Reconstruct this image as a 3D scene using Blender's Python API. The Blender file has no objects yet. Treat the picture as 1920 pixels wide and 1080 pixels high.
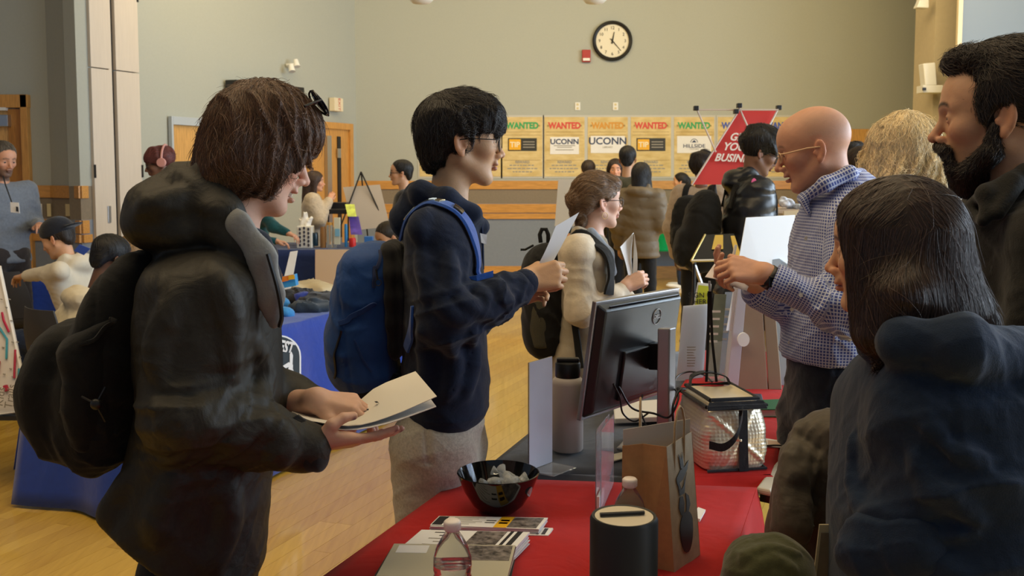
import bpy, bmesh, math, random
import numpy as np
from mathutils import Vector, Matrix, Euler
random.seed(7); rng = np.random.default_rng(7)
SC = bpy.context.scene
COL = SC.collection
PI = math.pi

# ---------------------------------------------------------------- camera, world, lights, exposure
CAM_H = 1.57; PITCH = math.radians(4.5); FPX = 1867.0; V0 = 467.0
cam_d = bpy.data.cameras.new('camera'); cam = bpy.data.objects.new('camera', cam_d); COL.objects.link(cam)
cam.location = (0, 0, CAM_H); cam.rotation_euler = (PI / 2 - PITCH, 0, 0)
cam_d.sensor_width = 36; cam_d.lens = FPX / 1920 * 36
cam_d.shift_y = -(540 - V0) / 1920 * 1.0
cam_d.clip_start = 0.05; cam_d.clip_end = 200
cam_d.dof.use_dof = True; cam_d.dof.focus_distance = 2.4; cam_d.dof.aperture_fstop = 10
SC.camera = cam
SC.view_settings.view_transform = 'Standard'; SC.view_settings.look = 'None'
SC.view_settings.gamma = 1; SC.view_settings.use_curve_mapping = False
SC.view_settings.exposure = 0.12

world = bpy.data.worlds.new('world'); SC.world = world; world.use_nodes = True
bg = world.node_tree.nodes['Background']; bg.inputs[0].default_value = (0.62, 0.78, 1.0, 1); bg.inputs[1].default_value = 0.20

def area(name, loc, target, sx, sy, power, color):
    d = bpy.data.lights.new(name, 'AREA'); d.shape = 'RECTANGLE'; d.size = sx; d.size_y = sy
    d.energy = power; d.color = color
    o = bpy.data.objects.new(name, d); COL.objects.link(o); o.location = loc
    o.rotation_euler = (Vector(target) - Vector(loc)).to_track_quat('-Z', 'Y').to_euler()
    return o
# daylight through the tall windows of the right-hand side of the room, and the hall's warm ceiling lights
area('window_daylight', (8.2, 4.4, 2.4), (0, 5.2, 1.0), 5.5, 3.2, 420, (0.72, 0.85, 1.0))
area('window_daylight', (8.6, 8.4, 2.7), (.4, 3.6, 1.1), 4.0, 3.2, 420, (0.68, 0.84, 1.0))
area('window_daylight', (6.2, 1.2, 2.3), (0, 3.2, 1.1), 3.6, 2.8, 150, (0.72, 0.86, 1.0))
area('ceiling_lights', (-1.5, 3.0, 5.0), (-1.5, 3.6, 0), 6.0, 3.5, 150, (1.0, 0.76, 0.45))
area('ceiling_lights', (1.2, 10.0, 5.0), (1.2, 13.5, 2.4), 9.0, 2.0, 330, (1.0, 0.76, 0.40))

# ---------------------------------------------------------------- picture measurements -> metres
CP, SP = math.cos(PITCH), math.sin(PITCH)
def at(u, v, Y):
    """point that lies Y metres in front of the camera on the sight line of photo pixel (u, v)"""
    a = (u - 960) / FPX; b = -(v - V0) / FPX
    dy = CP + b * SP; dz = -SP + b * CP
    t = Y / dy
    return np.array([a * t, Y, CAM_H + dz * t])
def atz(u, v, z):
    a = (u - 960) / FPX; b = -(v - V0) / FPX
    dy = CP + b * SP; dz = -SP + b * CP
    t = (z - CAM_H) / dz
    return np.array([a * t, dy * t, z])
def V3(*a): return np.array(a, dtype=float)
def unit(v): v = np.asarray(v, float); return v / (np.linalg.norm(v) + 1e-12)

# ---------------------------------------------------------------- scene bookkeeping
def tag(o, label=None, cat=None, group=None, kind=None):
    if label: o['label'] = label
    if cat: o['category'] = cat
    if group: o['group'] = group
    if kind: o['kind'] = kind
    return o
def empty(name, loc=(0, 0, 0), label=None, cat=None, group=None, rz=0):
    o = bpy.data.objects.new(name, None); COL.objects.link(o); o.location = tuple(loc); o.rotation_euler = (0, 0, rz)
    o.empty_display_size = 0.05
    return tag(o, label, cat, group)
def link(name, me, m=None, parent=None, smooth=None):
    o = bpy.data.objects.new(name, me); COL.objects.link(o)
    if m is not None:
        me.materials.clear(); me.materials.append(m)
    if parent is not None:
        o.parent = parent
        if parent.get('_world'):   # parts built in world coordinates: cancel the parent's own offset
            o.matrix_parent_inverse = Matrix.LocRotScale(parent.location, parent.rotation_euler, None).inverted()
    if smooth: me.polygons.foreach_set('use_smooth', [True] * len(me.polygons))
    return o
def wempty(name, loc, label=None, cat=None, group=None):
    o = empty(name, loc, label, cat, group); o['_world'] = 1
    return o
def wpart_parent(o, parent):
    o.parent = parent
    if parent.get('_world'):
        o.matrix_parent_inverse = Matrix.Translation(parent.location).inverted()
    return o

# ---------------------------------------------------------------- materials
MATS = {}
def mat(name, col=(.5, .5, .5), rough=.6, metal=0.0, spec=.5, bump=0.0, bscale=200, var=0.0, vscale=8, attr=False,
        sheen=0.0, trans=0.0, ior=1.45, sss=0.0, coat=0.0, emit=None, estr=0, alpha=1.0, stretch=(1, 1, 1), weave=0):
    if name in MATS: return MATS[name]
    m = bpy.data.materials.new(name); m.use_nodes = True; nt = m.node_tree; N = nt.nodes; L = nt.links
    b = N['Principled BSDF']; b.inputs['Base Color'].default_value = (*col, 1)
    b.inputs['Roughness'].default_value = rough; b.inputs['Metallic'].default_value = metal
    b.inputs['Specular IOR Level'].default_value = spec; b.inputs['IOR'].default_value = ior
    b.inputs['Transmission Weight'].default_value = trans; b.inputs['Alpha'].default_value = alpha
    if sheen: b.inputs['Sheen Weight'].default_value = sheen; b.inputs['Sheen Roughness'].default_value = .5
    if coat: b.inputs['Coat Weight'].default_value = coat; b.inputs['Coat Roughness'].default_value = .15
    if sss:
        b.inputs['Subsurface Weight'].default_value = sss; b.inputs['Subsurface Radius'].default_value = (1, .35, .2)
        b.inputs['Subsurface Scale'].default_value = .006
    if emit: b.inputs['Emission Color'].default_value = (*emit, 1); b.inputs['Emission Strength'].default_value = estr
    src = None
    tc = N.new('ShaderNodeTexCoord'); mp = N.new('ShaderNodeMapping'); mp.inputs['Scale'].default_value = stretch
    L.new(tc.outputs['Object'], mp.inputs[0])
    if attr:
        a = N.new('ShaderNodeVertexColor'); a.layer_name = 'Col'; src = a.outputs[0]
    if var:
        n = N.new('ShaderNodeTexNoise'); n.inputs['Scale'].default_value = vscale; n.inputs['Detail'].default_value = 4
        L.new(mp.outputs[0], n.inputs['Vector'])
        r = N.new('ShaderNodeMapRange'); r.inputs[1].default_value = .3; r.inputs[2].default_value = .7
        r.inputs[3].default_value = 1 - var; r.inputs[4].default_value = 1 + var
        L.new(n.outputs[0], r.inputs[0])
        mx = N.new('ShaderNodeVectorMath'); mx.operation = 'SCALE'
        if src: L.new(src, mx.inputs[0])
        else: mx.inputs[0].default_value = col
        L.new(r.outputs[0], mx.inputs['Scale']); src = mx.outputs[0]
    if src: L.new(src, b.inputs['Base Color'])
    if weave:
        n0 = N.new('ShaderNodeTexNoise'); n0.inputs['Scale'].default_value = weave; n0.inputs['Detail'].default_value = 3; n0.inputs['Distortion'].default_value = 1.2
        L.new(mp.outputs[0], n0.inputs['Vector']); b0 = N.new('ShaderNodeBump'); b0.inputs['Strength'].default_value = .55; b0.inputs['Distance'].default_value = .012
        L.new(n0.outputs[0], b0.inputs['Height'])
    if bump:
        n = N.new('ShaderNodeTexNoise'); n.inputs['Scale'].default_value = bscale; n.inputs['Detail'].default_value = 3
        L.new(mp.outputs[0], n.inputs['Vector'])
        bp = N.new('ShaderNodeBump'); bp.inputs['Strength'].default_value = bump; bp.inputs['Distance'].default_value = .002
        L.new(n.outputs[0], bp.inputs['Height']); L.new(bp.outputs[0], b.inputs['Normal'])
        if weave: L.new(b0.outputs[0], bp.inputs['Normal'])
    MATS[name] = m
    return m
def fabric(name, col, rough=.9, sheen=.25, bump=.35, bscale=420, var=.10, vscale=60, weave=9):
    return mat(name, col, rough, spec=.25, sheen=sheen, bump=bump, bscale=bscale, var=var, vscale=vscale, weave=weave)

# ---------------------------------------------------------------- plain mesh helpers
def mesh_from(name, vs, fs):
    me = bpy.data.meshes.new(name); me.from_pydata([tuple(map(float, v)) for v in vs], [], fs); me.update()
    return me
class MB:
    """collects simple shapes into ONE mesh"""
    def __init__(s): s.v = []; s.f = []
    def add(s, vs, fs):
        o = len(s.v); s.v += [tuple(map(float, v)) for v in vs]; s.f += [tuple(i + o for i in f) for f in fs]; return s
    def box(s, c, size, rot=None, rz=0.0, taper=1.0):
        c = np.array(c, float); h = np.array(size, float) / 2
        R = np.array(rot) if rot is not None else np.array([[math.cos(rz), -math.sin(rz), 0], [math.sin(rz), math.cos(rz), 0], [0, 0, 1]])
        vs = []
        for z in (-1, 1):
            for x, y in ((-1, -1), (1, -1), (1, 1), (-1, 1)):
                t = taper if z > 0 else 1
                vs.append(c + R @ (np.array([x * h[0] * t, y * h[1] * t, z * h[2]])))
        return s.add(vs, [(3, 2, 1, 0), (4, 5, 6, 7), (0, 1, 5, 4), (1, 2, 6, 5), (2, 3, 7, 6), (3, 0, 4, 7)])
    def tube(s, pts, r, n=8, caps=True):
        pts = [np.array(p, float) for p in pts]; k = len(pts)
        rs = [r] * k if np.isscalar(r) else list(r)
        vs = []; up = V3(0, 0, 1)
        prev = None
        for i, p in enumerate(pts):
            d = unit(pts[min(i + 1, k - 1)] - pts[max(i - 1, 0)])
            if prev is None:
                a = np.cross(d, up)
                if np.linalg.norm(a) < .1: a = np.cross(d, V3(1, 0, 0))
                a = unit(a)
            else:
                a = unit(prev - d * np.dot(prev, d))
            prev = a; b = np.cross(d, a)
            for j in range(n):
                t = 2 * PI * j / n; vs.append(p + rs[i] * (math.cos(t) * a + math.sin(t) * b))
        fs = [(i * n + j, i * n + (j + 1) % n, (i + 1) * n + (j + 1) % n, (i + 1) * n + j) for i in range(k - 1) for j in range(n)]
        if caps: fs += [tuple(range(n))[::-1], tuple((k - 1) * n + j for j in range(n))]
        return s.add(vs, fs)
    def lathe(s, prof, c=(0, 0, 0), n=32, rot=None, sx=1, sy=1):
        c = np.array(c, float); vs = []; k = len(prof)
        R = np.array(rot) if rot is not None else np.eye(3)
        for r, z in prof:
            for j in range(n):
                t = 2 * PI * j / n; vs.append(c + R @ V3(r * math.cos(t) * sx, r * math.sin(t) * sy, z))
        fs = [(i * n + j, i * n + (j + 1) % n, (i + 1) * n + (j + 1) % n, (i + 1) * n + j) for i in range(k - 1) for j in range(n)]
        if prof[0][0] > 1e-5: fs.append(tuple(range(n))[::-1])
        if prof[-1][0] > 1e-5: fs.append(tuple((k - 1) * n + j for j in range(n)))
        return s.add(vs, fs)
    def slab(s, poly, off):
        """polygon (list of 3-D points) thickened by vector off"""
        n = len(poly); off = np.array(off, float); vs = [np.array(p, float) for p in poly] + [np.array(p, float) + off for p in poly]
        return s.add(vs, [tuple(range(n))[::-1], tuple(range(n, 2 * n))] + [(i, (i + 1) % n, n + (i + 1) % n, n + i) for i in range(n)])
    def grid(s, G, thick=None):
        """G[i][j] 3-D points -> sheet, optionally thickened by vector"""
        a = len(G); b = len(G[0]); vs = [p for row in G for p in row]
        fs = [(i * b + j, (i + 1) * b + j, (i + 1) * b + j + 1, i * b + j + 1) for i in range(a - 1) for j in range(b - 1)]
        if thick is None: return s.add(vs, fs)
        t = np.array(thick, float); m = len(vs); vs2 = vs + [np.array(p, float) + t for p in vs]
        f2 = [tuple(x + m for x in f[::-1]) for f in fs]
        rim = [i * b for i in range(a)] + [(a - 1) * b + j for j in range(1, b)] + [i * b + b - 1 for i in range(a - 2, -1, -1)] + [j for j in range(b - 2, 0, -1)]
        f3 = [(rim[i], rim[(i + 1) % len(rim)], rim[(i + 1) % len(rim)] + m, rim[i] + m) for i in range(len(rim))]
        return s.add(vs2, fs + f2 + f3)
    def build(s, name, m, parent=None, smooth=False, bevel=0, seg=2, sub=0):
        me = mesh_from(name, s.v, s.f)
        bm = bmesh.new(); bm.from_mesh(me); bmesh.ops.recalc_face_normals(bm, faces=bm.faces); bm.to_mesh(me); bm.free()
        o = link(name, me, m, parent)
        if smooth: me.polygons.foreach_set('use_smooth', [True] * len(me.polygons))
        if bevel:
            md = o.modifiers.new('b', 'BEVEL'); md.width = bevel; md.segments = seg; md.limit_method = 'ANGLE'; md.angle_limit = .6
        if sub: md = o.modifiers.new('s', 'SUBSURF'); md.levels = md.render_levels = sub
        if smooth and not sub:
            md = o.modifiers.new('w', 'EDGE_SPLIT'); md.split_angle = math.radians(50)
        return o
def text(body, m, loc, size, parent=None, rot=(PI / 2, 0, 0), name='lettering', ext=.0008, align='CENTER', shear=0, bold=0, sx=1):
    c = bpy.data.curves.new(name, 'FONT'); c.body = body; c.size = size; c.extrude = ext; c.align_x = align; c.align_y = 'CENTER'
    c.shear = shear; c.offset = bold; c.resolution_u = 3; c.space_line = .9
    o = bpy.data.objects.new(name, c); COL.objects.link(o); o.data.materials.append(m)
    o.location = tuple(loc); o.rotation_euler = rot; o.scale = (sx, 1, 1)
    if parent is not None: wpart_parent(o, parent)
    return o
def text_on(body, m, origin, xdir, ydir, size, parent=None, **k):
    x = unit(xdir); y = np.array(ydir, float); y = unit(y - x * np.dot(x, y)); z = np.cross(x, y)
    M = Matrix(((x[0], y[0], z[0]), (x[1], y[1], z[1]), (x[2], y[2], z[2])))
    return text(body, m, origin, size, parent, rot=M.to_euler(), **k)

# ---------------------------------------------------------------- signed distance modelling: every organic shape is one continuous surface
def catmull(xs, ys, n=65):
    xs = np.asarray(xs, float); ys = np.asarray(ys, float)
    t = np.linspace(xs[0], xs[-1], n); m = np.gradient(ys, xs, axis=0)
    i = np.clip(np.searchsorted(xs, t, side='right') - 1, 0, len(xs) - 2)
    h = (xs[i + 1] - xs[i]); s = (t - xs[i]) / h
    if ys.ndim > 1: s = s[:, None]; h = h[:, None]
    out = (2 * s**3 - 3 * s**2 + 1) * ys[i] + (s**3 - 2 * s**2 + s) * h * m[i] + (-2 * s**3 + 3 * s**2) * ys[i + 1] + (s**3 - s**2) * h * m[i + 1]
    return t, out
class Prim:
    __slots__ = ('f', 'lo', 'hi', 'k', 'op')
    def __init__(s, f, lo, hi, k, op='u'):
        s.f = f; s.lo = np.array(lo, float); s.hi = np.array(hi, float); s.k = k; s.op = op
def ELL(c, r, k=.01, R=None, op='u'):
    c = np.array(c, np.float32); r = np.array(r if not np.isscalar(r) else (r, r, r), np.float32)
    Rm = None if R is None else np.array(R, np.float32)
    def f(P):
        q = P - c
        if Rm is not None: q = q @ Rm
        a = q / r; k0 = np.sqrt((a * a).sum(1)); b = a / r; k1 = np.sqrt((b * b).sum(1)) + 1e-9
        return k0 * (k0 - 1) / k1
    m = np.abs(Rm) @ r if Rm is not None else r
    return Prim(f, c - m, c + m, k, op)
def CAP(a, b, ra, rb=None, k=.01, flat=None, op='u'):
    """tapered capsule a->b; flat=(axis, s) squeezes it along axis by s"""
    rb = ra if rb is None else rb
    a = np.array(a, np.float32); b = np.array(b, np.float32); ba = b - a; l2 = float(ba @ ba) + 1e-12
    n = None
    if flat is not None: n = unit(flat[0]).astype(np.float32); g = np.float32(1 / flat[1] - 1)
    def f(P):
        pa = P - a; h = np.clip((pa @ ba) / l2, 0, 1)
        q = pa - h[:, None] * ba
        if n is not None: q = q + (q @ n)[:, None] * (g * n)
        return np.sqrt((q * q).sum(1)) - (ra + (rb - ra) * h)
    R_ = max(ra, rb)
    return Prim(f, np.minimum(a, b) - R_, np.maximum(a, b) + R_, k, op)
def BOX(c, h, r=.01, k=.01, R=None, op='u'):
    c = np.array(c, np.float32); h = np.array(h, np.float32) - r; Rm = np.eye(3, dtype=np.float32) if R is None else np.array(R, np.float32)
    def f(P):
        q = np.abs((P - c) @ Rm) - h
        return np.sqrt((np.maximum(q, 0)**2).sum(1)) + np.minimum(q.max(1), 0) - r
    m = np.abs(Rm) @ (h + r)
    return Prim(f, c - m, c + m, k, op)
def LOFT(st, k=.02, R=None, o=(0, 0, 0), e=2.0, cap=.02, op='u'):
    """stations (z, cx, cy, rx, ry) in a local frame (R columns = local axes, origin o)"""
    st = sorted(st, key=lambda s: s[0]); st = np.array(st, float)
    t, tab = catmull(st[:, 0], st[:, 1:], 81); tab[:, 2:] = np.maximum(tab[:, 2:], .002)
    z0, z1 = t[0], t[-1]; Rm = np.eye(3, dtype=np.float32) if R is None else np.array(R, np.float32); o = np.array(o, np.float32)
    tab = tab.astype(np.float32)
    def f(P):
        q = (P - o) @ Rm
        x = (np.clip(q[:, 2], z0, z1) - z0) / (z1 - z0) * 80; i = np.minimum(x.astype(np.int32), 79); w = (x - i)[:, None]
        g = tab[i] * (1 - w) + tab[i + 1] * w
        dx = (q[:, 0] - g[:, 0]) / g[:, 2]; dy = (q[:, 1] - g[:, 1]) / g[:, 3]
        if e == 2.0: k0 = np.sqrt(dx * dx + dy * dy)
        else: k0 = (np.abs(dx)**e + np.abs(dy)**e)**(1 / e)
        k1 = np.sqrt((dx / g[:, 2])**2 + (dy / g[:, 3])**2) / (np.sqrt(dx * dx + dy * dy) + 1e-9)
        ds = (k0 - 1) / (k1 + 1e-9)
        dz = np.maximum(z0 - q[:, 2], q[:, 2] - z1)
        a = ds + cap; b = dz + cap
        return np.minimum(np.maximum(a, b), 0) + np.sqrt(np.maximum(a, 0)**2 + np.maximum(b, 0)**2) - cap
    mx = np.array([(tab[:, 0] + tab[:, 2]).max(), (tab[:, 1] + tab[:, 3]).max(), z1]); mn = np.array([(tab[:, 0] - tab[:, 2]).min(), (tab[:, 1] - tab[:, 3]).min(), z0])
    c = (mx + mn) / 2; h = (mx - mn) / 2
    C = o + Rm @ c; H = np.abs(Rm) @ h
    return Prim(f, C - H, C + H, k, op)
class Field:
    def __init__(s): s.p = []; s.disp = []; s.bones = []
    def add(s, *ps):
        for p in ps:
            if isinstance(p, (list, tuple)): s.add(*p)
            else: s.p.append(p)
        return s
    def chain(s, pts, rs, k=.02, flat=None):
        for i in range(len(pts) - 1): s.p.append(CAP(pts[i], pts[i + 1], rs[i], rs[i + 1], k, flat))
        return s
    def ev(s, P, idx=None, disp=True):
        P = P.astype(np.float32); d = None
        for i in (range(len(s.p)) if idx is None else idx):
            p = s.p[i]; v = p.f(P); k = p.k
            if p.op == 'u':
                if d is None: d = v; continue
                h = np.maximum(k - np.abs(d - v), 0) / k
                d = np.minimum(d, v) - h * h * k * .25
            elif d is not None:
                if p.op == 's': v = -v
                h = np.maximum(k - np.abs(d - v), 0) / k
                d = np.maximum(d, v) + h * h * k * .25
        if d is None: return np.full(len(P), 9., np.float32)
        if disp:
            for g in s.disp: d = d + g(P, d)
        return d
    def grad(s, P, e=.002):
        g = np.stack([s.ev(P + np.eye(3, dtype=np.float32)[i] * e) - s.ev(P - np.eye(3, dtype=np.float32)[i] * e) for i in range(3)], 1)
        return g / (np.linalg.norm(g, axis=1, keepdims=True) + 1e-9)
EDG = [(0, 1), (2, 3), (4, 5), (6, 7), (0, 2), (1, 3), (4, 6), (5, 7), (0, 4), (1, 5), (2, 6), (3, 7)]
CO = np.array([[i & 1, (i >> 1) & 1, (i >> 2) & 1] for i in range(8)], np.float32)
def polygonize(F, vox, n=12, pad=.02):
    U = [p for p in F.p if p.op == 'u']
    lo = np.min([p.lo for p in U], 0) - pad; hi = np.max([p.hi for p in U], 0) + pad
    nb = np.maximum(np.ceil((hi - lo) / (vox * n)).astype(int), 1)
    B = np.stack(np.meshgrid(*[np.arange(k) for k in nb], indexing='ij'), -1).reshape(-1, 3)
    bl = lo + B * n * vox; bh = bl + n * vox
    near = np.zeros((len(B), len(F.p)), bool)
    for i, p in enumerate(F.p):
        m = p.k + .012
        if p.op == 'i': near[:, i] = True
        else: near[:, i] = ((bl < p.hi + m) & (bh > p.lo - m)).all(1)
    keep = near[:, [i for i, p in enumerate(F.p) if p.op == 'u']].any(1)
    B = B[keep]; near = near[keep]
    c = (lo + (B + .5) * n * vox)
    dc = np.concatenate([F.ev(c[i:i + 20000]) for i in range(0, len(c), 20000)])
    keep = np.abs(dc) < .87 * n * vox * 2.2 + .015
    B = B[keep]; near = near[keep]
    S = nb * n + 4; mul = np.array([1, S[0], S[0] * S[1]], np.int64)
    g = np.arange(n + 1); gx, gy, gz = np.meshgrid(g, g, g, indexing='ij')
    G = np.stack([gx, gy, gz], -1).reshape(-1, 3)
    Vid = []; Vp = []; Q = []
    for b, nr in zip(B, near):
        base = b * n
        P = (lo + (base + G) * vox).astype(np.float32)
        D = F.ev(P, np.nonzero(nr)[0]).reshape(n + 1, n + 1, n + 1)
        if D.min() > 0 or D.max() < 0: continue
        I = D < 0
        c8 = np.stack([D[x:x + n, y:y + n, z:z + n] for x, y, z in CO.astype(int)], -1)
        s8 = (c8 < 0).sum(-1); act = (s8 > 0) & (s8 < 8)
        ijk = np.argwhere(act)
        if len(ijk):
            v8 = c8[act]; acc = np.zeros((len(ijk), 3)); cnt = np.zeros(len(ijk))
            for a, e in EDG:
                va, ve = v8[:, a], v8[:, e]; m = (va < 0) != (ve < 0)
                t = np.where(m, va / (va - ve + 1e-12), 0)
                pt = CO[a] + t[:, None] * (CO[e] - CO[a]); acc += pt * m[:, None]; cnt += m
            Vp.append(lo + (base + ijk + acc / cnt[:, None]) * vox); Vid.append((base + ijk + 1) @ mul)
        for ax in range(3):
            sl0 = [slice(0, n)] * 3; sl1 = [slice(0, n)] * 3; sl1[ax] = slice(1, n + 1)
            A = I[tuple(sl0)]; E = I[tuple(sl1)]; x = np.argwhere(A != E)
            if not len(x): continue
            ins = A[x[:, 0], x[:, 1], x[:, 2]]; x = x + base + 1
            u = np.zeros(3, int); w = np.zeros(3, int); u[(ax + 1) % 3] = 1; w[(ax + 2) % 3] = 1
            q = np.stack([(x - u - w) @ mul, (x - w) @ mul, x @ mul, (x - u) @ mul], 1)
            q[~ins] = q[~ins][:, ::-1]; Q.append(q)
    Vid = np.concatenate(Vid); Vp = np.concatenate(Vp); Q = np.concatenate(Q)
    o = np.argsort(Vid); Vid = Vid[o]; Vp = Vp[o]
    j = np.minimum(np.searchsorted(Vid, Q), len(Vid) - 1); ok = (Vid[j] == Q).all(1)
    return Vp, j[ok]
def sdf_mesh(name, F, vox, m, parent=None, colf=None, smooth_it=0, uvf=None):
    Vp, Q = polygonize(F, vox)
    me = bpy.data.meshes.new(name); me.vertices.add(len(Vp)); me.vertices.foreach_set('co', Vp.astype(np.float32).ravel())
    me.loops.add(len(Q) * 4); me.loops.foreach_set('vertex_index', Q.astype(np.int32).ravel())
    me.polygons.add(len(Q)); me.polygons.foreach_set('loop_start', np.arange(0, len(Q) * 4, 4, dtype=np.int32))
    me.polygons.foreach_set('loop_total', np.full(len(Q), 4, np.int32))
    me.update(calc_edges=True)
    me.polygons.foreach_set('use_smooth', np.ones(len(Q), bool))
    if colf is not None:
        c = colf(Vp); a = me.color_attributes.new('Col', 'FLOAT_COLOR', 'POINT')
        a.data.foreach_set('color', np.concatenate([c, np.ones((len(c), 1))], 1).astype(np.float32).ravel())
    if uvf is not None:
        c = uvf(Vp); a = me.attributes.new('cloth', 'FLOAT_VECTOR', 'POINT'); a.data.foreach_set('vector', c.astype(np.float32).ravel())
    o = link(name, me, m, parent)
    if smooth_it:
        md = o.modifiers.new('s', 'SMOOTH'); md.factor = .5; md.iterations = smooth_it
    return o
def wrinkle(amp, f, d=(0, 0, 1), seed=0, sharp=.5):
    """cloth folds: broken, forking ridges running across direction d"""
    r = np.random.default_rng(seed); d = unit(d).astype(np.float32); octave = f < 60
    if octave: f = f * 2.0
    a = r.normal(size=(5, 3)).astype(np.float32); a /= np.linalg.norm(a, axis=1, keepdims=True); ph = r.uniform(0, 6, 8)
    def g(P, D):
        w = np.sin(P @ a[0] * f * .45 + ph[0]) + .6 * np.sin(P @ a[1] * f * .8 + ph[1])
        s = np.sin(P @ d * f * .8 + 1.5 * w + ph[2]); s2 = np.sin(P @ (d + .9 * a[4]) * f * 1.1 - 1.3 * w + ph[5])
        m = np.clip(.5 + .8 * np.sin(P @ a[2] * f * .38 + ph[3] + w), 0, 1); m2 = np.clip(.4 + .8 * np.sin(P @ a[3] * f * .33 + ph[4]), 0, 1)
        rd = (1 - np.abs(s))**1.6; r2 = (1 - np.abs(s2))**2.2
        if octave:
            w3 = np.sin(P @ a[3] * f * 1.3 + ph[6]) + .7 * w; s3 = np.sin(P @ (d * .8 + a[1]) * f * 2.1 + 1.5 * w3 + ph[7])
            rd = rd + .42 * (1 - np.abs(s3))**2 * np.clip(.3 + np.sin(P @ a[0] * f * .5 + ph[4]), 0, 1)
        return (-amp * (2.0 * sharp * (rd * m + .8 * r2 * m2 - .35) + (1 - sharp) * .8 * s)).astype(np.float32)
    return g
def ringfold(J, d, Rr, f, amp, seed=0):
    """compression folds at a joint J of a limb running along d"""
    J = np.array(J, np.float32); d = unit(d).astype(np.float32); r = np.random.default_rng(seed); a = r.normal(size=3).astype(np.float32)
    def g(P, D):
        q = P - J; m = np.exp(-(q * q).sum(1) / Rr**2)
        return (-amp * m * (2 * (1 - np.abs(np.sin(.5 * (q @ d * f + 1.8 * np.sin(q @ a * f * .35)))))**1.4 - .7)).astype(np.float32)
    return g
def rotz(a): c, s = math.cos(a), math.sin(a); return np.array([[c, -s, 0], [s, c, 0], [0, 0, 1.]])
def roty(a): c, s = math.cos(a), math.sin(a); return np.array([[c, 0, s], [0, 1, 0], [-s, 0, c]])
def rotx(a): c, s = math.cos(a), math.sin(a); return np.array([[1, 0, 0], [0, c, -s], [0, s, c]])
def frame(face_deg, pitch_deg=0, roll_deg=0):
    """columns: forward, left, up.  face 0 = to the right of the picture, 90 = away, 180 = left, -90 = to the camera; pitch > 0 looks down"""
    return rotz(math.radians(face_deg)) @ roty(math.radians(pitch_deg)) @ rotx(math.radians(roll_deg))
# ---------------------------------------------------------------- people: heads, hands, hair, clothes
class Head:
    def __init__(s, c, R, sc=1.0, w=1.0, jaw=1.0, nose=1.0, chin=1.0, lips=1.0, eye=1.0, open_=0.0, brow=1.0, ear=True, cheek=1.0, neck=1.0, crown=1.0):
        s.c = np.array(c, float); s.R = np.array(R, float); s.s = sc; s.pr = []
        S = sc
        def T(p): return s.c + s.R @ (np.array(p, float) * S)
        s.T = T; R = s.R
        def E(c, r, k=.01, Rl=None, op='u'):
            c = (c[0], c[1] * w, c[2]); r = (r, r, r) if np.isscalar(r) else r
            r = (r[0], r[1] * w, r[2])
            s.pr.append(ELL(T(c), np.array(r) * S, k * S, R if Rl is None else R @ Rl, op))
        def C(a, b, ra, rb, k=.01, op='u', flat=None):
            a = (a[0], a[1] * w, a[2]); b = (b[0], b[1] * w, b[2])
            s.pr.append(CAP(T(a), T(b), ra * S, rb * S, k * S, None if flat is None else (R @ np.array(flat[0]), flat[1]), op))
        E((-.008, 0, .043 * crown), (.100, .075, .087 * crown)); E((.048, 0, .046), (.050, .058, .056), .03)
        E((.046, 0, -.012), (.047, .054, .062), .025); E((.044, 0, -.055), (.040, .042, .042), .02)
        for y in (-1, 1):
            C((-.002, y * .050 * jaw, -.038), (.066, y * .018 * jaw, -.088), .017, .016, .025)
            E((.062, y * .043, -.012), (.020 * cheek, .018 * cheek, .018), .022)
            C((.090, y * .010, .029), (.072, y * .043, .031), .008 * brow, .006 * brow, .014)
        E((.074, 0, -.090), (.017 * chin, .020 * jaw, .015), .016)
        for y in (-1, 1): E((.103, y * .033, .010), (.020, .017, .013), .016, op='s')
        C((.091, 0, .022), (.103 + .010 * nose, 0, -.020), .0062, .0095, .012)
        E((.106 + .009 * nose, 0, -.024), (.010, .0095, .009), .006)
        for y in (-1, 1): E((.102, y * .0125, -.028), (.010, .0065, .0075), .006)
        for y in (-1, 1): E((.109, y * .0065, -.0335), (.006, .0035, .004), .003, op='s')
        E((.094, 0, -.043), (.008, .020, .010), .010)
        E((.0965, 0, -.0495), (.0085, .021, .0052 * lips), .004); 
        dz = -.012 * open_; E((.094, 0, -.0605 + dz), (.0085, .018, .0062 * lips), .004)
        E((.100, 0, -.0548 + dz / 2), (.012, .021, .0011 + .009 * open_), .002, op='s')
        for y in (-1, 1):
            E((.0785, y * .032, .0095), (.0145, .0145, .0130), .004)
            E((.0935, y * .033, .0085), (.0085, .0118, .0040 * eye), .003, op='s')
        if ear:
            for y in (-1, 1):
                Rl = rotz(-y * .38) @ roty(-.18)
                E((-.012, y * .079, .000), (.017, .0065, .031), .006, Rl)
                E((-.008, y * .086, .004), (.0095, .0062, .020), .004, Rl, 's')
                E((-.006, y * .079, -.026), (.008, .005, .009), .006, Rl)
                E((.004, y * .078, -.004), (.005, .004, .008), .004)
        s.neck0 = T((-.022, 0, -.045)); s.w = w; s.eyes = [T((.0785, y * .032 * w, .0095)) for y in (-1, 1)]
        s.cran = [(T((-.008, 0, .043 * crown)), np.array((.100, .075 * w, .087 * crown)) * S)]
    def loc(s, P): return (P - s.c) @ s.R / s.s
    def neck(s, base, r0=.053, r1=.058): return CAP(s.neck0, base, r0 * s.s, r1 * s.s, .03)
SKIN = dict(light=(.64, .36, .215), pale=(.66, .40, .29), tan=(.52, .29, .17), asian=(.62, .37, .21), brown=(.20, .10, .06), dark=(.11, .055, .035), rose=(.62, .32, .205))
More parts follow.
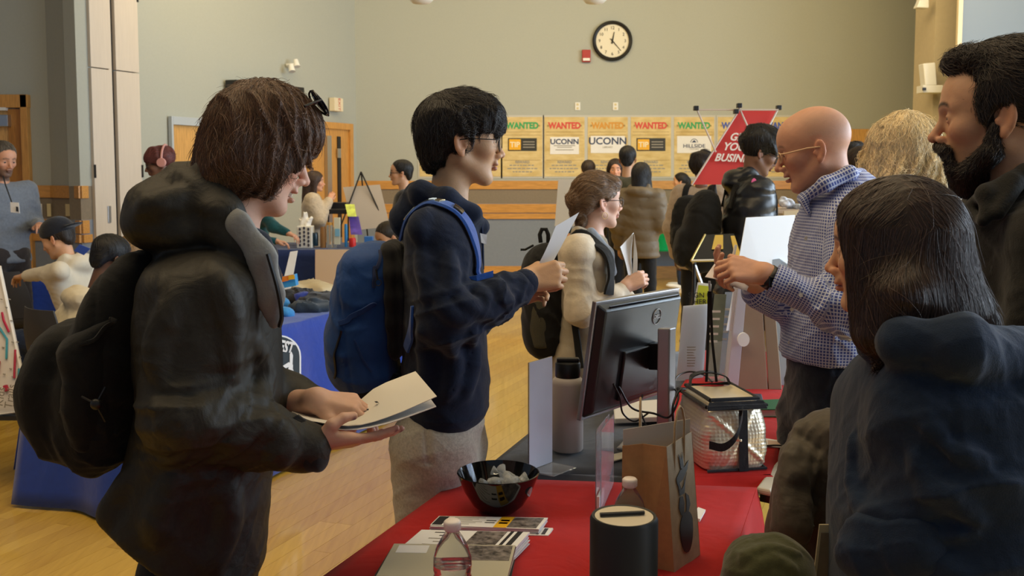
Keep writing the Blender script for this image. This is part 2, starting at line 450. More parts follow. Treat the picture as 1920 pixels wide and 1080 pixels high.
def skin_colour(head, skin, lips=None, brow=(.05, .03, .02), stubble=None, nails=(), nailc=None, beard=None, scalp=None, rosy=.06):
    sk = np.array(skin); lipc = np.array(lips if lips is not None else (sk * (.85, .55, .6)))
    def f(P):
        c = np.repeat(sk[None], len(P), 0)
        L = head.loc(P); x, y, z = L[:, 0], L[:, 1] / head.w, L[:, 2]
        def mix(c, m, col): m = np.clip(m, 0, 1)[:, None]; return c * (1 - m) + np.array(col) * m
        n = np.sin(x * 210 + 3 * np.sin(z * 170)) * np.sin(y * 190 + 2) * .03
        c = c * (1 + n[:, None])
        m = np.exp(-(((np.abs(y) - .040) / .022)**2 + ((z + .022) / .020)**2)) * (x > .03); c = mix(c, m * rosy * 4, sk * (1.08, .72, .68))
        m = np.exp(-((y / .016)**2 + ((z + .024) / .012)**2)) * (x > .09); c = mix(c, m * rosy * 4, sk * (1.05, .75, .7))
        earm = ((np.abs(L[:, 1]) > .074 * head.w) & (np.abs(x + .01) < .035) & (np.abs(z) < .045)); c = mix(c, earm * .35, sk * (1.1, .70, .62))
        m = 1.2 * np.exp(-((y / .020)**4 + ((z + .0555) / .0085)**4)) * (x > .087); c = mix(c, m, lipc)
        yb = np.abs(y); arc = .034 + .004 * np.sin((yb - .012) / .036 * PI) - .10 * np.maximum(yb - .038, 0)
        m = np.clip(1.4 - np.abs(z - arc) / .0042, 0, 1) * np.clip((yb - .008) / .004, 0, 1) * np.clip((.052 - yb) / .006, 0, 1) * (x > .05)
        c = mix(c, m * .9, brow)
        if stubble is not None:
            m = np.clip((-.035 - z) / .02, 0, 1) * np.clip((x + .01) / .02, 0, 1) * (z > -.14); c = mix(c, m * stubble[1], stubble[0])
        if scalp is not None:
            m = np.clip((z - .015 - .9 * np.maximum(x, -.0)) / .03, 0, 1) * np.clip((.045 - x) / .05, 0, 1) * np.clip((.118 - z) / .03, 0, 1); c = mix(c, m * scalp[1], scalp[0])
        for (p, r) in nails:
            m = np.clip(1.5 - np.linalg.norm(P - p, axis=1) / r, 0, 1); c = mix(c, m, nailc if nailc is not None else sk * (1.15, 1.1, 1.1))
        return np.clip(c, 0, 1)
    return f
def eyes_for(head, parent, iris=(.08, .04, .02)):
    me0 = None
    for p in head.eyes:
        me = bpy.data.meshes.new('eye'); bm = bmesh.new()
        bmesh.ops.create_uvsphere(bm, u_segments=20, v_segments=12, radius=.0122 * head.s); bm.to_mesh(me); bm.free()
        co = np.array([v.co for v in me.vertices]); fw = head.R @ V3(1, 0, -.06); cs = (co @ unit(fw)) / (.0122 * head.s)
        c = np.where(cs[:, None] > .93, (.01, .01, .01), np.where(cs[:, None] > .80, iris, (.62, .58, .55)))
        a = me.color_attributes.new('Col', 'FLOAT_COLOR', 'POINT'); a.data.foreach_set('color', np.concatenate([c, np.ones((len(c), 1))], 1).astype(np.float32).ravel())
        me.polygons.foreach_set('use_smooth', [True] * len(me.polygons))
        o = link('eye', me, mat('eyeball', attr=True, rough=.15), None); o.location = tuple(p); wpart_parent(o, parent)
class Hand:
    FX = [(.086, .027), (.090, .009), (.086, -.010), (.078, -.028)]
    FL = [(.041, .025, .019), (.045, .029, .020), (.042, .027, .020), (.033, .020, .018)]
    def __init__(s, w, d, n, thumb=1, sc=1.0, curl=((35, 35, 20),) * 4, spread=3, tpts=None, wr=.026):
        """w wrist, d towards the fingers, n back of the hand, thumb = +-1 chirality"""
        X = unit(d); Z = unit(np.array(n, float) - X * np.dot(n, X)); Y = thumb * np.cross(Z, X)
        s.M = np.stack([X, Y, Z], 1); s.w = np.array(w, float); s.pr = []; s.nails = []; s.tips = []
        def T(p): return s.w + s.M @ (np.array(p, float) * sc)
        s.T = T; c0 = len(s.pr)
        s.pr.append(ELL(T((.0, 0, 0)), np.array((.030, wr, .019)) * sc, .015, s.M))
        for i, (x, y) in enumerate(s.FX):
            s.pr.append(CAP(T((.004, y * .55, 0)), T((x, y, 0)), .0145 * sc, .0112 * sc, .012 * sc))
        s.pr.append(ELL(T((.045, .002, -.008)), np.array((.042, .036, .011)) * sc, .012, s.M))
        for i, (x, y) in enumerate(s.FX):
            p = np.array((x, y, 0.)); a = 0; sp = math.radians(spread * (1.5 - i)); r = .0094 if i < 3 else .0083
            for j, L in enumerate(s.FL[i]):
                a += math.radians(curl[i][j]); dl = np.array((math.cos(a) * math.cos(sp), math.sin(sp), -math.sin(a)))
                q = p + dl * L; s.pr.append(CAP(T(p), T(q), r * sc, (r - .0009) * sc, .0035 * sc)); r -= .0009
                if j == 2:
                    up = np.array((math.sin(a), 0, math.cos(a))); s.nails.append((T(q + up * r * .9 - dl * .003), .0052 * sc)); s.tips.append(T(q))
                p = q
        tp = tpts or [(.016, .020, -.008), (.044, .044, -.018), (.074, .052, -.026), (.100, .048, -.030)]
        rr = [.0165, .0135, .0108, .0092]
        for i in range(3): s.pr.append(CAP(T(tp[i]), T(tp[i + 1]), rr[i] * sc, rr[i + 1] * sc, (.012 if i == 0 else .004) * sc))
        s.nails.append((T(np.array(tp[3]) + V3(0, .004, .0075)), .0062 * sc)); s.tips.append(T(tp[3]))
def orient_field(style, head):
    """flow direction of the hair at points P (world)"""
    def fl(P):
        L = head.loc(P); x, y, z = L[:, 0], L[:, 1], L[:, 2]; Z = np.zeros_like(x)
        if style == 'forward':      # from a crown at the back over the top to the brow, down at the sides
            v = np.stack([.55 + 0 * x, .25 * np.sign(y), -1.0 + 0 * x], 1); cr = np.array((-.05, 0, .12)); q = L - cr
            q = q / (np.linalg.norm(q, axis=1, keepdims=True) + 1e-6); v = v * .45 + q
            back = (x < -.03)[:, None]; v = np.where(back, v * (0.1, 1, 1) + (0, 0, -.7), v)
        elif style == 'down':
            cr = np.array((.0, 0.0, .13)); q = L - cr; q = q / (np.linalg.norm(q, axis=1, keepdims=True) + 1e-6)
            g = head.R.T @ V3(0, 0, -1); v = q * .6 + g * 1.0
        elif style == 'bob':        # sweeps from the part over the side towards the face
            cr = np.array((-.02, .0, .13)); q = L - cr; q = q / (np.linalg.norm(q, axis=1, keepdims=True) + 1e-6)
            v = q * .8 + np.array((.25, 0, -.8)); 
        elif style == 'back':
            v = np.stack([-1 + Z, -.25 * np.sign(y) * (x > -.05), .15 + Z - .5 * (x < -.06)], 1)
        elif style == 'quiff':
            v = np.stack([-.9 + Z, .3 * np.sign(y), -.35 + Z - .7 * (z < .07)], 1)
        elif style == 'beard':
            v = np.stack([.35 + Z, -.3 * np.sign(y), -1 + Z], 1)
        else: v = np.stack([Z, Z, Z - 1], 1)
        return v @ head.R.T
    return fl
def strands(name, F, flow, n, length, steps, m, parent, rad=.0006, lift=.002, wave=0.0, wfreq=60, clump=.004, seed=0, accept=None, noise=.15, droop=0, nclump=0, inward=0.0):
    """individual hairs combed over the hair volume F"""
    r = np.random.default_rng(seed)
    Vp = F.vp; c = Vp[r.integers(0, len(Vp), int(n * 1.0))]
    if accept is not None: c = c[accept(c)]
    n = len(c)
    if n == 0: return None
    if nclump: g = c[r.integers(0, n, nclump)]; 
    P = c.copy(); out = [P.copy()]; st = length / steps; ph = r.uniform(0, 6.28, n); amp = r.uniform(.4, 1.2, n)
    Ln = r.uniform(.55, 1.15, n)[:, None]; jit = r.normal(size=(n, 3)) * noise; low = np.sin(c * 55 + 1.3) @ r.normal(size=(3, 3)) * noise * 1.3
    lf = (r.uniform(-.4, 1, n) * lift)
    for i in range(steps):
        d = F.ev(P, disp=True); g = F.grad(P); v = flow(P); v = v / (np.linalg.norm(v, axis=1, keepdims=True) + 1e-6) + jit + low
        if droop: v = v + V3(0, 0, -droop) * (i / steps)
        v = v - g * (v * g).sum(1, keepdims=True) * .92; v /= (np.linalg.norm(v, axis=1, keepdims=True) + 1e-6)
        if wave: side = np.cross(v, g); v = v + side * (wave * np.cos(i * st * wfreq + ph + 4 * low[:, 0]))[:, None]
        P = P + v * st * Ln; d = F.ev(P); tgt = lf * (i + 1) / steps
        P = P + g * np.clip(tgt - d, -.006, .006)[:, None]; out.append(P.copy())
    A = np.stack(out, 1)
    cu = bpy.data.hair_curves.new(name); cu.add_curves([steps + 1] * n)
    cu.attributes['position'].data.foreach_set('vector', A.astype(np.float32).ravel())
    t = np.linspace(0, 1, steps + 1); ra = (rad * (1 - .75 * t**2))[None] * r.uniform(.6, 1.3, (n, 1))
    ra_a = cu.attributes.get('radius') or cu.attributes.new('radius', 'FLOAT', 'POINT'); ra_a.data.foreach_set('value', ra.astype(np.float32).ravel())
    cu.materials.append(m); o = bpy.data.objects.new(name, cu); COL.objects.link(o); o['kind'] = 'stuff'
    if parent is not None:
        o.parent = parent      # the hair cap itself already sits at the world origin
    return o
def hair_part(name, F, vox, m, parent):
    Vp, Q = polygonize(F, vox); F.vp = Vp.astype(np.float32)
    me = bpy.data.meshes.new(name); me.vertices.add(len(Vp)); me.vertices.foreach_set('co', Vp.astype(np.float32).ravel())
    me.loops.add(len(Q) * 4); me.loops.foreach_set('vertex_index', Q.astype(np.int32).ravel()); me.polygons.add(len(Q))
    me.polygons.foreach_set('loop_start', np.arange(0, len(Q) * 4, 4, dtype=np.int32)); me.polygons.foreach_set('loop_total', np.full(len(Q), 4, np.int32))
    me.update(calc_edges=True); me.polygons.foreach_set('use_smooth', np.ones(len(Q), bool))
    o = link(name, me, m, None); wpart_parent(o, parent); return o
def hair_mat(name, c, rough=.38):
    if name in MATS: return MATS[name]
    m = bpy.data.materials.new(name); m.use_nodes = True; nt = m.node_tree; b = nt.nodes['Principled BSDF']
    h = nt.nodes.new('ShaderNodeHairInfo'); r = nt.nodes.new('ShaderNodeMapRange'); r.inputs[3].default_value = .45; r.inputs[4].default_value = 1.7
    nt.links.new(h.outputs['Random'], r.inputs[0]); mx = nt.nodes.new('ShaderNodeVectorMath'); mx.operation = 'SCALE'; mx.inputs[0].default_value = c
    nt.links.new(r.outputs[0], mx.inputs['Scale']); nt.links.new(mx.outputs[0], b.inputs['Base Color'])
    b.inputs['Roughness'].default_value = rough; b.inputs['Specular IOR Level'].default_value = .55
    MATS[name] = m; return m
def trace(F, u, v, Y0):
    Ys = np.linspace(Y0 - .5, Y0 + .25, 160); P = np.array([at(u, v, y) for y in Ys]); d = F.ev(P, disp=False); i = np.argmax(d < 0)
    return P[i] if (d < 0).any() else None
def folds(F, Y0, lines, r=.012, k=.035, sink=.35):
    """single raised cloth folds laid along the garment's surface"""
    add = []
    for L in lines:
        rr = L[0] if np.isscalar(L[0]) else r; L = L[1:] if np.isscalar(L[0]) else L
        C = catmull(np.arange(len(L)), np.array(L, float), 9)[1] if len(L) > 2 else np.array([np.array(L[0]) + (np.array(L[1]) - np.array(L[0])) * t for t in np.linspace(0, 1, 5)], float)
        P = [trace(F, a, b, Y0) for a, b in C]; P = [p + V3(0, rr * sink, 0) for p in P if p is not None]; n = len(P)
        for i in range(n - 1):
            w = lambda j: rr * (.35 + .65 * math.sin(PI * (j + .3) / (n - .4))); add.append(CAP(P[i], P[i + 1], w(i), w(i + 1), k))
    F.add(add)
M_SKIN = mat('skin', attr=True, rough=.48, spec=.4, sss=.12, bump=.12, bscale=260)
def person(label, loc, group=None): return wempty('person', loc, label, 'person', group)
def put(o, parent): return wpart_parent(o, parent)
# ---------------------------------------------------------------- the hall
def wall_mat():
    m = bpy.data.materials.new('painted_wall'); m.use_nodes = True; nt = m.node_tree; b = nt.nodes['Principled BSDF']
    tc = nt.nodes.new('ShaderNodeTexCoord'); n = nt.nodes.new('ShaderNodeTexNoise'); n.inputs['Scale'].default_value = 40
    nt.links.new(tc.outputs['Object'], n.inputs['Vector'])
    r = nt.nodes.new('ShaderNodeMapRange'); r.inputs[3].default_value = .96; r.inputs[4].default_value = 1.04; nt.links.new(n.outputs[0], r.inputs[0])
    mx = nt.nodes.new('ShaderNodeVectorMath'); mx.operation = 'SCALE'; mx.inputs[0].default_value = (.385, .405, .365)
    nt.links.new(r.outputs[0], mx.inputs['Scale']); nt.links.new(mx.outputs[0], b.inputs['Base Color']); b.inputs['Roughness'].default_value = .75
    bp = nt.nodes.new('ShaderNodeBump'); bp.inputs['Strength'].default_value = .15; nt.links.new(n.outputs[0], bp.inputs['Height']); nt.links.new(bp.outputs[0], b.inputs['Normal'])
    return m
M_WALL = wall_mat()
M_WALLB = mat('wall_lower', (.20, .235, .29), .7, var=.04, vscale=30)
M_PANEL = mat('wall_panel', (.22, .18, .13), .75, var=.06, vscale=40)
M_CREAM = mat('wall_cream', (.52, .44, .30), .7, var=.03, vscale=20)
def wood(name, c, stretch=(2, 2, 30), rough=.35):
    if name in MATS: return MATS[name]
    m = bpy.data.materials.new(name); m.use_nodes = True; nt = m.node_tree; b = nt.nodes['Principled BSDF']
    tc = nt.nodes.new('ShaderNodeTexCoord'); mp = nt.nodes.new('ShaderNodeMapping'); mp.inputs['Scale'].default_value = stretch
    n = nt.nodes.new('ShaderNodeTexNoise'); n.inputs['Scale'].default_value = 3; n.inputs['Detail'].default_value = 6; n.inputs['Distortion'].default_value = .8
    nt.links.new(tc.outputs['Object'], mp.inputs[0]); nt.links.new(mp.outputs[0], n.inputs['Vector'])
    cr = nt.nodes.new('ShaderNodeValToRGB'); cr.color_ramp.elements[0].position = .3; cr.color_ramp.elements[1].position = .75
    cr.color_ramp.elements[0].color = (*[x * .72 for x in c], 1); cr.color_ramp.elements[1].color = (*[min(1, x * 1.15) for x in c], 1)
    nt.links.new(n.outputs[0], cr.inputs[0]); nt.links.new(cr.outputs[0], b.inputs['Base Color']); b.inputs['Roughness'].default_value = rough
    MATS[name] = m; return m
M_OAK = wood('honey_maple', (.60, .30, .075), (30, 30, 2)); M_OAKH = wood('honey_maple_rail', (.60, .30, .075), (2, 30, 30))
M_LAM = mat('beige_laminate', (.60, .54, .47), .45, var=.03, vscale=6, stretch=(8, 8, .6))
M_BLACK = mat('black_plastic', (.012, .012, .013), .4); M_BLACKG = mat('black_gloss', (.006, .006, .007), .06, spec=.6)
M_WHITE = mat('white_plastic', (.75, .75, .72), .35); M_PAPER = mat('white_paper', (.78, .78, .78), .65, var=.02, vscale=20)
M_STEEL = mat('brushed_steel', (.55, .56, .58), .32, metal=1); M_METALD = mat('dark_metal', (.05, .05, .055), .35, metal=.8)
DIR = unit(V3(.396, 1, 0))            # the long direction of the hall
HT = 5.3
def wl(Y): return -2.27 - .396 * (14.6 - Y)
def struct(name, mb, m, **k): o = mb.build(name, m, **k); o['kind'] = 'structure'; return o
def wallseg(mb, a, b, z0, z1, t=.15):
    a = V3(*a, 0); b = V3(*b, 0); n = unit(V3(-(b - a)[1], (b - a)[0], 0))
    mb.slab([a + (0, 0, z0), b + (0, 0, z0), b + (0, 0, z1), a + (0, 0, z1)], n * t)
# floor: narrow hardwood strips running along the hall
FC = V3(.0, 6, 0); PX = np.array([DIR[1], -DIR[0], 0])
def floor_mat():
    m = bpy.data.materials.new('maple_floor'); m.use_nodes = True; nt = m.node_tree; b = nt.nodes['Principled BSDF']
    oi = nt.nodes.new('ShaderNodeObjectInfo'); vc = nt.nodes.new('ShaderNodeVertexColor'); vc.layer_name = 'Col'
    tc = nt.nodes.new('ShaderNodeTexCoord'); mp = nt.nodes.new('ShaderNodeMapping'); mp.inputs['Rotation'].default_value = (0, 0, math.atan2(DIR[0], DIR[1])); mp.inputs['Scale'].default_value = (14, .9, 1)
    g = nt.nodes.new('ShaderNodeNewGeometry'); n = nt.nodes.new('ShaderNodeTexNoise'); n.inputs['Scale'].default_value = 3.5; n.inputs['Detail'].default_value = 6
    nt.links.new(g.outputs['Position'], mp.inputs[0]); nt.links.new(mp.outputs[0], n.inputs['Vector'])
    ad = nt.nodes.new('ShaderNodeMath'); ad.operation = 'MULTIPLY_ADD'; ad.inputs[1].default_value = .34
    nt.links.new(oi.outputs['Random'], ad.inputs[0])
    ml = nt.nodes.new('ShaderNodeMath'); ml.operation = 'MULTIPLY'; ml.inputs[1].default_value = .62; nt.links.new(n.outputs[0], ml.inputs[0]); nt.links.new(ml.outputs[0], ad.inputs[2])
    sp = nt.nodes.new('ShaderNodeSeparateColor'); nt.links.new(vc.outputs[0], sp.inputs[0])
    a2 = nt.nodes.new('ShaderNodeMath'); a2.operation = 'ADD'; nt.links.new(ad.outputs[0], a2.inputs[0]); nt.links.new(sp.outputs[0], a2.inputs[1])
    cr = nt.nodes.new('ShaderNodeValToRGB'); cr.color_ramp.elements[0].color = (.50, .285, .030, 1); cr.color_ramp.elements[1].color = (.80, .53, .095, 1)
    cr.color_ramp.elements[0].position = .15; cr.color_ramp.elements[1].position = .85
    nt.links.new(a2.outputs[0], cr.inputs[0]); nt.links.new(cr.outputs[0], b.inputs['Base Color'])
    b.inputs['Roughness'].default_value = .30; b.inputs['Coat Weight'].default_value = .6; b.inputs['Coat Roughness'].default_value = .09
    return m
M_FLOOR = floor_mat()
floor = struct('floor', MB().box((-.5, 7, -.03), (24, 24, .04)), mat('subfloor', (.22, .10, .03), .5))
def planks():
    w = .083; L = 2.4
    base = bpy.data.meshes.new('plank'); bm = bmesh.new(); bmesh.ops.create_cube(bm, size=1)
    bmesh.ops.scale(bm, vec=(w - .0012, L - .0015, .012), verts=bm.verts); bm.to_mesh(base); bm.free()
    base.materials.append(M_FLOOR); a = base.color_attributes.new('Col', 'FLOAT_COLOR', 'POINT'); a.data.foreach_set('color', [0, 0, 0, 1] * 8)
    base.transform(Matrix.Rotation(-math.atan2(DIR[0], DIR[1]), 4, 'Z'))
    cells = []; r = random.Random(3)
    for i in range(-115, 110):
        off = r.random() * L
        for j in range(-6, 8):
            c = V3(-.4, 7, 0) + PX * i * w + DIR * (j * L + off)
            if not (-8.5 < c[0] < 9 and -1.5 < c[1] < 16): continue
            vis = c[1] > 2.0 and abs(c[0] / max(c[1], .1)) < .62
            cells.append((0 if vis else 1, np.hypot(c[0] + 1.2, c[1] - 3.6) , c, r.random()))
    cells.sort(key=lambda t: (t[0], t[1]))
    for k, (_, _, c, q) in enumerate(cells[:300]):
        o = bpy.data.objects.new('plank', base); COL.objects.link(o); o.location = (c[0], c[1], -.006 + .0002 * q); o.parent = floor
    vs = []; fs = []; cols = []
    bv = [np.array(v.co) for v in base.vertices]; bf = [tuple(p.vertices) for p in base.polygons]
    for _, _, c, q in cells[300:]:
        n0 = len(vs); vs += [v + c + (0, 0, -.006) for v in bv]; fs += [tuple(x + n0 for x in f) for f in bf]; cols += [q * .34, 0, 0, 1] * 8
    me = mesh_from('floorboards', vs, fs); a = me.color_attributes.new('Col', 'FLOAT_COLOR', 'POINT'); a.data.foreach_set('color', cols)
    o = link('floorboards', me, M_FLOOR, floor); o['kind'] = 'stuff'
planks()
# ceiling and the walls
struct('ceiling', MB().box((-.5, 7, HT + .05), (24, 24, .1)), mat('ceiling', (.62, .58, .48), .8))
CR = atz(1742, 600, 0); XR = (1742 - 960) / FPX * 14.6
A1 = (wl(9.82), 9.82); A2 = ((152 - 960) / FPX * 9.72, 9.72); A3 = ((98 - 960) / FPX * 10.05, 10.05); A4 = (-9.5, 10.05)
def banded(name, pts, side):
    hi = MB(); lo = MB(); md = MB(); r1 = MB(); r2 = MB(); r3 = MB(); bb = MB()
    for a, b in zip(pts[:-1], pts[1:]):
        wallseg(hi, a, b, 1.42, HT); wallseg(md, a, b, 1.09, 1.42); wallseg(lo, a, b, 0, 1.09)
        n = unit(V3(-(b[1] - a[1]), b[0] - a[0], 0))
        def off(p, d): return (p[0] - n[0] * d, p[1] - n[1] * d)
        for m_, z0, z1, d in ((r1, 1.30, 1.423, .02), (r2, .955, 1.085, .02), (r3, .865, .945, .028), (bb, 0, .17, .015)):
            wallseg(m_, off(a, d), off(b, d), z0, z1, d)
    w = struct('wall_' + name, hi, M_WALL)
    l = lo.build('lower_wall', M_WALLB, w); p = md.build('wall_band', M_PANEL, w)
    for m_ in (r1, r2, r3): m_.build('rail', M_OAKH, w, bevel=.003)
    b = struct('baseboard_' + name, bb, M_OAKH)
    return w
banded('back', [(-2.27, 14.6), (9.5, 14.6)], 1)
wleft = MB(); wallseg(wleft, A1, (wl(14.6), 14.6), 0, HT); struct('wall_left', wleft, M_WALL)
banded('side', [A4, A3, A2, A1], 1)
wr_ = MB(); wallseg(wr_, (9.4, 14.6), (9.4, 9.6), 0, HT); wallseg(wr_, (9.4, 9.6), (9.4, -2.5), 0, .9); wallseg(wr_, (9.4, 9.6), (9.4, -2.5), 4.2, HT); struct('wall_right', wr_, M_WALL)
# column and pull-down screen at the far right
colx0 = (1742 - 960) / FPX * 12.2; colx1 = (1784 - 960) / FPX * 12.2
struct('trim_1', MB().box(((colx0 + colx1) / 2, 12.5, HT / 2), (colx1 - colx0, .6, HT)), M_CREAM)
ps = wempty('projection_screen', (5.9, 11.6, 3), 'large pale blue-white projection screen behind the bearded man', 'screen')
x0 = (1790 - 960) / FPX * 11.6
MB().box((x0 + 1.5, 11.6, 3.1), (3.0, .02, 4.3)).build('screen_fabric', mat('screen_white', (.22, .26, .31), .9, spec=.1), ps)
MB().box((x0 - .025, 11.59, 3.1), (.05, .05, 4.3)).build('screen_edge', mat('cream_edge', (.70, .58, .38), .6), ps)
# wall-mounted shelf with white device at the column
sd = wempty('wall_projector', at(1742, 150, 12.1), 'small white projector and bracket on the cream column above the blonde head', 'projector')
p = at(1743, 168, 12.1); MB().box(p, (.24, .2, .09)).build('bracket', M_WHITE, sd, bevel=.008)
p = at(1733, 167, 11.98); MB().box(p, (.04, .02, .035)).build('lens', M_BLACK, sd)
p = at(1745, 138, 12.1); MB().slab([at(1731, 119, 12.0), at(1754, 117, 12.0), at(1757, 160, 12.0), at(1735, 160, 12.0)], (0, .15, 0)).build('housing', M_WHITE, sd, bevel=.01)
o = MB().slab([at(1719, 14, 12.1), at(1742, 15, 12.1), at(1742, -6, 12.1), at(1727, -4, 12.1)], (0, .12, 0)).build('wall_light', M_WHITE, bevel=.01); tag(o, 'white wedge-shaped fixture at the top of the cream column', 'light')
# hanging dome lamps
for u, lb in ((790, 'white dome lamp at the top edge above the student in the blue hoodie'), (1115, 'white dome lamp at the top edge just above the wall clock')):
    c = at(u, 8, 10.5); t = wempty('pendant_lamp', c, lb, 'lamp', 'ceiling dome lamps')
    MB().lathe([(.0, 0), (.09, .01), (.13, .05), (.14, .10), (.05, .16), (.02, .22)], c, 24).build('lamp_shade', M_WHITE, t, smooth=True)
    MB().tube([c + (0, 0, .2), (c[0], c[1], HT)], .008).build('rod', M_STEEL, t)
# ---------------------------------------------------------------- left wall fittings
NL = V3(1, -.396, 0); NL = NL / np.linalg.norm(NL)      # wall normal into the room
def onleft(u, v, off=0.0):
    a = (u - 960) / FPX; Y = 8.05 / (.396 - a) if True else 0
    Y = (2.27 + .396 * 14.6) / (.396 - a); p = at(u, v, Y); return p + NL * off
def leftquad(u0, v0, u1, v1, off, t):
    a = onleft(u0, v0); b = onleft(u1, v0); z1 = onleft(u0, v1)[2]
    z0 = a[2]; P = [V3(a[0], a[1], z1), V3(b[0], b[1], z1), V3(b[0], b[1], z0), V3(a[0], a[1], z0)]
    return [q + NL * off for q in P], NL * t
def lq(mb, u0, v0, u1, v1, off, t): P, n = leftquad(u0, v0, u1, v1, off, t); return mb.slab(P, n)
wd = wempty('storage_wall_cabinet', onleft(210, 400), 'tall pale beige folding storage doors on the left wall beside the wood rail', 'cabinet')
def zq(mb, u0, u1, z0, z1, off, t):
    a = onleft(u0, 300); b = onleft(u1, 300)
    return mb.slab([V3(a[0], a[1], z0) + NL * off, V3(b[0], b[1], z0) + NL * off, V3(b[0], b[1], z1) + NL * off, V3(a[0], a[1], z1) + NL * off], NL * t)
for i, (u0, u1, uh, uhi) in enumerate(((169, 205, 194, 170), (216, 259, 235, 259))):
    for z0, z1 in ((.06, 2.57), (2.58, 5.2)):
        d = zq(MB(), u0, u1, z0, z1, .0, .05).build('door', M_LAM, wd, bevel=.004)
        if z0 < 1:
            zq(MB(), uh - 3, uh + 3, 1.05, 1.22, .048, .012).build('handle', M_STEEL, d, bevel=.003)
            for hz in (.4, 1.5): zq(MB(), uhi - 1.5, uhi + 1.5, hz, hz + .13, .045, .012).build('hinge', M_METALD, d)
        else: zq(MB(), uhi - 1.5, uhi + 1.5, 3.3, 3.43, .045, .012).build('hinge', M_METALD, d)
zq(MB(), 206, 212, .0, 5.2, .0, .02).build('centre_strip', M_LAM, wd); zq(MB(), 212, 216, .0, 5.2, .0, .008).build('gap', M_BLACK, wd)
def ldoor(name, u0, u1, ztop, fm, fw, leaf, lb=None):
    d = MB()
    a = onleft(u0, 300); b = onleft(u1, 300)
    zq(d, u0, u0 + fw, 0, ztop, 0, .05); zq(d, u1 - fw, u1, 0, ztop, 0, .05); zq(d, u0 + fw, u1 - fw, ztop - .09, ztop, 0, .05)
    f = struct(name, d, fm, bevel=.004)
    zq(MB(), u0 + fw, u1 - fw, 0, ztop - .09, .0, .015).build('leaf', leaf, f); return f
f = ldoor('door_1', 317, 377, 2.16, mat('pale_frame', (.42, .47, .52), .5), 3.5, wood('honey_maple_light', (.66, .37, .12), (30, 30, 2)))
zq(MB(), 371, 373, 1.45, 1.58, .05, .01).build('hinge', M_METALD, f)
f = ldoor('door_2', 572, 658, 2.24, M_OAK, 6, M_OAK)
zq(MB(), 606, 614, 0, 2.05, .02, .05).build('mullion', M_STEEL, f); zq(MB(), 630, 636, 0, 2.05, .02, .012).build('gap', M_BLACK, f)
zq(MB(), 628, 634, 1.75, 1.88, .03, .02).build('hinge', M_STEEL, f); zq(MB(), 628, 634, .5, .63, .03, .02).build('hinge', M_STEEL, f)
t = wempty('wall_speaker_case', onleft(486, 170), 'long black case mounted high on the left wall behind the brown-haired person', 'screen case')
a = onleft(422, 150); b = onleft(551, 165); MB().slab([a, b, b - (0, 0, .19), a - (0, 0, .19)], NL * .16).build('case', M_BLACK, t, bevel=.006)
t = wempty('exit_sign', onleft(625, 195), 'small cream sign box with reddish letters above the double door', 'sign')
P, n = leftquad(617, 183, 633, 208, .0, .09); MB().slab(P, n).build('housing', mat('cream_plastic', (.75, .66, .48), .5), t, bevel=.006)
c = onleft(625.5, 196) + NL * .093; text_on('EXIT', mat('red_letter', (.6, .10, .06), .5), c, V3(0, 0, -1), DIR, .085, t)
t = wempty('wall_spotlight', onleft(540, 118), 'small white twin spotlight high on the left wall', 'light')
for du in (-5, 4):
    c = onleft(538 + du, 117 - du) + NL * .1; MB().tube([c, c + V3(.02, -.03, -.09)], [.03, .045], 12).build('lamp_head', M_WHITE, t, smooth=True)
MB().tube([onleft(538, 122), onleft(538, 122) + NL * .1], .02).build('arm', M_WHITE, t)
# the open doorway at the far left
Yd = 10.05
def fq(mb, u0, v0, u1, v1, Y, t): return mb.slab([at(u0, v1, Y), at(u1, v1, Y), at(u1, v0, Y), at(u0, v0, Y)], (0, t, 0))
zt = at(30, 178, Yd)[2]
def fx(u, Y=Yd): return (u - 960) / FPX * Y
d = MB(); d.box((fx(57), Yd - .03, zt / 2), (.07, .08, zt)); d.box((fx(-28) , Yd - .03, zt - .065), (1.0, .08, .13)); 
dr = struct('door_3', d, M_OAK, bevel=.005)
MB().box((fx(37), Yd - .015, zt / 2 - .07), (.135, .03, zt - .14)).build('jamb', wood('dark_maple', (.42, .18, .03), (30, 30, 2)), dr)
MB().box((fx(-30), Yd - .01, zt / 2 - .07), (.6, .02, zt - .14)).build('leaf', wood('honey_maple_light', (.66, .37, .12), (30, 30, 2)), dr)
MB().box((fx(12), Yd - .06, at(0, 227, Yd)[2]), (.20, .08, .12)).build('door_closer', M_STEEL, dr, bevel=.006)
MB().box((fx(8), Yd - .05, at(0, 205, Yd)[2]), (.18, .06, .03)).build('closer_arm', M_WHITE, dr)
for u, w, lb, m in ((75, .045, 'bright white switch plate between the wood rails', M_WHITE), (92, .04, 'cream switch plate near the wall corner', mat('ivory', (.62, .53, .30), .5))):
    p = at(u, 394, Yd - .02); o = MB().box(p, (w, .012, .13)).build('switch_plate', m, bevel=.003); tag(o, lb, 'switch', 'switch plates')
a = V3(*A3, 0); b = V3(*A2, 0); q = a + (b - a) * .62; nn = unit(V3(-(b - a)[1], (b - a)[0], 0)); e = unit(b - a)
zc = at(130, 394, 9.85)[2]; o = MB().slab([q - e * .06 + (0, 0, zc - .06), q + e * .06 + (0, 0, zc - .06), q + e * .06 + (0, 0, zc + .06), q - e * .06 + (0, 0, zc + .06)], -nn * .015).build('wall_panel_plate', mat('ivory', (.62, .53, .30), .5), bevel=.003); tag(o, 'square cream control plate on the brown wall band', 'switch')
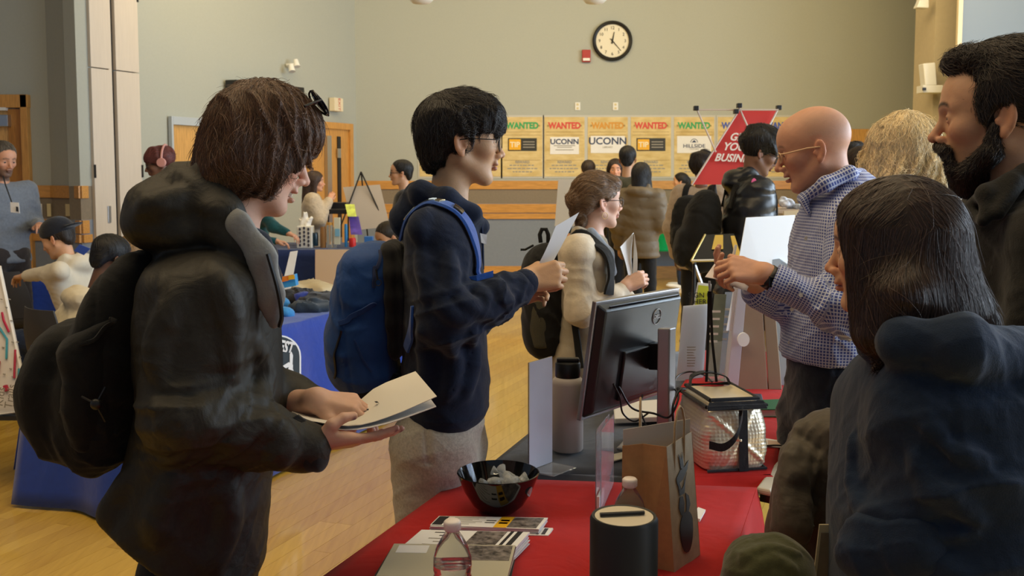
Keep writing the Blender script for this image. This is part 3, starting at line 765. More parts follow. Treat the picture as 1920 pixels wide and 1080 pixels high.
# ---------------------------------------------------------------- back wall fittings
YB = 14.6
def bq(mb, u0, v0, u1, v1, off, t): return mb.slab([at(u0, v1, YB - off), at(u1, v1, YB - off), at(u1, v0, YB - off), at(u0, v0, YB - off)], (0, -t, 0))
t = wempty('wall_clock', at(1148, 77, YB), 'round black-rimmed wall clock reading twenty-three past twelve', 'clock')
c = at(1148, 77, YB - .02); Rc = rotx(PI / 2); r = .288
MB().lathe([(r - .055, .0), (r, .0), (r, .03), (r - .02, .05), (r - .05, .035), (r - .052, .0)], c, 48, Rc).build('rim', M_BLACK, t, smooth=True)
MB().lathe([(0.001, .012), (r - .05, .012), (r - .05, 0), (0.001, 0)], c, 48, Rc).build('dial', mat('dial', (.72, .68, .55), .5), t)
M_INK = mat('ink', (.02, .02, .02), .6)
for h in range(1, 13):
    a = PI / 2 - h * PI / 6; text(str(h), M_INK, c + V3(math.cos(a) * .185, -.016, math.sin(a) * .185), .062, t, name='numeral')
for ang, L, w, nm in ((PI / 2 - (12 + 23 / 60) * PI / 6, .13, .012, 'hour_hand'), (PI / 2 - 23 / 60 * 2 * PI, .19, .008, 'minute_hand'), (PI / 2 + .9, .05, .004, 'second_hand')):
    dd = V3(math.cos(ang), 0, math.sin(ang)); n_ = V3(-dd[2], 0, dd[0]) * w
    MB().slab([c + (0, -.02, 0) - dd * .04 - n_, c + (0, -.02, 0) + dd * L - n_ * .4, c + (0, -.02, 0) + dd * L + n_ * .4, c + (0, -.02, 0) - dd * .04 + n_], (0, -.003, 0)).build(nm, M_INK, t)
t = wempty('fire_alarm', at(1099, 106, YB), 'red fire alarm strobe box beside the wall clock', 'alarm')
bq(MB(), 1091, 94, 1107, 117, 0, .06).build('housing', mat('alarm_red', (.36, .02, .02), .4), t, bevel=.008)
bq(MB(), 1093, 109, 1106, 114, .06, .015).build('strobe_lens', M_WHITE, t)
for u in (1083, 1154):
    t = wempty('outlet_plate', at(u, 199, YB), 'small white plate above the posters, %s' % ('the one nearer the red alarm' if u < 1100 else 'the one under the clock'), 'outlet', 'white wall plates')
    bq(MB(), u - 5, 192, u + 5, 207, 0, .012).build('plate', M_WHITE, t, bevel=.003)
    for dv in (196, 203): bq(MB(), u - 2, dv - 2, u + 2, dv + 2, .012, .003).build('socket', mat('ivory', (.62, .53, .30), .5), t)
d = MB(); bq(d, 1582, 242, 1632, 520, .0, .03); struct('door_4', d, wood('honey_maple_light', (.66, .37, .12), (30, 30, 2)), bevel=.004)
# reward posters
def poster_mat():
    m = bpy.data.materials.new('parchment'); m.use_nodes = True; nt = m.node_tree; b = nt.nodes['Principled BSDF']
    tc = nt.nodes.new('ShaderNodeTexCoord'); n = nt.nodes.new('ShaderNodeTexNoise'); n.inputs['Scale'].default_value = 5; n.inputs['Detail'].default_value = 6
    mp = nt.nodes.new('ShaderNodeMapping'); mp.inputs['Scale'].default_value = (1, 1, 2.5); nt.links.new(tc.outputs['Object'], mp.inputs[0]); nt.links.new(mp.outputs[0], n.inputs['Vector'])
    cr = nt.nodes.new('ShaderNodeValToRGB'); e = cr.color_ramp.elements; e[0].position = .25; e[0].color = (.52, .37, .13, 1); e[1].position = .70; e[1].color = (.72, .58, .29, 1)
    nt.links.new(n.outputs[0], cr.inputs[0]); nt.links.new(cr.outputs[0], b.inputs['Base Color']); b.inputs['Roughness'].default_value = .7
    return m
M_PARCH = poster_mat(); M_PLINE = mat('poster_line', (.33, .22, .08), .7); M_NAVY = mat('navy_print', (.03, .05, .12), .6)
M_TIP = mat('amber_print', (.80, .42, .02), .5); M_GREYTX = mat('grey_print', (.30, .28, .24), .6)
PC = dict(green=(.05, .35, .12), red=(.62, .08, .06), orange=(.62, .30, .05), blue=(.06, .10, .42))
plist = [(787, 'orange', 'U'), (864, 'red', 'U'), (942, 'green', 'T'), (1021, 'red', 'U'), (1102, 'orange', 'L'), (1183, 'red', 'T'), (1264, 'green', 'H'), (1346, 'blue', 'U'), (1427, 'blue', 'T')]
pdesc = ['orange-lettered wanted poster at the left end of the row, mostly behind the student', 'red-lettered wanted poster hidden behind the dark-haired student', 'green-lettered wanted poster with a black and amber logo', 'red-lettered wanted poster with a white panel of small text lines', 'orange-lettered wanted poster with a wide white logo panel', 'red-lettered wanted poster with a black and amber logo', 'green-lettered wanted poster with a white panel and sun emblem', 'blue-lettered wanted poster partly behind the red banner', 'blue-lettered wanted poster behind the bald man']
for (u0, cn, lg), lb in zip(plist, pdesc):
    u1 = u0 + 75; uc = (u0 + u1) / 2; t = wempty('poster', at(uc, 275, YB), lb, 'poster', 'wanted posters on the back wall')
    bq(MB(), u0 - 3, 216, u1 + 3, 334, .0, .008).build('backing', mat('poster_border', (.50, .50, .46), .6), t)
    bq(MB(), u0, 219.5, u1, 331, .008, .006).build('sheet', M_PARCH, t)
    text('WANTED', mat('print_' + cn, PC[cn], .6), at(uc, 236, YB - .016), .125, t, bold=.006, sx=.86)
    for k in (-1, 1): text('\u2605', M_PLINE, at(uc + k * 31, 236, YB - .016), .05, t, name='star')
    lm = MB()
    for v in (247, 253): bq(lm, u0 + 3, v, u1 - 3, v + .7, .014, .002)
    bq(lm, u0 + 3, 300, u1 - 3, 300.6, .014, .002); lm.build('rule', M_PLINE, t)
    text('REWARD', M_GREYTX, at(uc, 304, YB - .016), .05, t, bold=.002)
    for k, (s_, v) in enumerate((('SPONSOR NEEDED FOR', 310), ('A FUTURE OF NEW', 317), ('BUSINESS', 323))): pass
    mt = MB()
    for v, hw in ((310, 24), (316, 28), (322, 18)):
        x = -hw
        rr = random.Random(int(v * uc))
        while x < hw - 3: 
            w_ = rr.uniform(3, 8); bq(mt, uc + x, v - 1.1, uc + min(x + w_, hw), v + 1.1, .014, .002); x += w_ + 1.6
    mt.build('small_print', M_GREYTX, t)
    if lg in 'UL':
        w = 27 if lg == 'U' else 32; pv = (257, 289) if lg == 'U' else (255, 287)
        bq(MB(), uc - w, pv[0], uc + w, pv[1], .014, .006).build('panel', M_PAPER, t)
        text('UCONN', M_NAVY, at(uc, 266 if lg == 'U' else 265, YB - .022), .105 if lg == 'U' else .14, t, bold=.003, sx=1.05)
        q = MB()
        if lg == 'U':
            for v, hw in ((273, 20), (276, 14), (281, 17)): bq(q, uc - hw, v - .7, uc + hw, v + .7, .020, .002)
            q.build('small_print', M_GREYTX, t)
        else: text('LIBRARY', M_GREYTX, at(uc, 276, YB - .022), .04, t)
    elif lg == 'T':
        bq(MB(), uc - 27, 259, uc + 27, 283, .014, .006).build('panel', mat('black_print', (.03, .03, .025), .5), t)
        bq(MB(), uc - 25, 261, uc - 3, 281, .020, .004).build('amber_square', M_TIP, t)
        text('TIP', mat('pale_print', (.85, .75, .5), .5), at(uc - 14, 271.5, YB - .026), .105, t, bold=.003)
        q = MB()
        for v in (266, 271, 276): bq(q, uc + 1, v - .9, uc + 23, v + .9, .020, .002)
        q.build('small_print', M_GREYTX, t)
    else:
        bq(MB(), uc - 32, 255, uc + 32, 287, .014, .006).build('panel', M_PAPER, t)
        text('HILLSIDE', M_NAVY, at(uc, 274, YB - .022), .072, t, bold=.001, sx=1.15); text('VENTURES', M_GREYTX, at(uc, 279.5, YB - .022), .028, t)
        q = MB(); cc = at(uc, 267, YB - .022)
        pts = [cc + V3(math.cos(a) * .05, 0, math.sin(a) * .05) for a in np.linspace(0, PI, 12)]; q.tube(pts, .004, 4)
        q.slab([cc + V3(-.035, 0, 0), cc + V3(.035, 0, 0), cc + V3(0, 0, .035)], (0, -.003, 0)); q.build('sun_emblem', M_NAVY, t)
# ---------------------------------------------------------------- tables and cloths
M_RED = fabric('red_cloth', (.40, .013, .012), .85, .05, .25, 900, .06, 30, weave=5)
M_DARKC = fabric('slate_cloth', (.030, .034, .048), .85, .25, .25, 900, .06, 30, weave=5)
M_BLUEC = fabric('blue_cloth', (.012, .050, .36), .8, .3, .2, 900, .05, 30, weave=5)
M_NAVYC = fabric('navy_cloth', (.010, .026, .12), .85, .2, .2, 900, .05, 30, weave=5)
M_GREENC = fabric('green_cloth', (.0, .36, .10), .8, .2, .2, 900, .05, 30, weave=5)
def cloth(name, C, z, drops, m, label, group=None, n=26, fold=.018, ripple=.0015, seed=1, flare=.05, ff=16, parent=None):
    """C: far-left, far-right, near-right, near-left corners (x, y); drops for far, right, near, left side"""
    r = random.Random(seed); C = [V3(*c, 0) for c in C]; mb = MB()
    G = []
    for i in range(n + 1):
        row = []
        for j in range(n + 1):
            s, t = i / n, j / n; p = (C[0] * (1 - s) + C[1] * s) * (1 - t) + (C[3] * (1 - s) + C[2] * s) * t
            e = min(s, 1 - s, t, 1 - t) * 8; e = min(1, e)
            q = ripple * e * (math.sin(p[0] * 13 + 3 * math.sin(p[1] * 7 + seed)) + abs(math.sin(p[1] * 9 + 2 * math.sin(p[0] * 5 + seed * 2))) * 1.5)
            row.append(V3(p[0], p[1], z + q))
        G.append(row)
    mb.grid(G)
    cen = sum(C) / 4
    for k, dr in enumerate(drops):
        if dr <= 0: continue
        a, b = C[k], C[(k + 1) % 4]; L = np.linalg.norm(b - a); out = unit(V3((b - a)[1], -(b - a)[0], 0))
        if np.dot(out, (a + b) / 2 - cen) < 0: out = -out
        ns = max(12, int(L * 34)); nv = 10; S = []
        ph = r.random() * 6
        for i in range(ns + 1):
            s = i / ns; row = []
            for j in range(nv + 1):
                q = j / nv; p = a + (b - a) * s
                f = fold * q**.7 * (math.sin(s * L * ff + ph + 1.5 * math.sin(s * L * 5 + ph)) + .6 * math.sin(s * L * ff * 1.7 + 2 * ph) + 1)
                ce = max(0, 1 - min(s, 1 - s) * L / .12) * .35
                o_ = out * (f + flare * q + ce * flare * q)
                row.append(V3(p[0], p[1], z - dr * q - .006 * (1 - abs(1 - 2 * q)) ) + o_ + (b - a) / L * ((s - .5) * 2) * ce * flare * q * 1.5)
            S.append(row)
        mb.grid(S)
    o = mb.build(name, m, parent); me = o.data; me.polygons.foreach_set('use_smooth', [True] * len(me.polygons))
    bm = bmesh.new(); bm.from_mesh(me); bmesh.ops.remove_doubles(bm, verts=bm.verts, dist=.0005); bmesh.ops.recalc_face_normals(bm, faces=bm.faces); bm.to_mesh(me); bm.free()
    o.modifiers.clear(); sd = o.modifiers.new('t', 'SOLIDIFY'); sd.thickness = .002; sd.offset = -1
    if label: tag(o, label, 'tablecloth', group)
    return o
def table(C, z, label, group=None, mtop=None):
    c = sum(V3(*q, 0) for q in C) / 4; t = wempty('folding_table', c, label, 'table', group)
    ins = [V3(*q, 0) + (c - V3(*q, 0)) * .02 for q in C]
    MB().slab([q + (0, 0, z - .045) for q in ins], (0, 0, .040)).build('tabletop', mtop or M_WHITE, t, bevel=.01)
    for q in ins:
        p = q + unit(c - q) * .16; MB().tube([p + (0, 0, 0), p + (0, 0, z - .04)], .014).build('leg', M_METALD, t)
    return t
TZ = .75
TA = [(-.136, 2.62), (.635, 2.53), (.15, 1.15), (-.69, 1.15)]
table(TA, TZ - .004, 'front folding table under the smooth red cloth with bowl and leaflets'); cloth('tablecloth', TA, TZ, (.05, .62, .3, .62), M_RED, 'red cloth on the front table under the black bowl', 'red tablecloths', ripple=.004, seed=4, flare=.035)
TB = [(.56, 4.55), (1.32, 4.45), (.70, 2.60), (-.075, 2.70)]
mid = lambda a, b, t: (a[0] + (b[0] - a[0]) * t, a[1] + (b[1] - a[1]) * t)
table(TB, TZ - .012, 'long folding table behind, half slate and half red, holding the monitor')
TBd = [mid(TB[0], TB[1], -.01), mid(TB[0], TB[1], .60), mid(TB[3], TB[2], .60), mid(TB[3], TB[2], -.01)]
cloth('tablecloth', TBd, TZ - .008, (.2, 0, .02, .6), M_DARKC, 'dark slate cloth under the monitor and the steel bottle', ripple=.002, seed=2)
TBr = [(.50 + .30, 4.4), (1.34, 4.47), (.735, 2.86), (.22, 2.60)]
TBr = [mid(TB[0], TB[1], .42), mid(TB[0], TB[1], 1.02), (.70, 2.64), (.30, 2.61)]
cloth('tablecloth', TBr, TZ + .001, (.2, .35, .03, 0), M_RED, 'red cloth on the rear table under the foil bag and display boxes', 'red tablecloths', ripple=.003, seed=7)
t = wempty('table_corner', atz(1440, 905, TZ), 'bare white plastic table corner poking out beside the coat-covered chair', 'table')
P = [atz(1418, 912, TZ), atz(1446, 918, TZ), atz(1475, 880, TZ), atz(1470, 850, TZ), atz(1452, 868, TZ)]
MB().slab([q - (0, 0, .02) for q in P], (0, 0, .018)).build('top', mat('table_plastic', (.58, .55, .47), .5), t, bevel=.006)
MB().slab([q * (1, 1, 1) - (0, 0, .045) + V3(.012, .012, 0) for q in P], (0, 0, .024)).build('rim', M_METALD, t, bevel=.003)

# black bowl with wrapped sweets
zb = TZ + .006; c = atz(934, 960, zb); c[2] = zb
s = 1 / (FPX / (c[1] + .06)); Rb = 77 * s; hb = .098
t = wempty('bowl', c, 'glossy black bowl of clear-wrapped sweets on the red cloth', 'bowl')
MB().lathe([(.001, 0), (.035, 0), (.040, .003), (.062, .022), (.082, .055), (Rb, hb), (Rb - .003, hb + .001), (.079, .057), (.058, .026), (.034, .009), (.001, .008)], c, 56).build('bowl_body', M_BLACKG, t, smooth=True)
M_FILM = mat('clear_film', (.85, .88, .9), .12, trans=.75, ior=1.3, bump=.5, bscale=60)
r = random.Random(5)
for k in range(9):
    p = c + V3(r.uniform(-.015, .045), r.uniform(-.035, .035), .058 + r.uniform(0, .03)); a = r.random() * 3; e = V3(math.cos(a), math.sin(a), r.uniform(-.3, .5)) * .016
    mb = MB(); mb.tube([p - e * 2.4, p - e * 1.3, p - e, p, p + e, p + e * 1.3, p + e * 2.4], [.012, .003, .010, .013, .010, .003, .012], 9)
    o = mb.build('wrapped_sweet', M_FILM, smooth=True); tag(o, 'clear-wrapped white sweet heaped in the black bowl', 'sweet', 'sweets in the bowl')
    
# leaflets
def flatstack(corners_uv, z0, n, th, name, label, group, top=None, jit=.003, seed=0, body=None, cat='leaflet', cols=None, deco=None):
    """a stack of n cards whose footprint on the table is given by photo points"""
    r = random.Random(seed); P = [atz(u, v, z0) for u, v in corners_uv]; c = sum(P) / 4; root = None
    for k in range(n):
        d = V3(r.uniform(-jit, jit), r.uniform(-jit, jit), 0); a = r.uniform(-.02, .02) * (jit > .001); R = rotz(a)
        poly = [c + R @ (p - c) + d + (0, 0, k * th) for p in P]
        o = MB().slab(poly, (0, 0, th * .86)).build(name, body or (cols[k % len(cols)] if cols else M_PAPER))
        tag(o, label if k < n - 1 else label.replace('beneath', 'topmost, of').replace('lower', 'top'), cat, group)
        root = o; last = poly
    return root, [p + (0, 0, th * .9) for p in last]
M_PHOTO = mat('photo_print', (.16, .14, .13), .35, var=.9, vscale=70); M_YEL = mat('yellow_print', (.80, .45, .02), .45); M_BLKP = mat('black_ink_print', (.025, .025, .03), .4)
def inq(P, s0, t0, s1, t1):
    f = lambda s, t: (P[0] * (1 - s) + P[1] * s) * (1 - t) + (P[3] * (1 - s) + P[2] * s) * t
    return [f(s0, t0), f(s1, t0), f(s1, t1), f(s0, t1)]
def flat(parent, P, s0, t0, s1, t1, m, name='print', h=.0003): return MB().slab(inq(P, s0, t0, s1, t1), (0, 0, h)).build(name, m, parent)
# stack 1: the tilted pile with the yellow band (far-left, far-right, near-right, near-left)
S1 = [(822, 979), (1026, 981), (1010, 1003), (806, 996)]
root, P = flatstack(S1, TZ + .006, 7, .0021, 'leaflet', 'beneath the topmost glossy leaflet in the pile with a yellow band', 'leaflets in the yellow-banded pile', jit=.0012, seed=1)
root['label'] = 'topmost white leaflet with a yellow band and a dark photograph'
flat(root, P, .01, .05, .10, .95, M_BLKP); flat(root, P, .58, .0, .70, 1, M_YEL); flat(root, P, .70, .05, .97, .95, M_PHOTO)
for k in range(6): flat(root, P, .16 + .0, .12 + k * .13, .44 - (k % 3) * .05, .15 + k * .13, M_GREYTX)
for k in range(2): flat(root, P, .47, .35 + k * .2, .56, .42 + k * .2, M_INK)
for k in range(2): flat(root, P, .60, .28 + k * .24, .68, .42 + k * .24, M_BLKP)
S1b = [(990, 991), (1037, 993), (1028, 1007), (980, 1006)]
root2, P2 = flatstack(S1b, TZ + .005, 2, .002, 'leaflet', 'lower dark-striped leaflet sticking out right of the yellow-banded pile', 'striped leaflets right of the pile', seed=2, jit=.0005)
flat(root2, P2, .5, .1, .6, .9, M_BLKP); flat(root2, P2, .7, .1, .85, .9, M_BLKP)
# stack 2: white cards with photograph, and the folded booklets in front
S2 = [(790, 1016), (992, 1022), (955, 1062), (752, 1048)]
root, P = flatstack(S2, TZ + .004, 12, .0024, 'leaflet', 'beneath the topmost white card in the fanned middle pile', 'white cards in the fanned pile', jit=.0035, seed=3)
root['label'] = 'topmost white card with lettering lines and a photograph, middle pile'
flat(root, P, .52, .02, .80, .98, M_PHOTO); flat(root, P, .83, .0, .86, 1, M_BLKP); flat(root, P, .89, 0, .94, 1, M_BLKP)
for k in range(5): flat(root, P, .15 + .07 * (k % 2), .12 + k * .17, .38, .16 + k * .17, M_INK if k in (0, 1) else M_GREYTX)
cols = [mat('booklet_cream', (.50, .47, .36), .5), mat('booklet_dark', (.05, .05, .045), .45), mat('booklet_cream', (.50, .47, .36), .5)]
S3 = [(735, 1052), (962, 1056), (945, 1120), (700, 1115)]
root, P = flatstack(S3, TZ + .003, 12, .0032, 'booklet', 'beneath the topmost folded booklet of the near pile behind the bottle', 'booklets in the near pile', jit=.006, seed=5, cols=cols, cat='booklet')
root['label'] = 'topmost folded booklet of the near pile behind the water bottle'
flat(root, P, .05, .05, .30, .3, M_PAPER); flat(root, P, .62, .03, .98, .5, M_PHOTO); flat(root, P, .36, .1, .40, .2, M_BLKP); flat(root, P, .48, .1, .52, .2, M_BLKP)
S4 = [(1308, 957), (1322, 962), (1312, 980), (1296, 975)]
root, P = flatstack(S4, TZ + .004, 3, .003, 'leaflet', 'lower white card peeping out right of the kraft paper bag', 'white cards right of the paper bag', jit=.001, seed=8)

# water bottles
M_PET = mat('clear_plastic', (.93, .96, .98), .04, trans=.96, ior=1.25, spec=.5); M_CAP = mat('bottle_cap', (.82, .74, .70), .45)
M_WATER = mat('water', (.95, .98, 1.0), .0, trans=1, ior=1.33)
def water_bottle(u, vtop, Y, label, h=.215, rad=.034):
    top = at(u, vtop, Y); c = V3(top[0], top[1], TZ + .005); h = top[2] - c[2]
    t = wempty('water_bottle', c, label, 'bottle', 'water bottles on the red cloth')
    prof = [(.001, .004), (rad * .6, .0), (rad * .95, .004), (rad, .015)]
    zz = .02
    while zz < h - .085: prof += [(rad, zz), (rad * .93, zz + .006), (rad, zz + .012)]; zz += .017
    prof += [(rad, h - .080), (rad * .98, h - .066), (rad * .80, h - .046), (rad * .50, h - .028), (.0115, h - .020), (.0115, h - .012)]
    MB().lathe(prof, c, 40).build('shell', M_PET, t, smooth=True)
    MB().lathe([(max(a - .0012, .001), b + .001) for a, b in prof[:-5] if b < h * .62], c, 32).build('water', M_WATER, t, smooth=True)
    mb = MB(); mb.lathe([(.0135, h - .018), (.0150, h - .016), (.0150, h - .003), (.012, h), (.001, h)], c, 28); mb.build('cap', M_CAP, t, smooth=True)
    q = MB()
    for k in range(28): a = k * 2 * PI / 28; q.box(c + V3(math.cos(a) * .0150, math.sin(a) * .0150, h - .010), (.0006, .0012, .011), rz=a)
    q.build('cap_ridges', M_CAP, t)
    return t
wb = water_bottle(848, 975, 1.70, 'clear water bottle with pale cap standing in front of the booklets')
lb = MB(); c = np.array(wb.location)
for k in range(6): a = -2.2 + k * .10; lb.slab([c + V3(math.cos(a) * .0345, math.sin(a) * .0345, .085), c + V3(math.cos(a + .03) * .0345, math.sin(a + .03) * .0345, .085), c + V3(math.cos(a + .13) * .0345, math.sin(a + .13) * .0345, .105), c + V3(math.cos(a + .10) * .0345, math.sin(a + .10) * .0345, .105)], (0, -.0006, 0))
lb.build('label_rays', M_BLKP, wb)
water_bottle(1181, 896, 1.96, 'clear water bottle between the acrylic stand and the paper bag')
# black canister with a cream lid and a pen
top = at(1170, 966, 1.60); rc = .056; t = wempty('canister', V3(top[0], top[1], TZ + .005), 'tall matt black cylinder with cream lid and pen on top', 'canister'); c = V3(top[0], top[1], TZ + .005); h = top[2] - c[2]
MB().lathe([(.001, 0), (rc, 0), (rc, .01), (rc, h - .006), (rc - .003, h), (rc - .007, h - .001), (rc - .007, h - .006), (.001, h - .006)], c, 48).build('body', mat('matt_black', (.012, .012, .012), .5), t, smooth=True)
MB().lathe([(.001, h - .006), (rc - .008, h - .006), (rc - .008, h - .001), (.001, h - .001)], c, 40).build('lid', mat('cream_lid', (.60, .53, .40), .5), t)
o = MB().tube([c + V3(-.040, -.006, h + .003), c + V3(.034, .004, h + .003)], .0035, 10).build('pen', M_BLACK); tag(o, 'black pen lying across the canister lid', 'pen')
# kraft bag
M_KRAFT = mat('kraft_paper', (.46, .25, .10), .75, var=.08, vscale=60); M_KRAFTL = mat('kraft_paper_face', (.44, .34, .22), .75, var=.08, vscale=60)
zc = TZ + .004; Cb = atz(1265, 1078, zc); Fb = atz(1313, 1040, zc); Lb = Cb + V3(-.105, .035, 0); Bb = Lb + (Fb - Cb)
Ct = at(1250, 838, Cb[1]); Ft = at(1297, 809, Fb[1]); Lt = at(1167, 836, Lb[1]); Bt = Lt + (Ft - Ct); hB = Ct[2] - Cb[2]
t = wempty('paper_bag', (Cb + Fb + Lb + Bb) / 4, 'tall kraft paper bag with a black hatted figure and twisted handles', 'bag')
Gm = (Lb + Cb) / 2 + V3(.0, .012, 0); Gt = (Lt + Ct) / 2 + V3(.0, .020, 0)
MB().slab([Lb, Gm, Gt, Lt], (0, .0008, 0)).slab([Gm, Cb, Ct, Gt], (0, .0008, 0)).build('gusset', M_KRAFT, t)
MB().slab([Cb, Fb, Ft, Ct], (-.0008, 0, 0)).build('face_panel', M_KRAFTL, t); MB().slab([Lb, Bb, Bt, Lt], (.0008, 0, 0)).build('back_panel', M_KRAFT, t)
MB().slab([Bb, Fb, Ft, Bt], (0, -.0008, 0)).slab([Cb, Fb, Bb, Lb], (0, 0, .0008)).build('far_panel', M_KRAFT, t)
MB().slab([Lt + (.002, .006, -.03), Ft + (-.004, -.003, -.03), Ft + (-.004, -.003, .028), Lt + (.002, .006, .032)], (0.0, .0012, 0)).build('white_insert', mat('insert_white', (.62, .56, .50), .7), t)
def loop(a, b, top, mm, par, r=.0022, nm='handle'):
    pts = [a + (b - a) * (.5 - .5 * math.cos(x)) * 1.0 + V3(0, 0, 1) * math.sin(x)**.5 * (top - max(a[2], b[2])) if 0 < x < PI else (a if x <= 0 else b) for x in np.linspace(0, PI, 15)]
    return MB().tube(pts, r, 8).build(nm, mm, par, smooth=True)
M_TWINE = mat('twisted_paper', (.42, .29, .16), .8, bump=.4, bscale=300)
fz = lambda s, z, X=Cb, Y_=Fb: X + (Y_ - X) * s + V3(-.0035 - .012 * (z / hB), 0, z) + V3(.004, -.001, 0)
a = Ct + (Ft - Ct) * .28 + (.001, -.002, 0); b = Ct + (Ft - Ct) * .66 + (.001, -.002, 0)
MB().tube([a + (0, 0, -.06), a, a + (0, 0, .035), a + (b - a) * .25 + (0, 0, .062), a + (b - a) * .5 + (0, 0, .070), a + (b - a) * .75 + (0, 0, .062), b + (0, 0, .035), b, b + (0, 0, -.06)], .0024, 8).build('handle', M_TWINE, t, smooth=True)
a = Lt + (Bt - Lt) * .28; b = Lt + (Bt - Lt) * .66
a = a + (.02, 0, 0); b = b + (.0, 0, 0)
MB().tube([a, a + (0, 0, .04), a + (b - a) * .25 + (0, 0, .076), a + (b - a) * .5 + (0, 0, .086), a + (b - a) * .75 + (0, 0, .076), b + (0, 0, .04), b], .0024, 8).build('handle', M_TWINE, t, smooth=True)
def bagpt(s, z): return Cb * (1 - s) + Fb * s + (Ct - Cb) * (z / hB) * (1 - s) + (Ft - Fb) * (z / hB) * s + V3(.001, -.001, 0)
def bagpoly(L): return [bagpt(s, z) for s, z in L]
q = MB(); off = (.0006, -.0006, 0)
q.slab(bagpoly([(.44, .205), (.40, .236), (.50, .222), (.54, .236), (.56, .20)]), off)                      # hat crown
q.slab(bagpoly([(.25, .190), (.28, .176), (.50, .180), (.70, .196), (.76, .212), (.60, .204), (.42, .202)]), off)  # brim
q.slab(bagpoly([(.30, .176), (.34, .152), (.52, .150), (.58, .172), (.66, .190), (.50, .166), (.42, .162), (.36, .178)]), off)
q.slab(bagpoly([(.34, .148), (.28, .128), (.34, .112), (.44, .104), (.50, .130), (.46, .146)]), off)
q.slab(bagpoly([(.56, .150), (.68, .140), (.72, .120), (.62, .106), (.54, .110), (.58, .132)]), off)
body = [(.52 + .26 * math.cos(a) * (1 if math.sin(a) > 0 else .95), .078 + (.034 if math.sin(a) > 0 else .052) * math.sin(a)) for a in np.linspace(0, 2 * PI, 22)[:-1]]
q.slab(bagpoly(body), off); q.build('printed_figure', M_BLKP, t)
# acrylic stands
M_ACR = mat('acrylic', (.90, .93, .97), .05, trans=.90, ior=1.2, spec=.5); M_LAV = mat('pale_sheet', (.50, .52, .62), .5, var=.05, vscale=10)
t = wempty('acrylic_sign_stand', atz(1010, 885, TZ), 'clear acrylic sign stand with a grey-blue sheet left of the steel bottle', 'sign holder', 'acrylic sign holders')
A = atz(990, 884, TZ + .004); B = atz(1033, 868, TZ + .004); A2_ = at(990, 680, A[1]); B2_ = at(1033, 668, B[1]); nn = unit(np.cross(B - A, (0, 0, 1)))
MB().slab([A, B, B2_, A2_], nn * .003).build('panel', M_ACR, t); MB().slab([A + nn * .004 + (0, 0, .004), B + nn * .004 + (0, 0, .004), B2_ + nn * .004, A2_ + nn * .004], nn * .0008).build('sheet', M_LAV, t)
MB().slab([A, B, B + nn * .075 + (0.01, 0, 0), A + nn * .075 + (0.01, 0, 0)], (0, 0, .003)).build('foot', M_ACR, t)
text_on('AGENDA', M_GREYTX, (A + B) / 2 * .45 + (A2_ + B2_) / 2 * .55 - nn * .001, B - A, (0, 0, 1), .001, t) if False else None
t = wempty('acrylic_sign_stand', atz(1127, 955, TZ), 'empty clear acrylic holder edge-on between bowl and paper bag', 'sign holder', 'acrylic sign holders')
A = atz(1116, 962, TZ + .006); B = atz(1141, 905, TZ + .006); A2_ = at(1117, 806, A[1]); B2_ = at(1141, 776, B[1]); nn = unit(np.cross(B - A, (0, 0, 1)))
for k in (0, .012): MB().slab([A + nn * k, B + nn * k, B2_ + nn * k, A2_ + nn * k], nn * .002).build('panel', M_ACR, t)
MB().slab([A, B, B + nn * .012, A + nn * .012], (0, 0, .003)).build('foot', M_ACR, t)
MB().slab([A + nn * .004 + (0, 0, .006), A * .7 + B * .3 + nn * .004 + (0, 0, .006), A * .7 + B * .3 + nn * .004 + (0, 0, .04), A + nn * .004 + (0, 0, .04)], nn * .006).build('cards', M_PAPER, t)
# steel bottle
c = atz(1064, 843, TZ + .002); rb = .046; zt = at(1064, 705, c[1])[2] - c[2]; zl = at(1064, 677, c[1])[2] - c[2]
t = wempty('steel_bottle', c, 'off-white steel bottle with a black spout lid beside the monitor', 'bottle')
MB().lathe([(.001, 0), (rb - .004, 0), (rb, .005), (rb, zt - .022), (rb * .96, zt - .010), (rb * .74, zt), (.001, zt)], c, 48).build('body', mat('bottle_white', (.56, .50, .46), .5), t, smooth=True)
MB().lathe([(.036, zt - .002), (.037, zt + .002), (.037, zl - .006), (.034, zl - .002), (.001, zl - .002)], c, 40).build('lid', M_BLACK, t, smooth=True)
lid = MB().box(c + V3(0, 0, zl + .004), (.066, .024, .012)); lid.build('lid_handle', M_BLACK, t, bevel=.004)
# monitor
TL = at(1118, 566, 2.72); TR = at(1275, 540, 3.10); BL = at(1088, 790, 2.76); BR = BL + (TR - TL); BR[2] = BL[2] - .004
t = wempty('monitor', (atz(1240, 790, TZ)), 'black computer monitor seen from behind with a round white emblem', 'monitor')
nb = unit(np.cross(TR - TL, BL - TL)); nb = nb if nb[1] < 0 else -nb      # towards the viewer's side (the back of the casing)
X_ = unit(TR - TL); Yv = unit(TL - BL)
MB().slab([BL, BR, TR, TL], -nb * .014).build('bezel', mat('bezel_silver', (.32, .31, .32), .35, metal=.6), t, bevel=.003)
def mp(s, q, o=0): return BL * (1 - s) * (1 - q) + BR * s * (1 - q) + TR * s * q + TL * (1 - s) * q + nb * o
mb = MB(); G0 = [mp(.01, .02), mp(.99, .02), mp(.99, .98), mp(.01, .98)]; G1 = [mp(.05, .07, .022), mp(.95, .07, .022), mp(.95, .93, .022), mp(.05, .93, .022)]
mb.add(G0 + G1, [(3, 2, 1, 0), (4, 5, 6, 7), (0, 1, 5, 4), (1, 2, 6, 5), (2, 3, 7, 6), (3, 0, 4, 7)]); M_CASE = mat('monitor_case', (.018, .018, .020), .30, bump=.15, bscale=900)
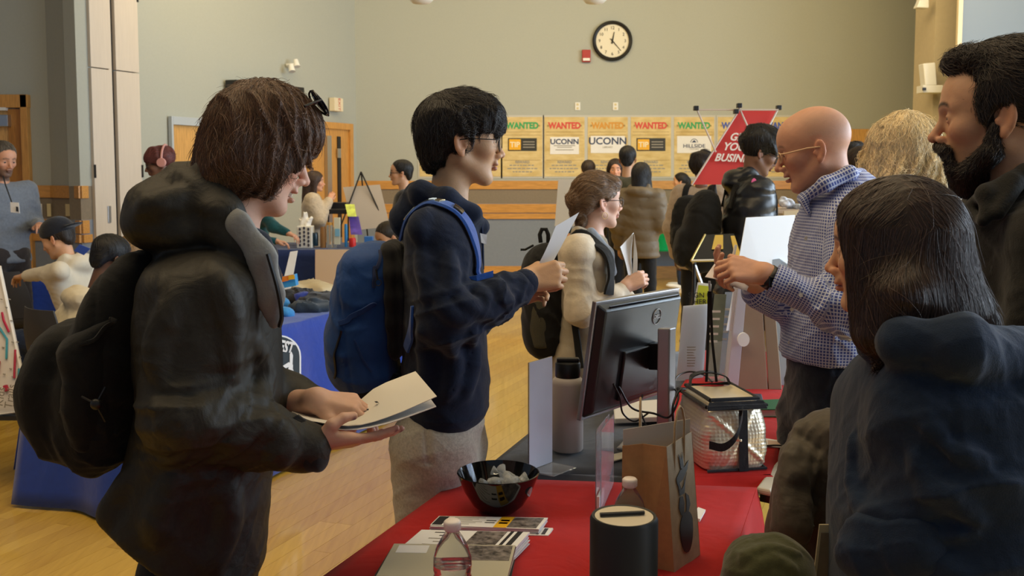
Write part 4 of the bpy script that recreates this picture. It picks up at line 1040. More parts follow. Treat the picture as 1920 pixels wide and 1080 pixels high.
mb.build('casing', M_CASE, t, bevel=.006, seg=3)
MB().slab([mp(.30, .12, .02), mp(.72, .12, .02), mp(.72, .55, .02), mp(.30, .55, .02)], nb * .012).build('port_housing', M_CASE, t, bevel=.004)
MB().slab([mp(.10, .945, .015), mp(.93, .945, .015), mp(.93, .96, .014), mp(.10, .96, .014)], nb * .004).build('vent_slot', M_BLACKG, t)
MB().slab([mp(.02, .02, -.016), mp(.98, .02, -.016), mp(.98, .98, -.016), mp(.02, .98, -.016)], -nb * .001).build('screen', mat('screen_dark', (.01, .012, .015), .1), t)
ce = mp(.655, .80, .0235); ring = [ce + X_ * .0235 * math.cos(a) + Yv * .0235 * math.sin(a) for a in np.linspace(0, 2 * PI, 33)]
M_LOGO = mat('logo_silver', (.60, .60, .62), .35); MB().tube(ring, .0013, 6).build('emblem_ring', M_LOGO, t)
text_on('DELL', M_LOGO, ce + nb * .0008, X_, Yv, .0165, t, bold=.0004)
# stand: an upright aluminium blade behind the casing
sb = at(1250, 700, 2.86); sx = V3(.028, -.006, 0); sy = V3(.024, .030, 0)
zt = at(1245, 616, sb[1])[2]
sb = V3(sb[0], sb[1], TZ + .004)
st = MB().slab([sb - sx, sb + sx * .25, sb + sx * .25 + sy, sb - sx + sy], (0, 0, zt - TZ - .004)); st.build('stand_column', mat('aluminium', (.36, .36, .38), .38, metal=.75), t, bevel=.004)
MB().box(sb + V3(-.02, .05, .004), (.20, .18, .010), rz=-.35).build('stand_base', mat('aluminium', (.36, .36, .38), .38, metal=.75), t, bevel=.004)
q = mp(.60, .45, .028); MB().slab([q + (0, 0, -.04), q + X_ * .05 + (0, 0, -.04), sb + (0, 0, .23) + sy, sb - sx + (0, 0, .23) + sy], (0, 0, .08)).build('mount_arm', M_CASE, t, bevel=.004)
mb = MB(); MB().slab([mp(.62, .47, .0335), mp(.80, .46, .0335), mp(.80, .51, .0335), mp(.62, .52, .0335)], nb * .0005).build('sticker', mat('sticker', (.25, .25, .25), .5), t)
# laptop / white box under the monitor
P = [atz(1150, 765, TZ + .004), atz(1245, 757, TZ + .004), atz(1262, 790, TZ + .004), atz(1152, 795, TZ + .004)]
o = MB().slab(P, (0, 0, .018)).build('laptop', mat('laptop_silver', (.62, .60, .56), .4), bevel=.003); tag(o, 'closed pale laptop lying under the monitor', 'laptop')
P = [atz(1128, 858, TZ), atz(1200, 842, TZ), atz(1208, 850, TZ), atz(1140, 868, TZ)]; o = MB().slab(P, (0, 0, .003)).build('paper_sheet', mat('cream_paper', (.62, .56, .42), .6)); tag(o, 'cream sheet lying behind the kraft bag', 'paper')
# cables
def cable(name, pts, r, m, label, k=6):
    P = np.array(pts); n = len(P); t_, out = catmull(np.arange(n), P, n * k)
    o = MB().tube(list(out), r, 8).build(name, m, smooth=True); tag(o, label, 'cable', None); return o
cable('cable', [at(1150, 720, 2.80), at(1162, 745, 2.83), at(1168, 775, 2.86), at(1190, 790, 2.88), at(1215, 775, 2.9)], .0028, M_BLACK, 'black cable hanging from the left of the monitor back')
cable('cable', [at(1160, 725, 2.84), at(1185, 765, 2.86), at(1225, 775, 2.88), at(1255, 782, 2.80), at(1272, 745, 2.82), at(1264, 728, 2.9)], .0032, M_BLACK, 'thick black cable looping behind the aluminium stand')
cable('cable', [at(1205, 740, 2.84), at(1200, 765, 2.82), at(1212, 800, 2.80)], .0025, M_BLACK, 'thin black cable dropping straight down below the monitor')
cable('cable', [at(1264, 735, 3.0), at(1268, 708, 3.1), at(1292, 697, 3.15), at(1320, 703, 3.1), at(1335, 716, 3.0)], .003, M_BLACK, 'black cable arching behind the foil bag')
cable('cable', [at(1262, 790, 2.8), at(1262, 760, 2.8), at(1275, 732, 2.85), at(1298, 734, 2.9), at(1300, 745, 2.9)], .0035, M_BLACK, 'black cable looping left of the foil bag')
cable('cable', [atz(1420, 838, TZ + .006), atz(1452, 835, TZ + .012), atz(1480, 838, TZ + .03), at(1503, 855, 2.30), at(1530, 878, 2.15)], .003, M_BLACK, 'black cable running from the foil bag over the brown coat')
# insulated foil bag
M_FOIL = mat('gold_foil', (.92, .82, .64), .36, metal=.6, bump=.3, bscale=60); M_WEB = fabric('black_webbing', (.010, .011, .016), .7)
fl = atz(1290, 886, TZ + .002); fr = atz(1400, 880, TZ + .002); fl = V3(fl[0], fl[1], TZ + .003); fr = V3(fr[0], fr[1], TZ + .003); dx = unit(fr - fl); dy = V3(-dx[1], dx[0], 0) * .92 + dx * .25; dy = unit(dy)
W = np.linalg.norm(fr - fl); D = .23; Hh = .190; cen = (fl + fr) / 2 + dy * D / 2
Rg = np.stack([dx, V3(-dx[1], dx[0], 0), V3(0, 0, 1)], 1)
F = Field(); F.add(LOFT([(0, .02, 0, W / 2 + .004, D / 2), (.04, .02, 0, W / 2 + .012, D / 2 + .008), (.12, .02, 0, W / 2 + .010, D / 2 + .004), (Hh - .03, .02, 0, W / 2 + .002, D / 2 - .004), (Hh, .02, 0, W / 2 - .014, D / 2 - .022)], R=Rg, o=cen, e=7, cap=.008))
def waffle(P, d):
    L = (P - cen.astype(np.float32)) @ Rg.astype(np.float32); f = 2 * PI / .0105
    a = np.abs(np.sin(L[:, 0] * f / 2 + L[:, 1] * f / 2)) * np.abs(np.sin(L[:, 2] * f / 2))
    cr = .004 * np.maximum(0, 1 - np.abs(L[:, 0] * .8 + L[:, 2] * .9 - .10) / .012) + .003 * np.maximum(0, 1 - np.abs(L[:, 0] * .9 - L[:, 2] * .5 + .02) / .010) + .0035 * np.sin(L[:, 0] * 40 + 2 * np.sin(L[:, 2] * 33)) * np.sin(L[:, 2] * 28)
    return (-.0016 * a - cr).astype(np.float32)
F.disp.append(waffle)
bagt = wempty('cooler_bag', cen, 'silver-gold quilted foil cooler bag with black straps on the red cloth', 'bag')
put(sdf_mesh('foil_body', F, .0026, M_FOIL), bagt)
def gp(x, y, z): return cen + Rg @ V3(x + .02, y, z)
hx, hy = W / 2, D / 2
for z, r_, ex in ((Hh - .012, .0055, .001), (Hh + .003, .0055, -.016)):
    MB().tube([gp(-hx - ex, -hy - ex, z), gp(hx + ex, -hy - ex, z), gp(hx + ex, hy + ex, z), gp(-hx - ex, hy + ex, z), gp(-hx - ex, -hy - ex, z)], r_, 8).build('zip_band', M_WEB, bagt, smooth=True)
MB().slab([gp(-hx - .002, -hy - .007, Hh - .022), gp(hx + .002, -hy - .007, Hh - .022), gp(hx - .006, -hy + .004, Hh - .002), gp(-hx + .006, -hy + .004, Hh - .002)], Rg @ V3(0, -.002, .003)).build('front_band', M_WEB, bagt, bevel=.002)
MB().tube([gp(-hx, -hy - .01, .004), gp(hx, -hy - .01, .004), gp(hx + .01, hy, .004)], .004, 6).build('base_piping', M_WEB, bagt)
for x in (-.045, .018):
    MB().slab([gp(x - .012, -hy - .012, .0), gp(x + .014, -hy - .012, .0), gp(x + .006, -hy - .014, Hh - .02), gp(x - .018, -hy - .014, Hh - .02)], Rg @ V3(0, -.003, 0)).build('strap', M_WEB, bagt) if x > 0 else None
pts = [gp(.012, -hy - .014, Hh - .02), gp(.0, -hy - .035, Hh - .04), gp(-.02, -hy - .045, Hh * .55), gp(-.05, -hy - .035, Hh * .40), gp(-.085, -hy - .02, Hh * .42)]
G = [[p + Rg @ V3(0, 0, -.011), p + Rg @ V3(0, 0, .011)] for p in catmull(np.arange(5), np.array(pts), 20)[1]]; MB().grid(G, Rg @ V3(0, -.002, 0)).build('handle', M_WEB, bagt, smooth=True)
pts = [gp(-.06, hy - .03, Hh + .004), gp(-.05, hy - .02, Hh + .028), gp(.0, hy - .01, Hh + .036), gp(.05, hy - .02, Hh + .024), gp(.06, hy - .03, Hh + .006)]
G = [[p + Rg @ V3(0, -.012, 0), p + Rg @ V3(0, .012, .002)] for p in catmull(np.arange(5), np.array(pts), 20)[1]]; MB().grid(G, (0, 0, .003)).build('handle', M_WEB, bagt, smooth=True)
# green book and a blue-grey wallet behind it
P = [atz(1418, 765, TZ + .004), atz(1462, 763, TZ + .004), atz(1460, 783, TZ + .004), atz(1415, 783, TZ + .004)]
t = wempty('book', sum(P) / 4, 'small dark green book lying right of the foil bag', 'book'); M_GRN = mat('green_cover', (.02, .12, .06), .5)
MB().slab(P, (0, 0, .003)).build('cover', M_GRN, t); MB().slab([p + (0, 0, .003) + (.0, 0, 0) for p in inq(P, .04, .02, .99, .96)], (0, 0, .022)).build('pages', M_PAPER, t); MB().slab([p + (0, 0, .025) for p in P], (0, 0, .003)).build('cover', M_GRN, t)
MB().slab([P[0], P[3], P[3] + (.003, 0, 0), P[0] + (.003, 0, 0)], (0, 0, .028)).build('spine', M_GRN, t)
P = [atz(1405, 748, TZ + .004), atz(1428, 748, TZ + .004), atz(1432, 762, TZ + .004), atz(1400, 762, TZ + .004)]; o = MB().slab(P, (0, 0, .02)).build('wallet', mat('slate_leather', (.04, .05, .08), .5), bevel=.005); tag(o, 'slate-blue wallet half hidden between foil bag and green book', 'wallet')
P = [atz(1425, 822, TZ + .003), atz(1466, 828, TZ + .003), atz(1470, 840, TZ + .003), atz(1424, 838, TZ + .003)]; o = MB().slab(P, (0, 0, .003)).build('flyer', M_PAPER); tag(o, 'small printed flyer with a yellow corner right of the foil bag', 'flyer'); flat(o, [p + (0, 0, .003) for p in P], .0, .3, .3, 1, M_YEL); flat(o, [p + (0, 0, .003) for p in P], .35, .2, .9, .9, mat('peach_print', (.6, .42, .32), .5))
# display boxes at the end of the rear table
M_BOARD = mat('grey_board', (.34, .24, .17), .75, var=.03, vscale=15); M_BLUEG = mat('blue_grey_board', (.40, .45, .50), .6); M_BWHITE = mat('bright_white', (.93, .95, .97), .5)
t = wempty('display_stand', atz(1420, 733, TZ), 'tall brown cardboard display box with a pale front edge behind the book', 'display')
Yb = atz(1420, 733, TZ)[1]
def P3(u, v, Y=Yb): return at(u, v, Y)
MB().slab([P3(1383, 735), P3(1440, 734), P3(1428, 548), P3(1400, 540)], (.03, .12, 0)).build('box_body', M_BOARD, t, bevel=.003)
MB().slab([P3(1360, 737), P3(1384, 736), P3(1402, 538), P3(1384, 532)], (.01, .1, 0)).build('front_edge', mat('lavender_board', (.58, .57, .66), .55), t, bevel=.003)
MB().slab([P3(1441, 731), P3(1466, 731), P3(1452, 560), P3(1430, 552)], (.03, .12, 0)).build('side_box', mat('tan_board', (.30, .22, .15), .75), t, bevel=.003)
pc = P3(1393, 636, Yb - .012); pts = [pc + V3(math.cos(a) * .022, 0, math.sin(a) * .026) for a in np.linspace(0, 2 * PI, 24)[:-1]]; MB().slab(pts, (0, -.012, 0)).build('white_tab', M_BWHITE, t)
t = wempty('white_display_board', at(1440, 460, Yb + .05), 'bright white board held up behind the bald man\'s hands', 'board')
MB().slab([P3(1362, 620, Yb + .0), P3(1462, 620, Yb + .12), P3(1491, 403, Yb + .14), P3(1399, 408, Yb + .02)], (0, .006, 0)).build('panel', M_BWHITE, t)
t = wempty('magazine_file', atz(1470, 735, TZ), 'blue-grey magazine file standing beside the white board', 'file')
MB().slab([P3(1442, 733, Yb + .1), P3(1490, 733, Yb + .1), P3(1484, 500, Yb + .1), P3(1462, 485, Yb + .1), P3(1446, 487, Yb + .1)], (.02, .1, 0)).build('file_body', M_BLUEG, t, bevel=.003)
MB().slab([P3(1446, 487, Yb + .09), P3(1462, 485, Yb + .09), P3(1470, 520, Yb + .09), P3(1455, 520, Yb + .09)], (0, .01, 0)).build('divider', mat('pale_blue', (.55, .64, .74), .5), t)
# acrylic and card sign holders beyond the monitor
t = wempty('acrylic_sign_stand', atz(1297, 712, TZ), 'acrylic stand with a white printed sheet just right of the monitor', 'sign holder', 'acrylic sign holders')
Ys = atz(1297, 714, TZ)[1]; Q_ = [at(1268, 714, Ys), at(1318, 712, Ys + .05), at(1328, 570, Ys + .1), at(1281, 574, Ys + .05)]
MB().slab(Q_, (0, .003, 0)).build('panel', M_PAPER, t); MB().slab([q - (0, .003, 0) for q in Q_], (0, -.002, 0)).build('cover', M_ACR, t)
q = MB()
rr = random.Random(2)
for v in range(650, 690, 5): q.slab([at(1288, v, Ys + .0), at(1288 + rr.uniform(10, 18), v, Ys + .0), at(1288 + 15, v + 2, Ys + .0), at(1288, v + 2, Ys + .0)], (0, -.001, 0))
q.build('small_print', M_GREYTX, t)
Yz = 4.05; t = wempty('yellow_sign', at(1315, 560, Yz), 'yellow-green sign card with dark lettering behind the lanyard', 'sign')
MB().slab([at(1300, 600, Yz), at(1322, 600, Yz), at(1322, 693, Yz), at(1300, 693, Yz)], (0, .004, 0)).build('stem', M_ACR, t)
Q_ = [at(1296, 600, Yz), at(1328, 600, Yz), at(1334, 533, Yz), at(1309, 530, Yz)]; MB().slab(Q_, (0, .01, 0)).build('frame', M_PAPER, t)
MB().slab(inq([q - (0, .001, 0) for q in Q_], .06, .04, .94, .94), (0, -.002, 0)).build('card', mat('lime_print', (.62, .66, .05), .5), t)
text_on('SIGN UP\nHERE', M_INK, at(1316, 560, Yz - .006), (1, 0, 0), (.05, 0, 1), .030, t)
lit = [(1332, 1356, 552, 706, (.16, .19, .15), 'dark green leaflet in the clear rack'), (1352, 1374, 548, 700, (.30, .38, .55), 'blue and white leaflet in the clear rack'), (1368, 1392, 560, 690, (.55, .62, .75), 'pale blue leaflet beside the brown display box')]
t = wempty('brochure_rack', at(1352, 690, 3.95), 'clear acrylic brochure rack between the white sheet and the brown box', 'rack')
for k in range(3): MB().slab([at(1326 + k * 20, 714 - k * 12, 3.72 + k * .1), at(1362 + k * 14, 714 - k * 12, 3.72 + k * .1), at(1370 + k * 12, 640 - k * 25, 3.78 + k * .1), at(1334 + k * 20, 640 - k * 25, 3.78 + k * .1)], (0, .003, 0)).build('pocket', M_ACR, t)
MB().slab([at(1322, 716, 3.70), at(1375, 716, 3.70), at(1375, 705, 3.95), at(1335, 705, 3.95)], (0, 0, .004)).build('base', M_ACR, t)
for k, (u0, u1, v0, v1, cc, lb) in enumerate(lit):
    Y = 3.80 + k * .06; o = MB().slab([at(u0 - 8, v1, Y), at(u1 - 8, v1, Y), at(u1 + 6, v0, Y + .05), at(u0 + 8, v0, Y + .05)], (0, .004, 0)).build('leaflet', mat('leaf%d' % k, cc, .45, var=.25, vscale=14)); tag(o, lb, 'leaflet', 'leaflets in the clear rack')
    q = MB(); 
    for j in range(5): q.slab([at(u0 + 1 - j * 1.5, v0 + 30 + j * 14, Y - .002), at(u1 - 5 - j * 1.5, v0 + 30 + j * 14, Y - .002), at(u1 - 5 - j * 1.5, v0 + 34 + j * 14, Y - .002), at(u0 + 1 - j * 1.5, v0 + 34 + j * 14, Y - .002)], (0, -.001, 0))
    q.build('print', M_PAPER, o)
# further card and board near the bald man
t = wempty('easel_sign', at(1520, 430, 5.2), 'cream sign board with dark letters behind the white board', 'sign')

for u_ in (1480, 1550): MB().tube([at(u_, 558, 5.22), at(u_, 558, 5.22) * (1, 1, 0) + (0, 0, .01)], .012, 6).build('leg', M_METALD, t)
MB().slab([at(1470, 560, 5.2), at(1560, 560, 5.2), at(1560, 392, 5.2), at(1470, 396, 5.2)], (0, .02, 0)).build('board', mat('cream_board', (.66, .56, .38), .6), t)
text_on('EA', M_INK, at(1497, 424, 5.17), (1, 0, 0), (.15, 0, 1), .10, t); text_on('\u2022', mat('plum', (.3, .02, .16), .5), at(1487, 462, 5.17), (1, 0, 0), (0, 0, 1), .18, t, name='dot')
# keep what hangs from the bald man's hand
lan = wempty('lanyard', at(1330, 560, 2.95), 'black lanyard hanging from the bald man\'s hand', 'lanyard')
MB().tube([at(1330, 527, 2.78), at(1331, 546, 2.78)], .0035, 8).build('clip', M_STEEL, lan)
for u0, u1, u2 in ((1329, 1326, 1325), (1331, 1334, 1344)):
    G = [[at(a, v, 2.79 + (v - 546) * .0006), at(a + 5, v, 2.79 + (v - 546) * .0006)] for a, v in ((u0 - 2, 546), (u1 - 1, 640), (u2 - 3, 716))]; MB().grid(G, (0, .0015, 0)).build('strap', M_WEB, lan)
# ---------------------------------------------------------------- chair with the coat, cap, card holder (lower right)
M_CHAIRP = mat('grey_chair_plastic', (.040, .040, .044), .5)
t = wempty('office_chair', atz(1560, 1060, .5), 'dark grey plastic chair with the brown coat over its back', 'chair')
F = Field(); F.add(LOFT([(0, 0, 0, .20, .02), (.15, 0, 0, .22, .022), (.34, 0, 0, .20, .02), (.42, 0, .01, .12, .016)], R=frame(55) @ rotx(.12), o=at(1600, 1150, 2.00), e=2.6, cap=.015))
put(sdf_mesh('backrest', F, .008, M_CHAIRP), t)
sc_ = V3(.70, 2.30, 0); MB().box(V3(sc_[0], sc_[1], .46), (.36, .36, .05), rz=-.6).build('seat', M_CHAIRP, t, bevel=.02)
for k in range(4): a = .2 + k * PI / 2; MB().tube([V3(sc_[0], sc_[1], .45) + V3(math.cos(a), math.sin(a), 0) * .15, V3(sc_[0], sc_[1], .0) + V3(math.cos(a), math.sin(a), 0) * .19 + (0, 0, .01)], .012).build('leg', M_METALD, t)
F = Field(); F.add(LOFT([(-.22, 0, 0, .115, .05), (0, .0, 0, .12, .06), (.12, .012, 0, .105, .065), (.22, .02, 0, .090, .06), (.285, .045, 0, .06, .045), (.30, .055, 0, .03, .03)], R=rotz(-.5), o=at(1535, 1015, 2.16), e=2.2, cap=.02))
F.add(CAP(at(1492, 868, 2.10), at(1482, 985, 2.06), .032, .045, .05)); F.add(CAP(at(1560, 815, 2.18), at(1590, 1000, 2.18), .04, .07, .06))
folds(F, 2.16, [(.007, (1500, 810), (1480, 880), (1475, 980)), (.007, (1530, 800), (1515, 880), (1510, 1000)), (.007, (1555, 815), (1545, 900), (1545, 1000)), (.006, (1460, 900), (1500, 890), (1560, 870))], k=.02)
def quilt(P, d):
    return (.010 * (np.abs(np.sin(P[:, 0] * 38 + 1.2 * np.sin(P[:, 2] * 9)))**.6 - .7) + .005 * np.abs(np.sin(P[:, 2] * 30 + 2 * P[:, 0] * 8 + 1))**.5).astype(np.float32) * -1
F.disp += [quilt, wrinkle(.004, 40, (1, 0, .2), 3)]
o = sdf_mesh('padded_coat', F, .006, fabric('taupe_nylon', (.085, .070, .052), .6, .1, .2, 500)); tag(o, 'brown-grey quilted coat draped over the chair beside the red table', 'coat')
F = Field(); c = at(1443, 1076, 1.72); Rc_ = rotz(.5) @ roty(.25)
F.add(ELL(c, (.085, .080, .072), .02, Rc_)); F.add(ELL(c + V3(-.075, -.02, -.040), (.060, .055, .016), .03, Rc_ @ roty(-.5))); F.add(ELL(c + V3(.015, .02, -.05), (.07, .07, .055), .04))
folds(F, 1.72, [(.006, (1395, 1050), (1440, 1030), (1500, 1040)), (.005, (1410, 1075), (1450, 1050), (1490, 1070))], k=.015)
F.disp += [wrinkle(.0035, 32, (.5, 0, 1), 8), lambda P, d: (.0018 * (np.abs(P[:, 0] - c[0] + .35 * (P[:, 2] - c[2]) + .01) < .003)).astype(np.float32)]
o = sdf_mesh('cap', F, .004, fabric('olive_cloth', (.060, .062, .022), .8)); tag(o, 'olive green cloth cap in the lower right by the red table', 'cap')
t = wempty('card_holder', at(1545, 1030, 1.75), 'cream-edged card hanging at the bottom between coat and navy hoodie', 'badge')
Q_ = [at(1520, 1130, 1.75), at(1572, 1130, 1.75), at(1566, 984, 1.75), at(1537, 984, 1.75)]; MB().slab(Q_, (0, .004, 0)).build('frame', mat('cream_edge2', (.42, .36, .24), .6), t)
MB().slab(inq([q - (0, .001, 0) for q in Q_], .12, .04, .95, .90), (0, -.001, 0)).build('card', mat('brown_card', (.16, .12, .08), .6, var=.3, vscale=12), t)

# ---------------------------------------------------------------- blue table with the crest (left of the student)
BA = V3(-2.25, 4.62, 0); bd = DIR; bn = V3(-bd[1], bd[0], 0); BA = V3(-1.56, 4.36, 0); BBp = BA + bd * 2.25
TC = [tuple((BA + bn * .76)[:2]), tuple((BBp + bn * .76)[:2]), tuple(BBp[:2]), tuple(BA[:2])]
table(TC, TZ - .006, 'folding table hidden under the royal blue crest cloth'); cloth('tablecloth', TC, TZ, (.6, .70, .735, .735), M_BLUEC, 'royal blue floor-length cloth with a black and white crest', fold=.016, flare=.07, seed=9, ff=9)
t = wempty('cloth_crest', (BA + BBp) / 2 + (0, 0, .4), 'black crest with white outline and white figures printed on the blue cloth', 'crest')
uc = 522; 
def onB(u, v, off=.075):
    a = (u - 960) / FPX; o_ = BA - bn * off; # intersect vertical plane
    tY = None
    # solve o_ + bd*s : X = a*Y
    s_ = (a * o_[1] - o_[0]) / (bd[0] - a * bd[1]); q = o_ + bd * s_; return at(u, v, q[1])
def crest(scx, m, off, nm, th):
    pts = []
    for a in np.linspace(0, PI, 14): pts.append((math.cos(a) * 42 * scx, -math.sin(a) * 40 * scx))
    pts = [(x, y + 668) for x, y in pts] + [(-42 * scx, 668 + 85 * scx), (0, 668 + 112 * scx), (42 * scx, 668 + 85 * scx)]
    return MB().slab([onB(uc + x, y, off) for x, y in pts], -bn * th).build(nm, m, t)
crest(1.0, mat('crest_white', (.78, .80, .84), .6), .085, 'outline', .002); crest(.93, mat('crest_black', (.02, .035, .05), .6), .089, 'field', .002)
M_CW = MATS['crest_white']
text_on('EST', M_CW, onB(537, 652, .094), bd + V3(0, 0, -.28), V3(.2, 0, 1), .085, t, bold=.003)
q = MB()
def cp(L, o=.093): q.slab([onB(u, v, o) for u, v in L], -bn * .0015)
cp([(543, 664), (546, 659), (549, 666), (548, 684), (545, 690), (543, 680)]); cp([(530, 686), (541, 679), (549, 684), (548, 704), (538, 704), (541, 688), (532, 692)]); cp([(518, 700), (522, 690), (528, 688), (534, 704), (534, 716), (518, 716)])
cp([(548, 690), (552, 700), (552, 716), (541, 716), (541, 703)]); q.build('white_figures', M_CW, t)
# things on the blue table: shirts, crumpled kraft bags, box, cards
def onT(u, v): return atz(u, v, TZ + .003)
def lump(name, cuv, rad, hgt, m, label, cat, seed, group=None, vox=.012, amp=.02, f=28):
    F = Field(); r = random.Random(seed)
    for (u, v) in cuv: p = onT(u, v); F.add(ELL(p + (0, 0, hgt * .35), (rad * r.uniform(.8, 1.2), rad * r.uniform(.8, 1.2), hgt), .04))
    F.disp.append(wrinkle(amp, f, (1, .6, .3), seed)); 
    o = sdf_mesh(name, F, vox, m); return tag(o, label, cat, group)
M_TBLK = fabric('black_jersey', (.012, .012, .014)); M_TBLU = fabric('cyan_jersey', (.05, .26, .60)); M_TRYL = fabric('royal_jersey', (.03, .06, .40))
lump('folded_shirt', [(545, 565), (565, 562)], .11, .05, M_TBLK, 'black printed shirt laid on the blue table nearest the brown-haired person', 'shirt', 1, 'shirts on the blue table')
lump('folded_shirt', [(592, 570), (612, 566)], .11, .05, M_TBLK, 'rumpled black shirt at the corner of the blue table', 'shirt', 2, 'shirts on the blue table')
lump('folded_shirt', [(570, 582), (600, 582)], .10, .045, fabric('slate_jersey', (.02, .035, .06)), 'dark slate shirt hanging over the front edge of the blue table', 'shirt', 3, 'shirts on the blue table')
lump('folded_shirt', [(528, 578), (536, 592)], .06, .045, M_TBLU, 'bright cyan shirt at the left of the shirt pile', 'shirt', 4, 'shirts on the blue table')
lump('folded_shirt', [(570, 568)], .06, .05, M_TRYL, 'royal blue shirt with white edge in the middle of the pile', 'shirt', 5, 'shirts on the blue table')
lump('paper_heap', [(550, 548), (580, 544), (606, 548)], .13, .05, mat('cream_crumple', (.62, .52, .33), .7), 'crumpled cream paper spread behind the shirts', 'paper', 6, amp=.014, f=22)
t = wempty('snack_box', at(540, 530, 6.3), 'small orange and blue printed box on the crest table', 'box')
MB().slab([at(527, 541, 6.3), at(555, 536, 6.3), at(552, 515, 6.3), at(524, 521, 6.3)], (0, .08, 0)).build('box_body', mat('cyan_box', (.05, .33, .70), .5), t)
MB().slab([at(524.5, 530, 6.29), at(541, 526, 6.29), at(550, 514.5, 6.29), at(523.8, 520, 6.29)], (0, -.002, 0)).build('print', mat('orange_box', (.75, .22, .02), .5), t); MB().slab([at(541, 525, 6.285), at(553, 523, 6.285), at(552, 515, 6.285), at(541, 517, 6.285)], (0, -.002, 0)).build('print', M_YEL, t)
o = MB().slab([at(515, 540, 6.25), at(524, 540, 6.25), at(524, 516, 6.25), at(515, 518, 6.25)], (0, .08, 0)).build('snack_box', mat('rust_box', (.45, .12, .02), .5)); tag(o, 'small rust-orange box left of the orange and blue box', 'box')
for L, lb in (([(527, 521), (545, 520), (558, 470), (544, 472)], 'white card leaning upright behind the snack box'), ([(503, 521), (511, 519), (517, 489), (500, 492)], 'small white card next to the grey collar edge')):
    o = MB().slab([at(u, v + (22 if v > 500 else 0), 6.5 + (v < 500) * .1) for u, v in L], (0, .006, 0)).build('sign_card', M_PAPER); tag(o, lb, 'card', 'white cards on the crest table')
# ---------------------------------------------------------------- navy table at the back with jars, and easel
z2 = TZ; TD = [(-3.35, 11.4), (-1.35, 11.4), (-1.72, 10.3), (-3.35, 10.3)]
table(TD, z2 - .006, 'folding table under the navy cloth at the back'); cloth('tablecloth', TD, z2, (.5, .6, .7, .6), M_NAVYC, 'navy cloth on the back table of jars', fold=.01, flare=.03, seed=3)
t = wempty('cloth_banner', at(640, 500, 10.15), 'plain cream panel hanging on the front of the navy table', 'banner'); MB().slab([at(591, 604, 10.15), at(668, 604, 10.15), at(668, 468, 10.2), at(591, 468, 10.2)], (0, .01, 0)).build('panel', mat('cream_banner', (.70, .55, .42), .7), t)
def onN(u, v, Y): return at(u, v, Y)
Yn = 10.55
t = wempty('tissue_holder', at(573, 462, Yn), 'white pierced holder with tissue paper on the navy table', 'holder')
w = 29 / FPX * Yn; h = 42 / FPX * Yn; c = at(573, 444, Yn); MB().box(c, (w, .14, h)).build('holder_body', M_WHITE, t, bevel=.01)
q = MB()
for i in range(3):
    for j in range(5):
        cc = c + V3((i - 1) * .045, -.072, (j - 2) * .042 + (i % 2) * .012); q.slab([cc + V3(math.cos(a) * .012, 0, math.sin(a) * .017) for a in np.linspace(0, 2 * PI, 10)[:-1]], (0, -.003, 0))
q.build('piercing', mat('dark_hole', (.05, .05, .08), .8), t)
F = Field(); 
for du, dz_ in ((-8, .07), (0, .13), (9, .08)): F.add(CAP(c + V3(0, 0, h * .4), c + V3(du / FPX * Yn * 1.3, 0, h / 2 + dz_), .05, .02, .03))
F.disp.append(wrinkle(.014, 50, (1, 0, 0), 2)); put(sdf_mesh('tissue', F, .010, M_PAPER), t)
def jar(u, vb, vt, w_px, m, label, name='jar', cat='jar', lid=None, Y=Yn, group='jars and cups on the navy table'):
    c = at(u, vb, Y); h = at(u, vt, Y)[2] - c[2]; r_ = w_px / 2 / FPX * Y; t = wempty(name, c, label, cat, group)
    MB().lathe([(.001, 0), (r_ * .95, 0), (r_, .01), (r_, h * .85), (r_ * .85, h), (.001, h)], c, 20).build('body', m, t, smooth=True)
    if lid: MB().lathe([(r_ * .9, h * .96), (r_ * .9, h * 1.06), (.001, h * 1.06)], c, 20).build('lid', lid, t)
M_GLASS = mat('jar_glass', (.85, .85, .8), .08, trans=.85, ior=1.2)
jar(606, 465, 425, 11, mat('amber_glass', (.5, .28, .12), .2, trans=.6, ior=1.2), 'amber cup beside the white pierced holder', 'cup', 'cup')
jar(619, 465, 420, 13, M_GLASS, 'clear glass jar left of the pale carton', lid=mat('amber_lid', (.55, .30, .05), .4)); jar(627, 465, 426, 9, M_GLASS, 'narrow clear glass behind the pale carton')
jar(590, 461, 436, 14, mat('teal_vase', (.01, .03, .05), .2), 'small dark round vase behind the white holder', 'vase', 'vase')
jar(649, 463, 420, 6, mat('blue_can', (.03, .22, .55), .35), 'slim bright blue bottle on the navy table', 'bottle', 'bottle'); jar(661, 463, 446, 13, mat('red_lid', (.55, .02, .02), .4), 'short red tub right of the blue bottle', 'tub', 'tub')
o = MB().box(at(632.5, 433, Yn), (.060, .06, 50 / FPX * Yn)).build('carton', mat('pale_carton', (.62, .62, .50), .5)); tag(o, 'tall pale carton standing among the glass jars', 'carton'); 
o2 = MB().box(at(632.5, 436, Yn - .035), (.05, .004, .08)).build('print', mat('carton_print', (.20, .45, .65), .5), o)
t = wempty('black_organiser', at(635, 392, 11.0), 'flat black tray on legs above the jars', 'tray'); MB().box(at(634, 396, 10.9), (.32, .25, .05)).build('tray', M_BLACK, t, bevel=.005); MB().box(at(637, 386, 11.1), (.18, .2, .08)).build('box', M_BLACK, t, bevel=.005)
for u in (616, 653): MB().tube([at(u, 398, 10.85), at(u, 452, 10.85)], .008).build('leg', M_BLACK, t)
t = wempty('flyer_stand', at(665, 440, 10.7), 'slanted stand of lime and purple flyers on the navy table', 'stand')
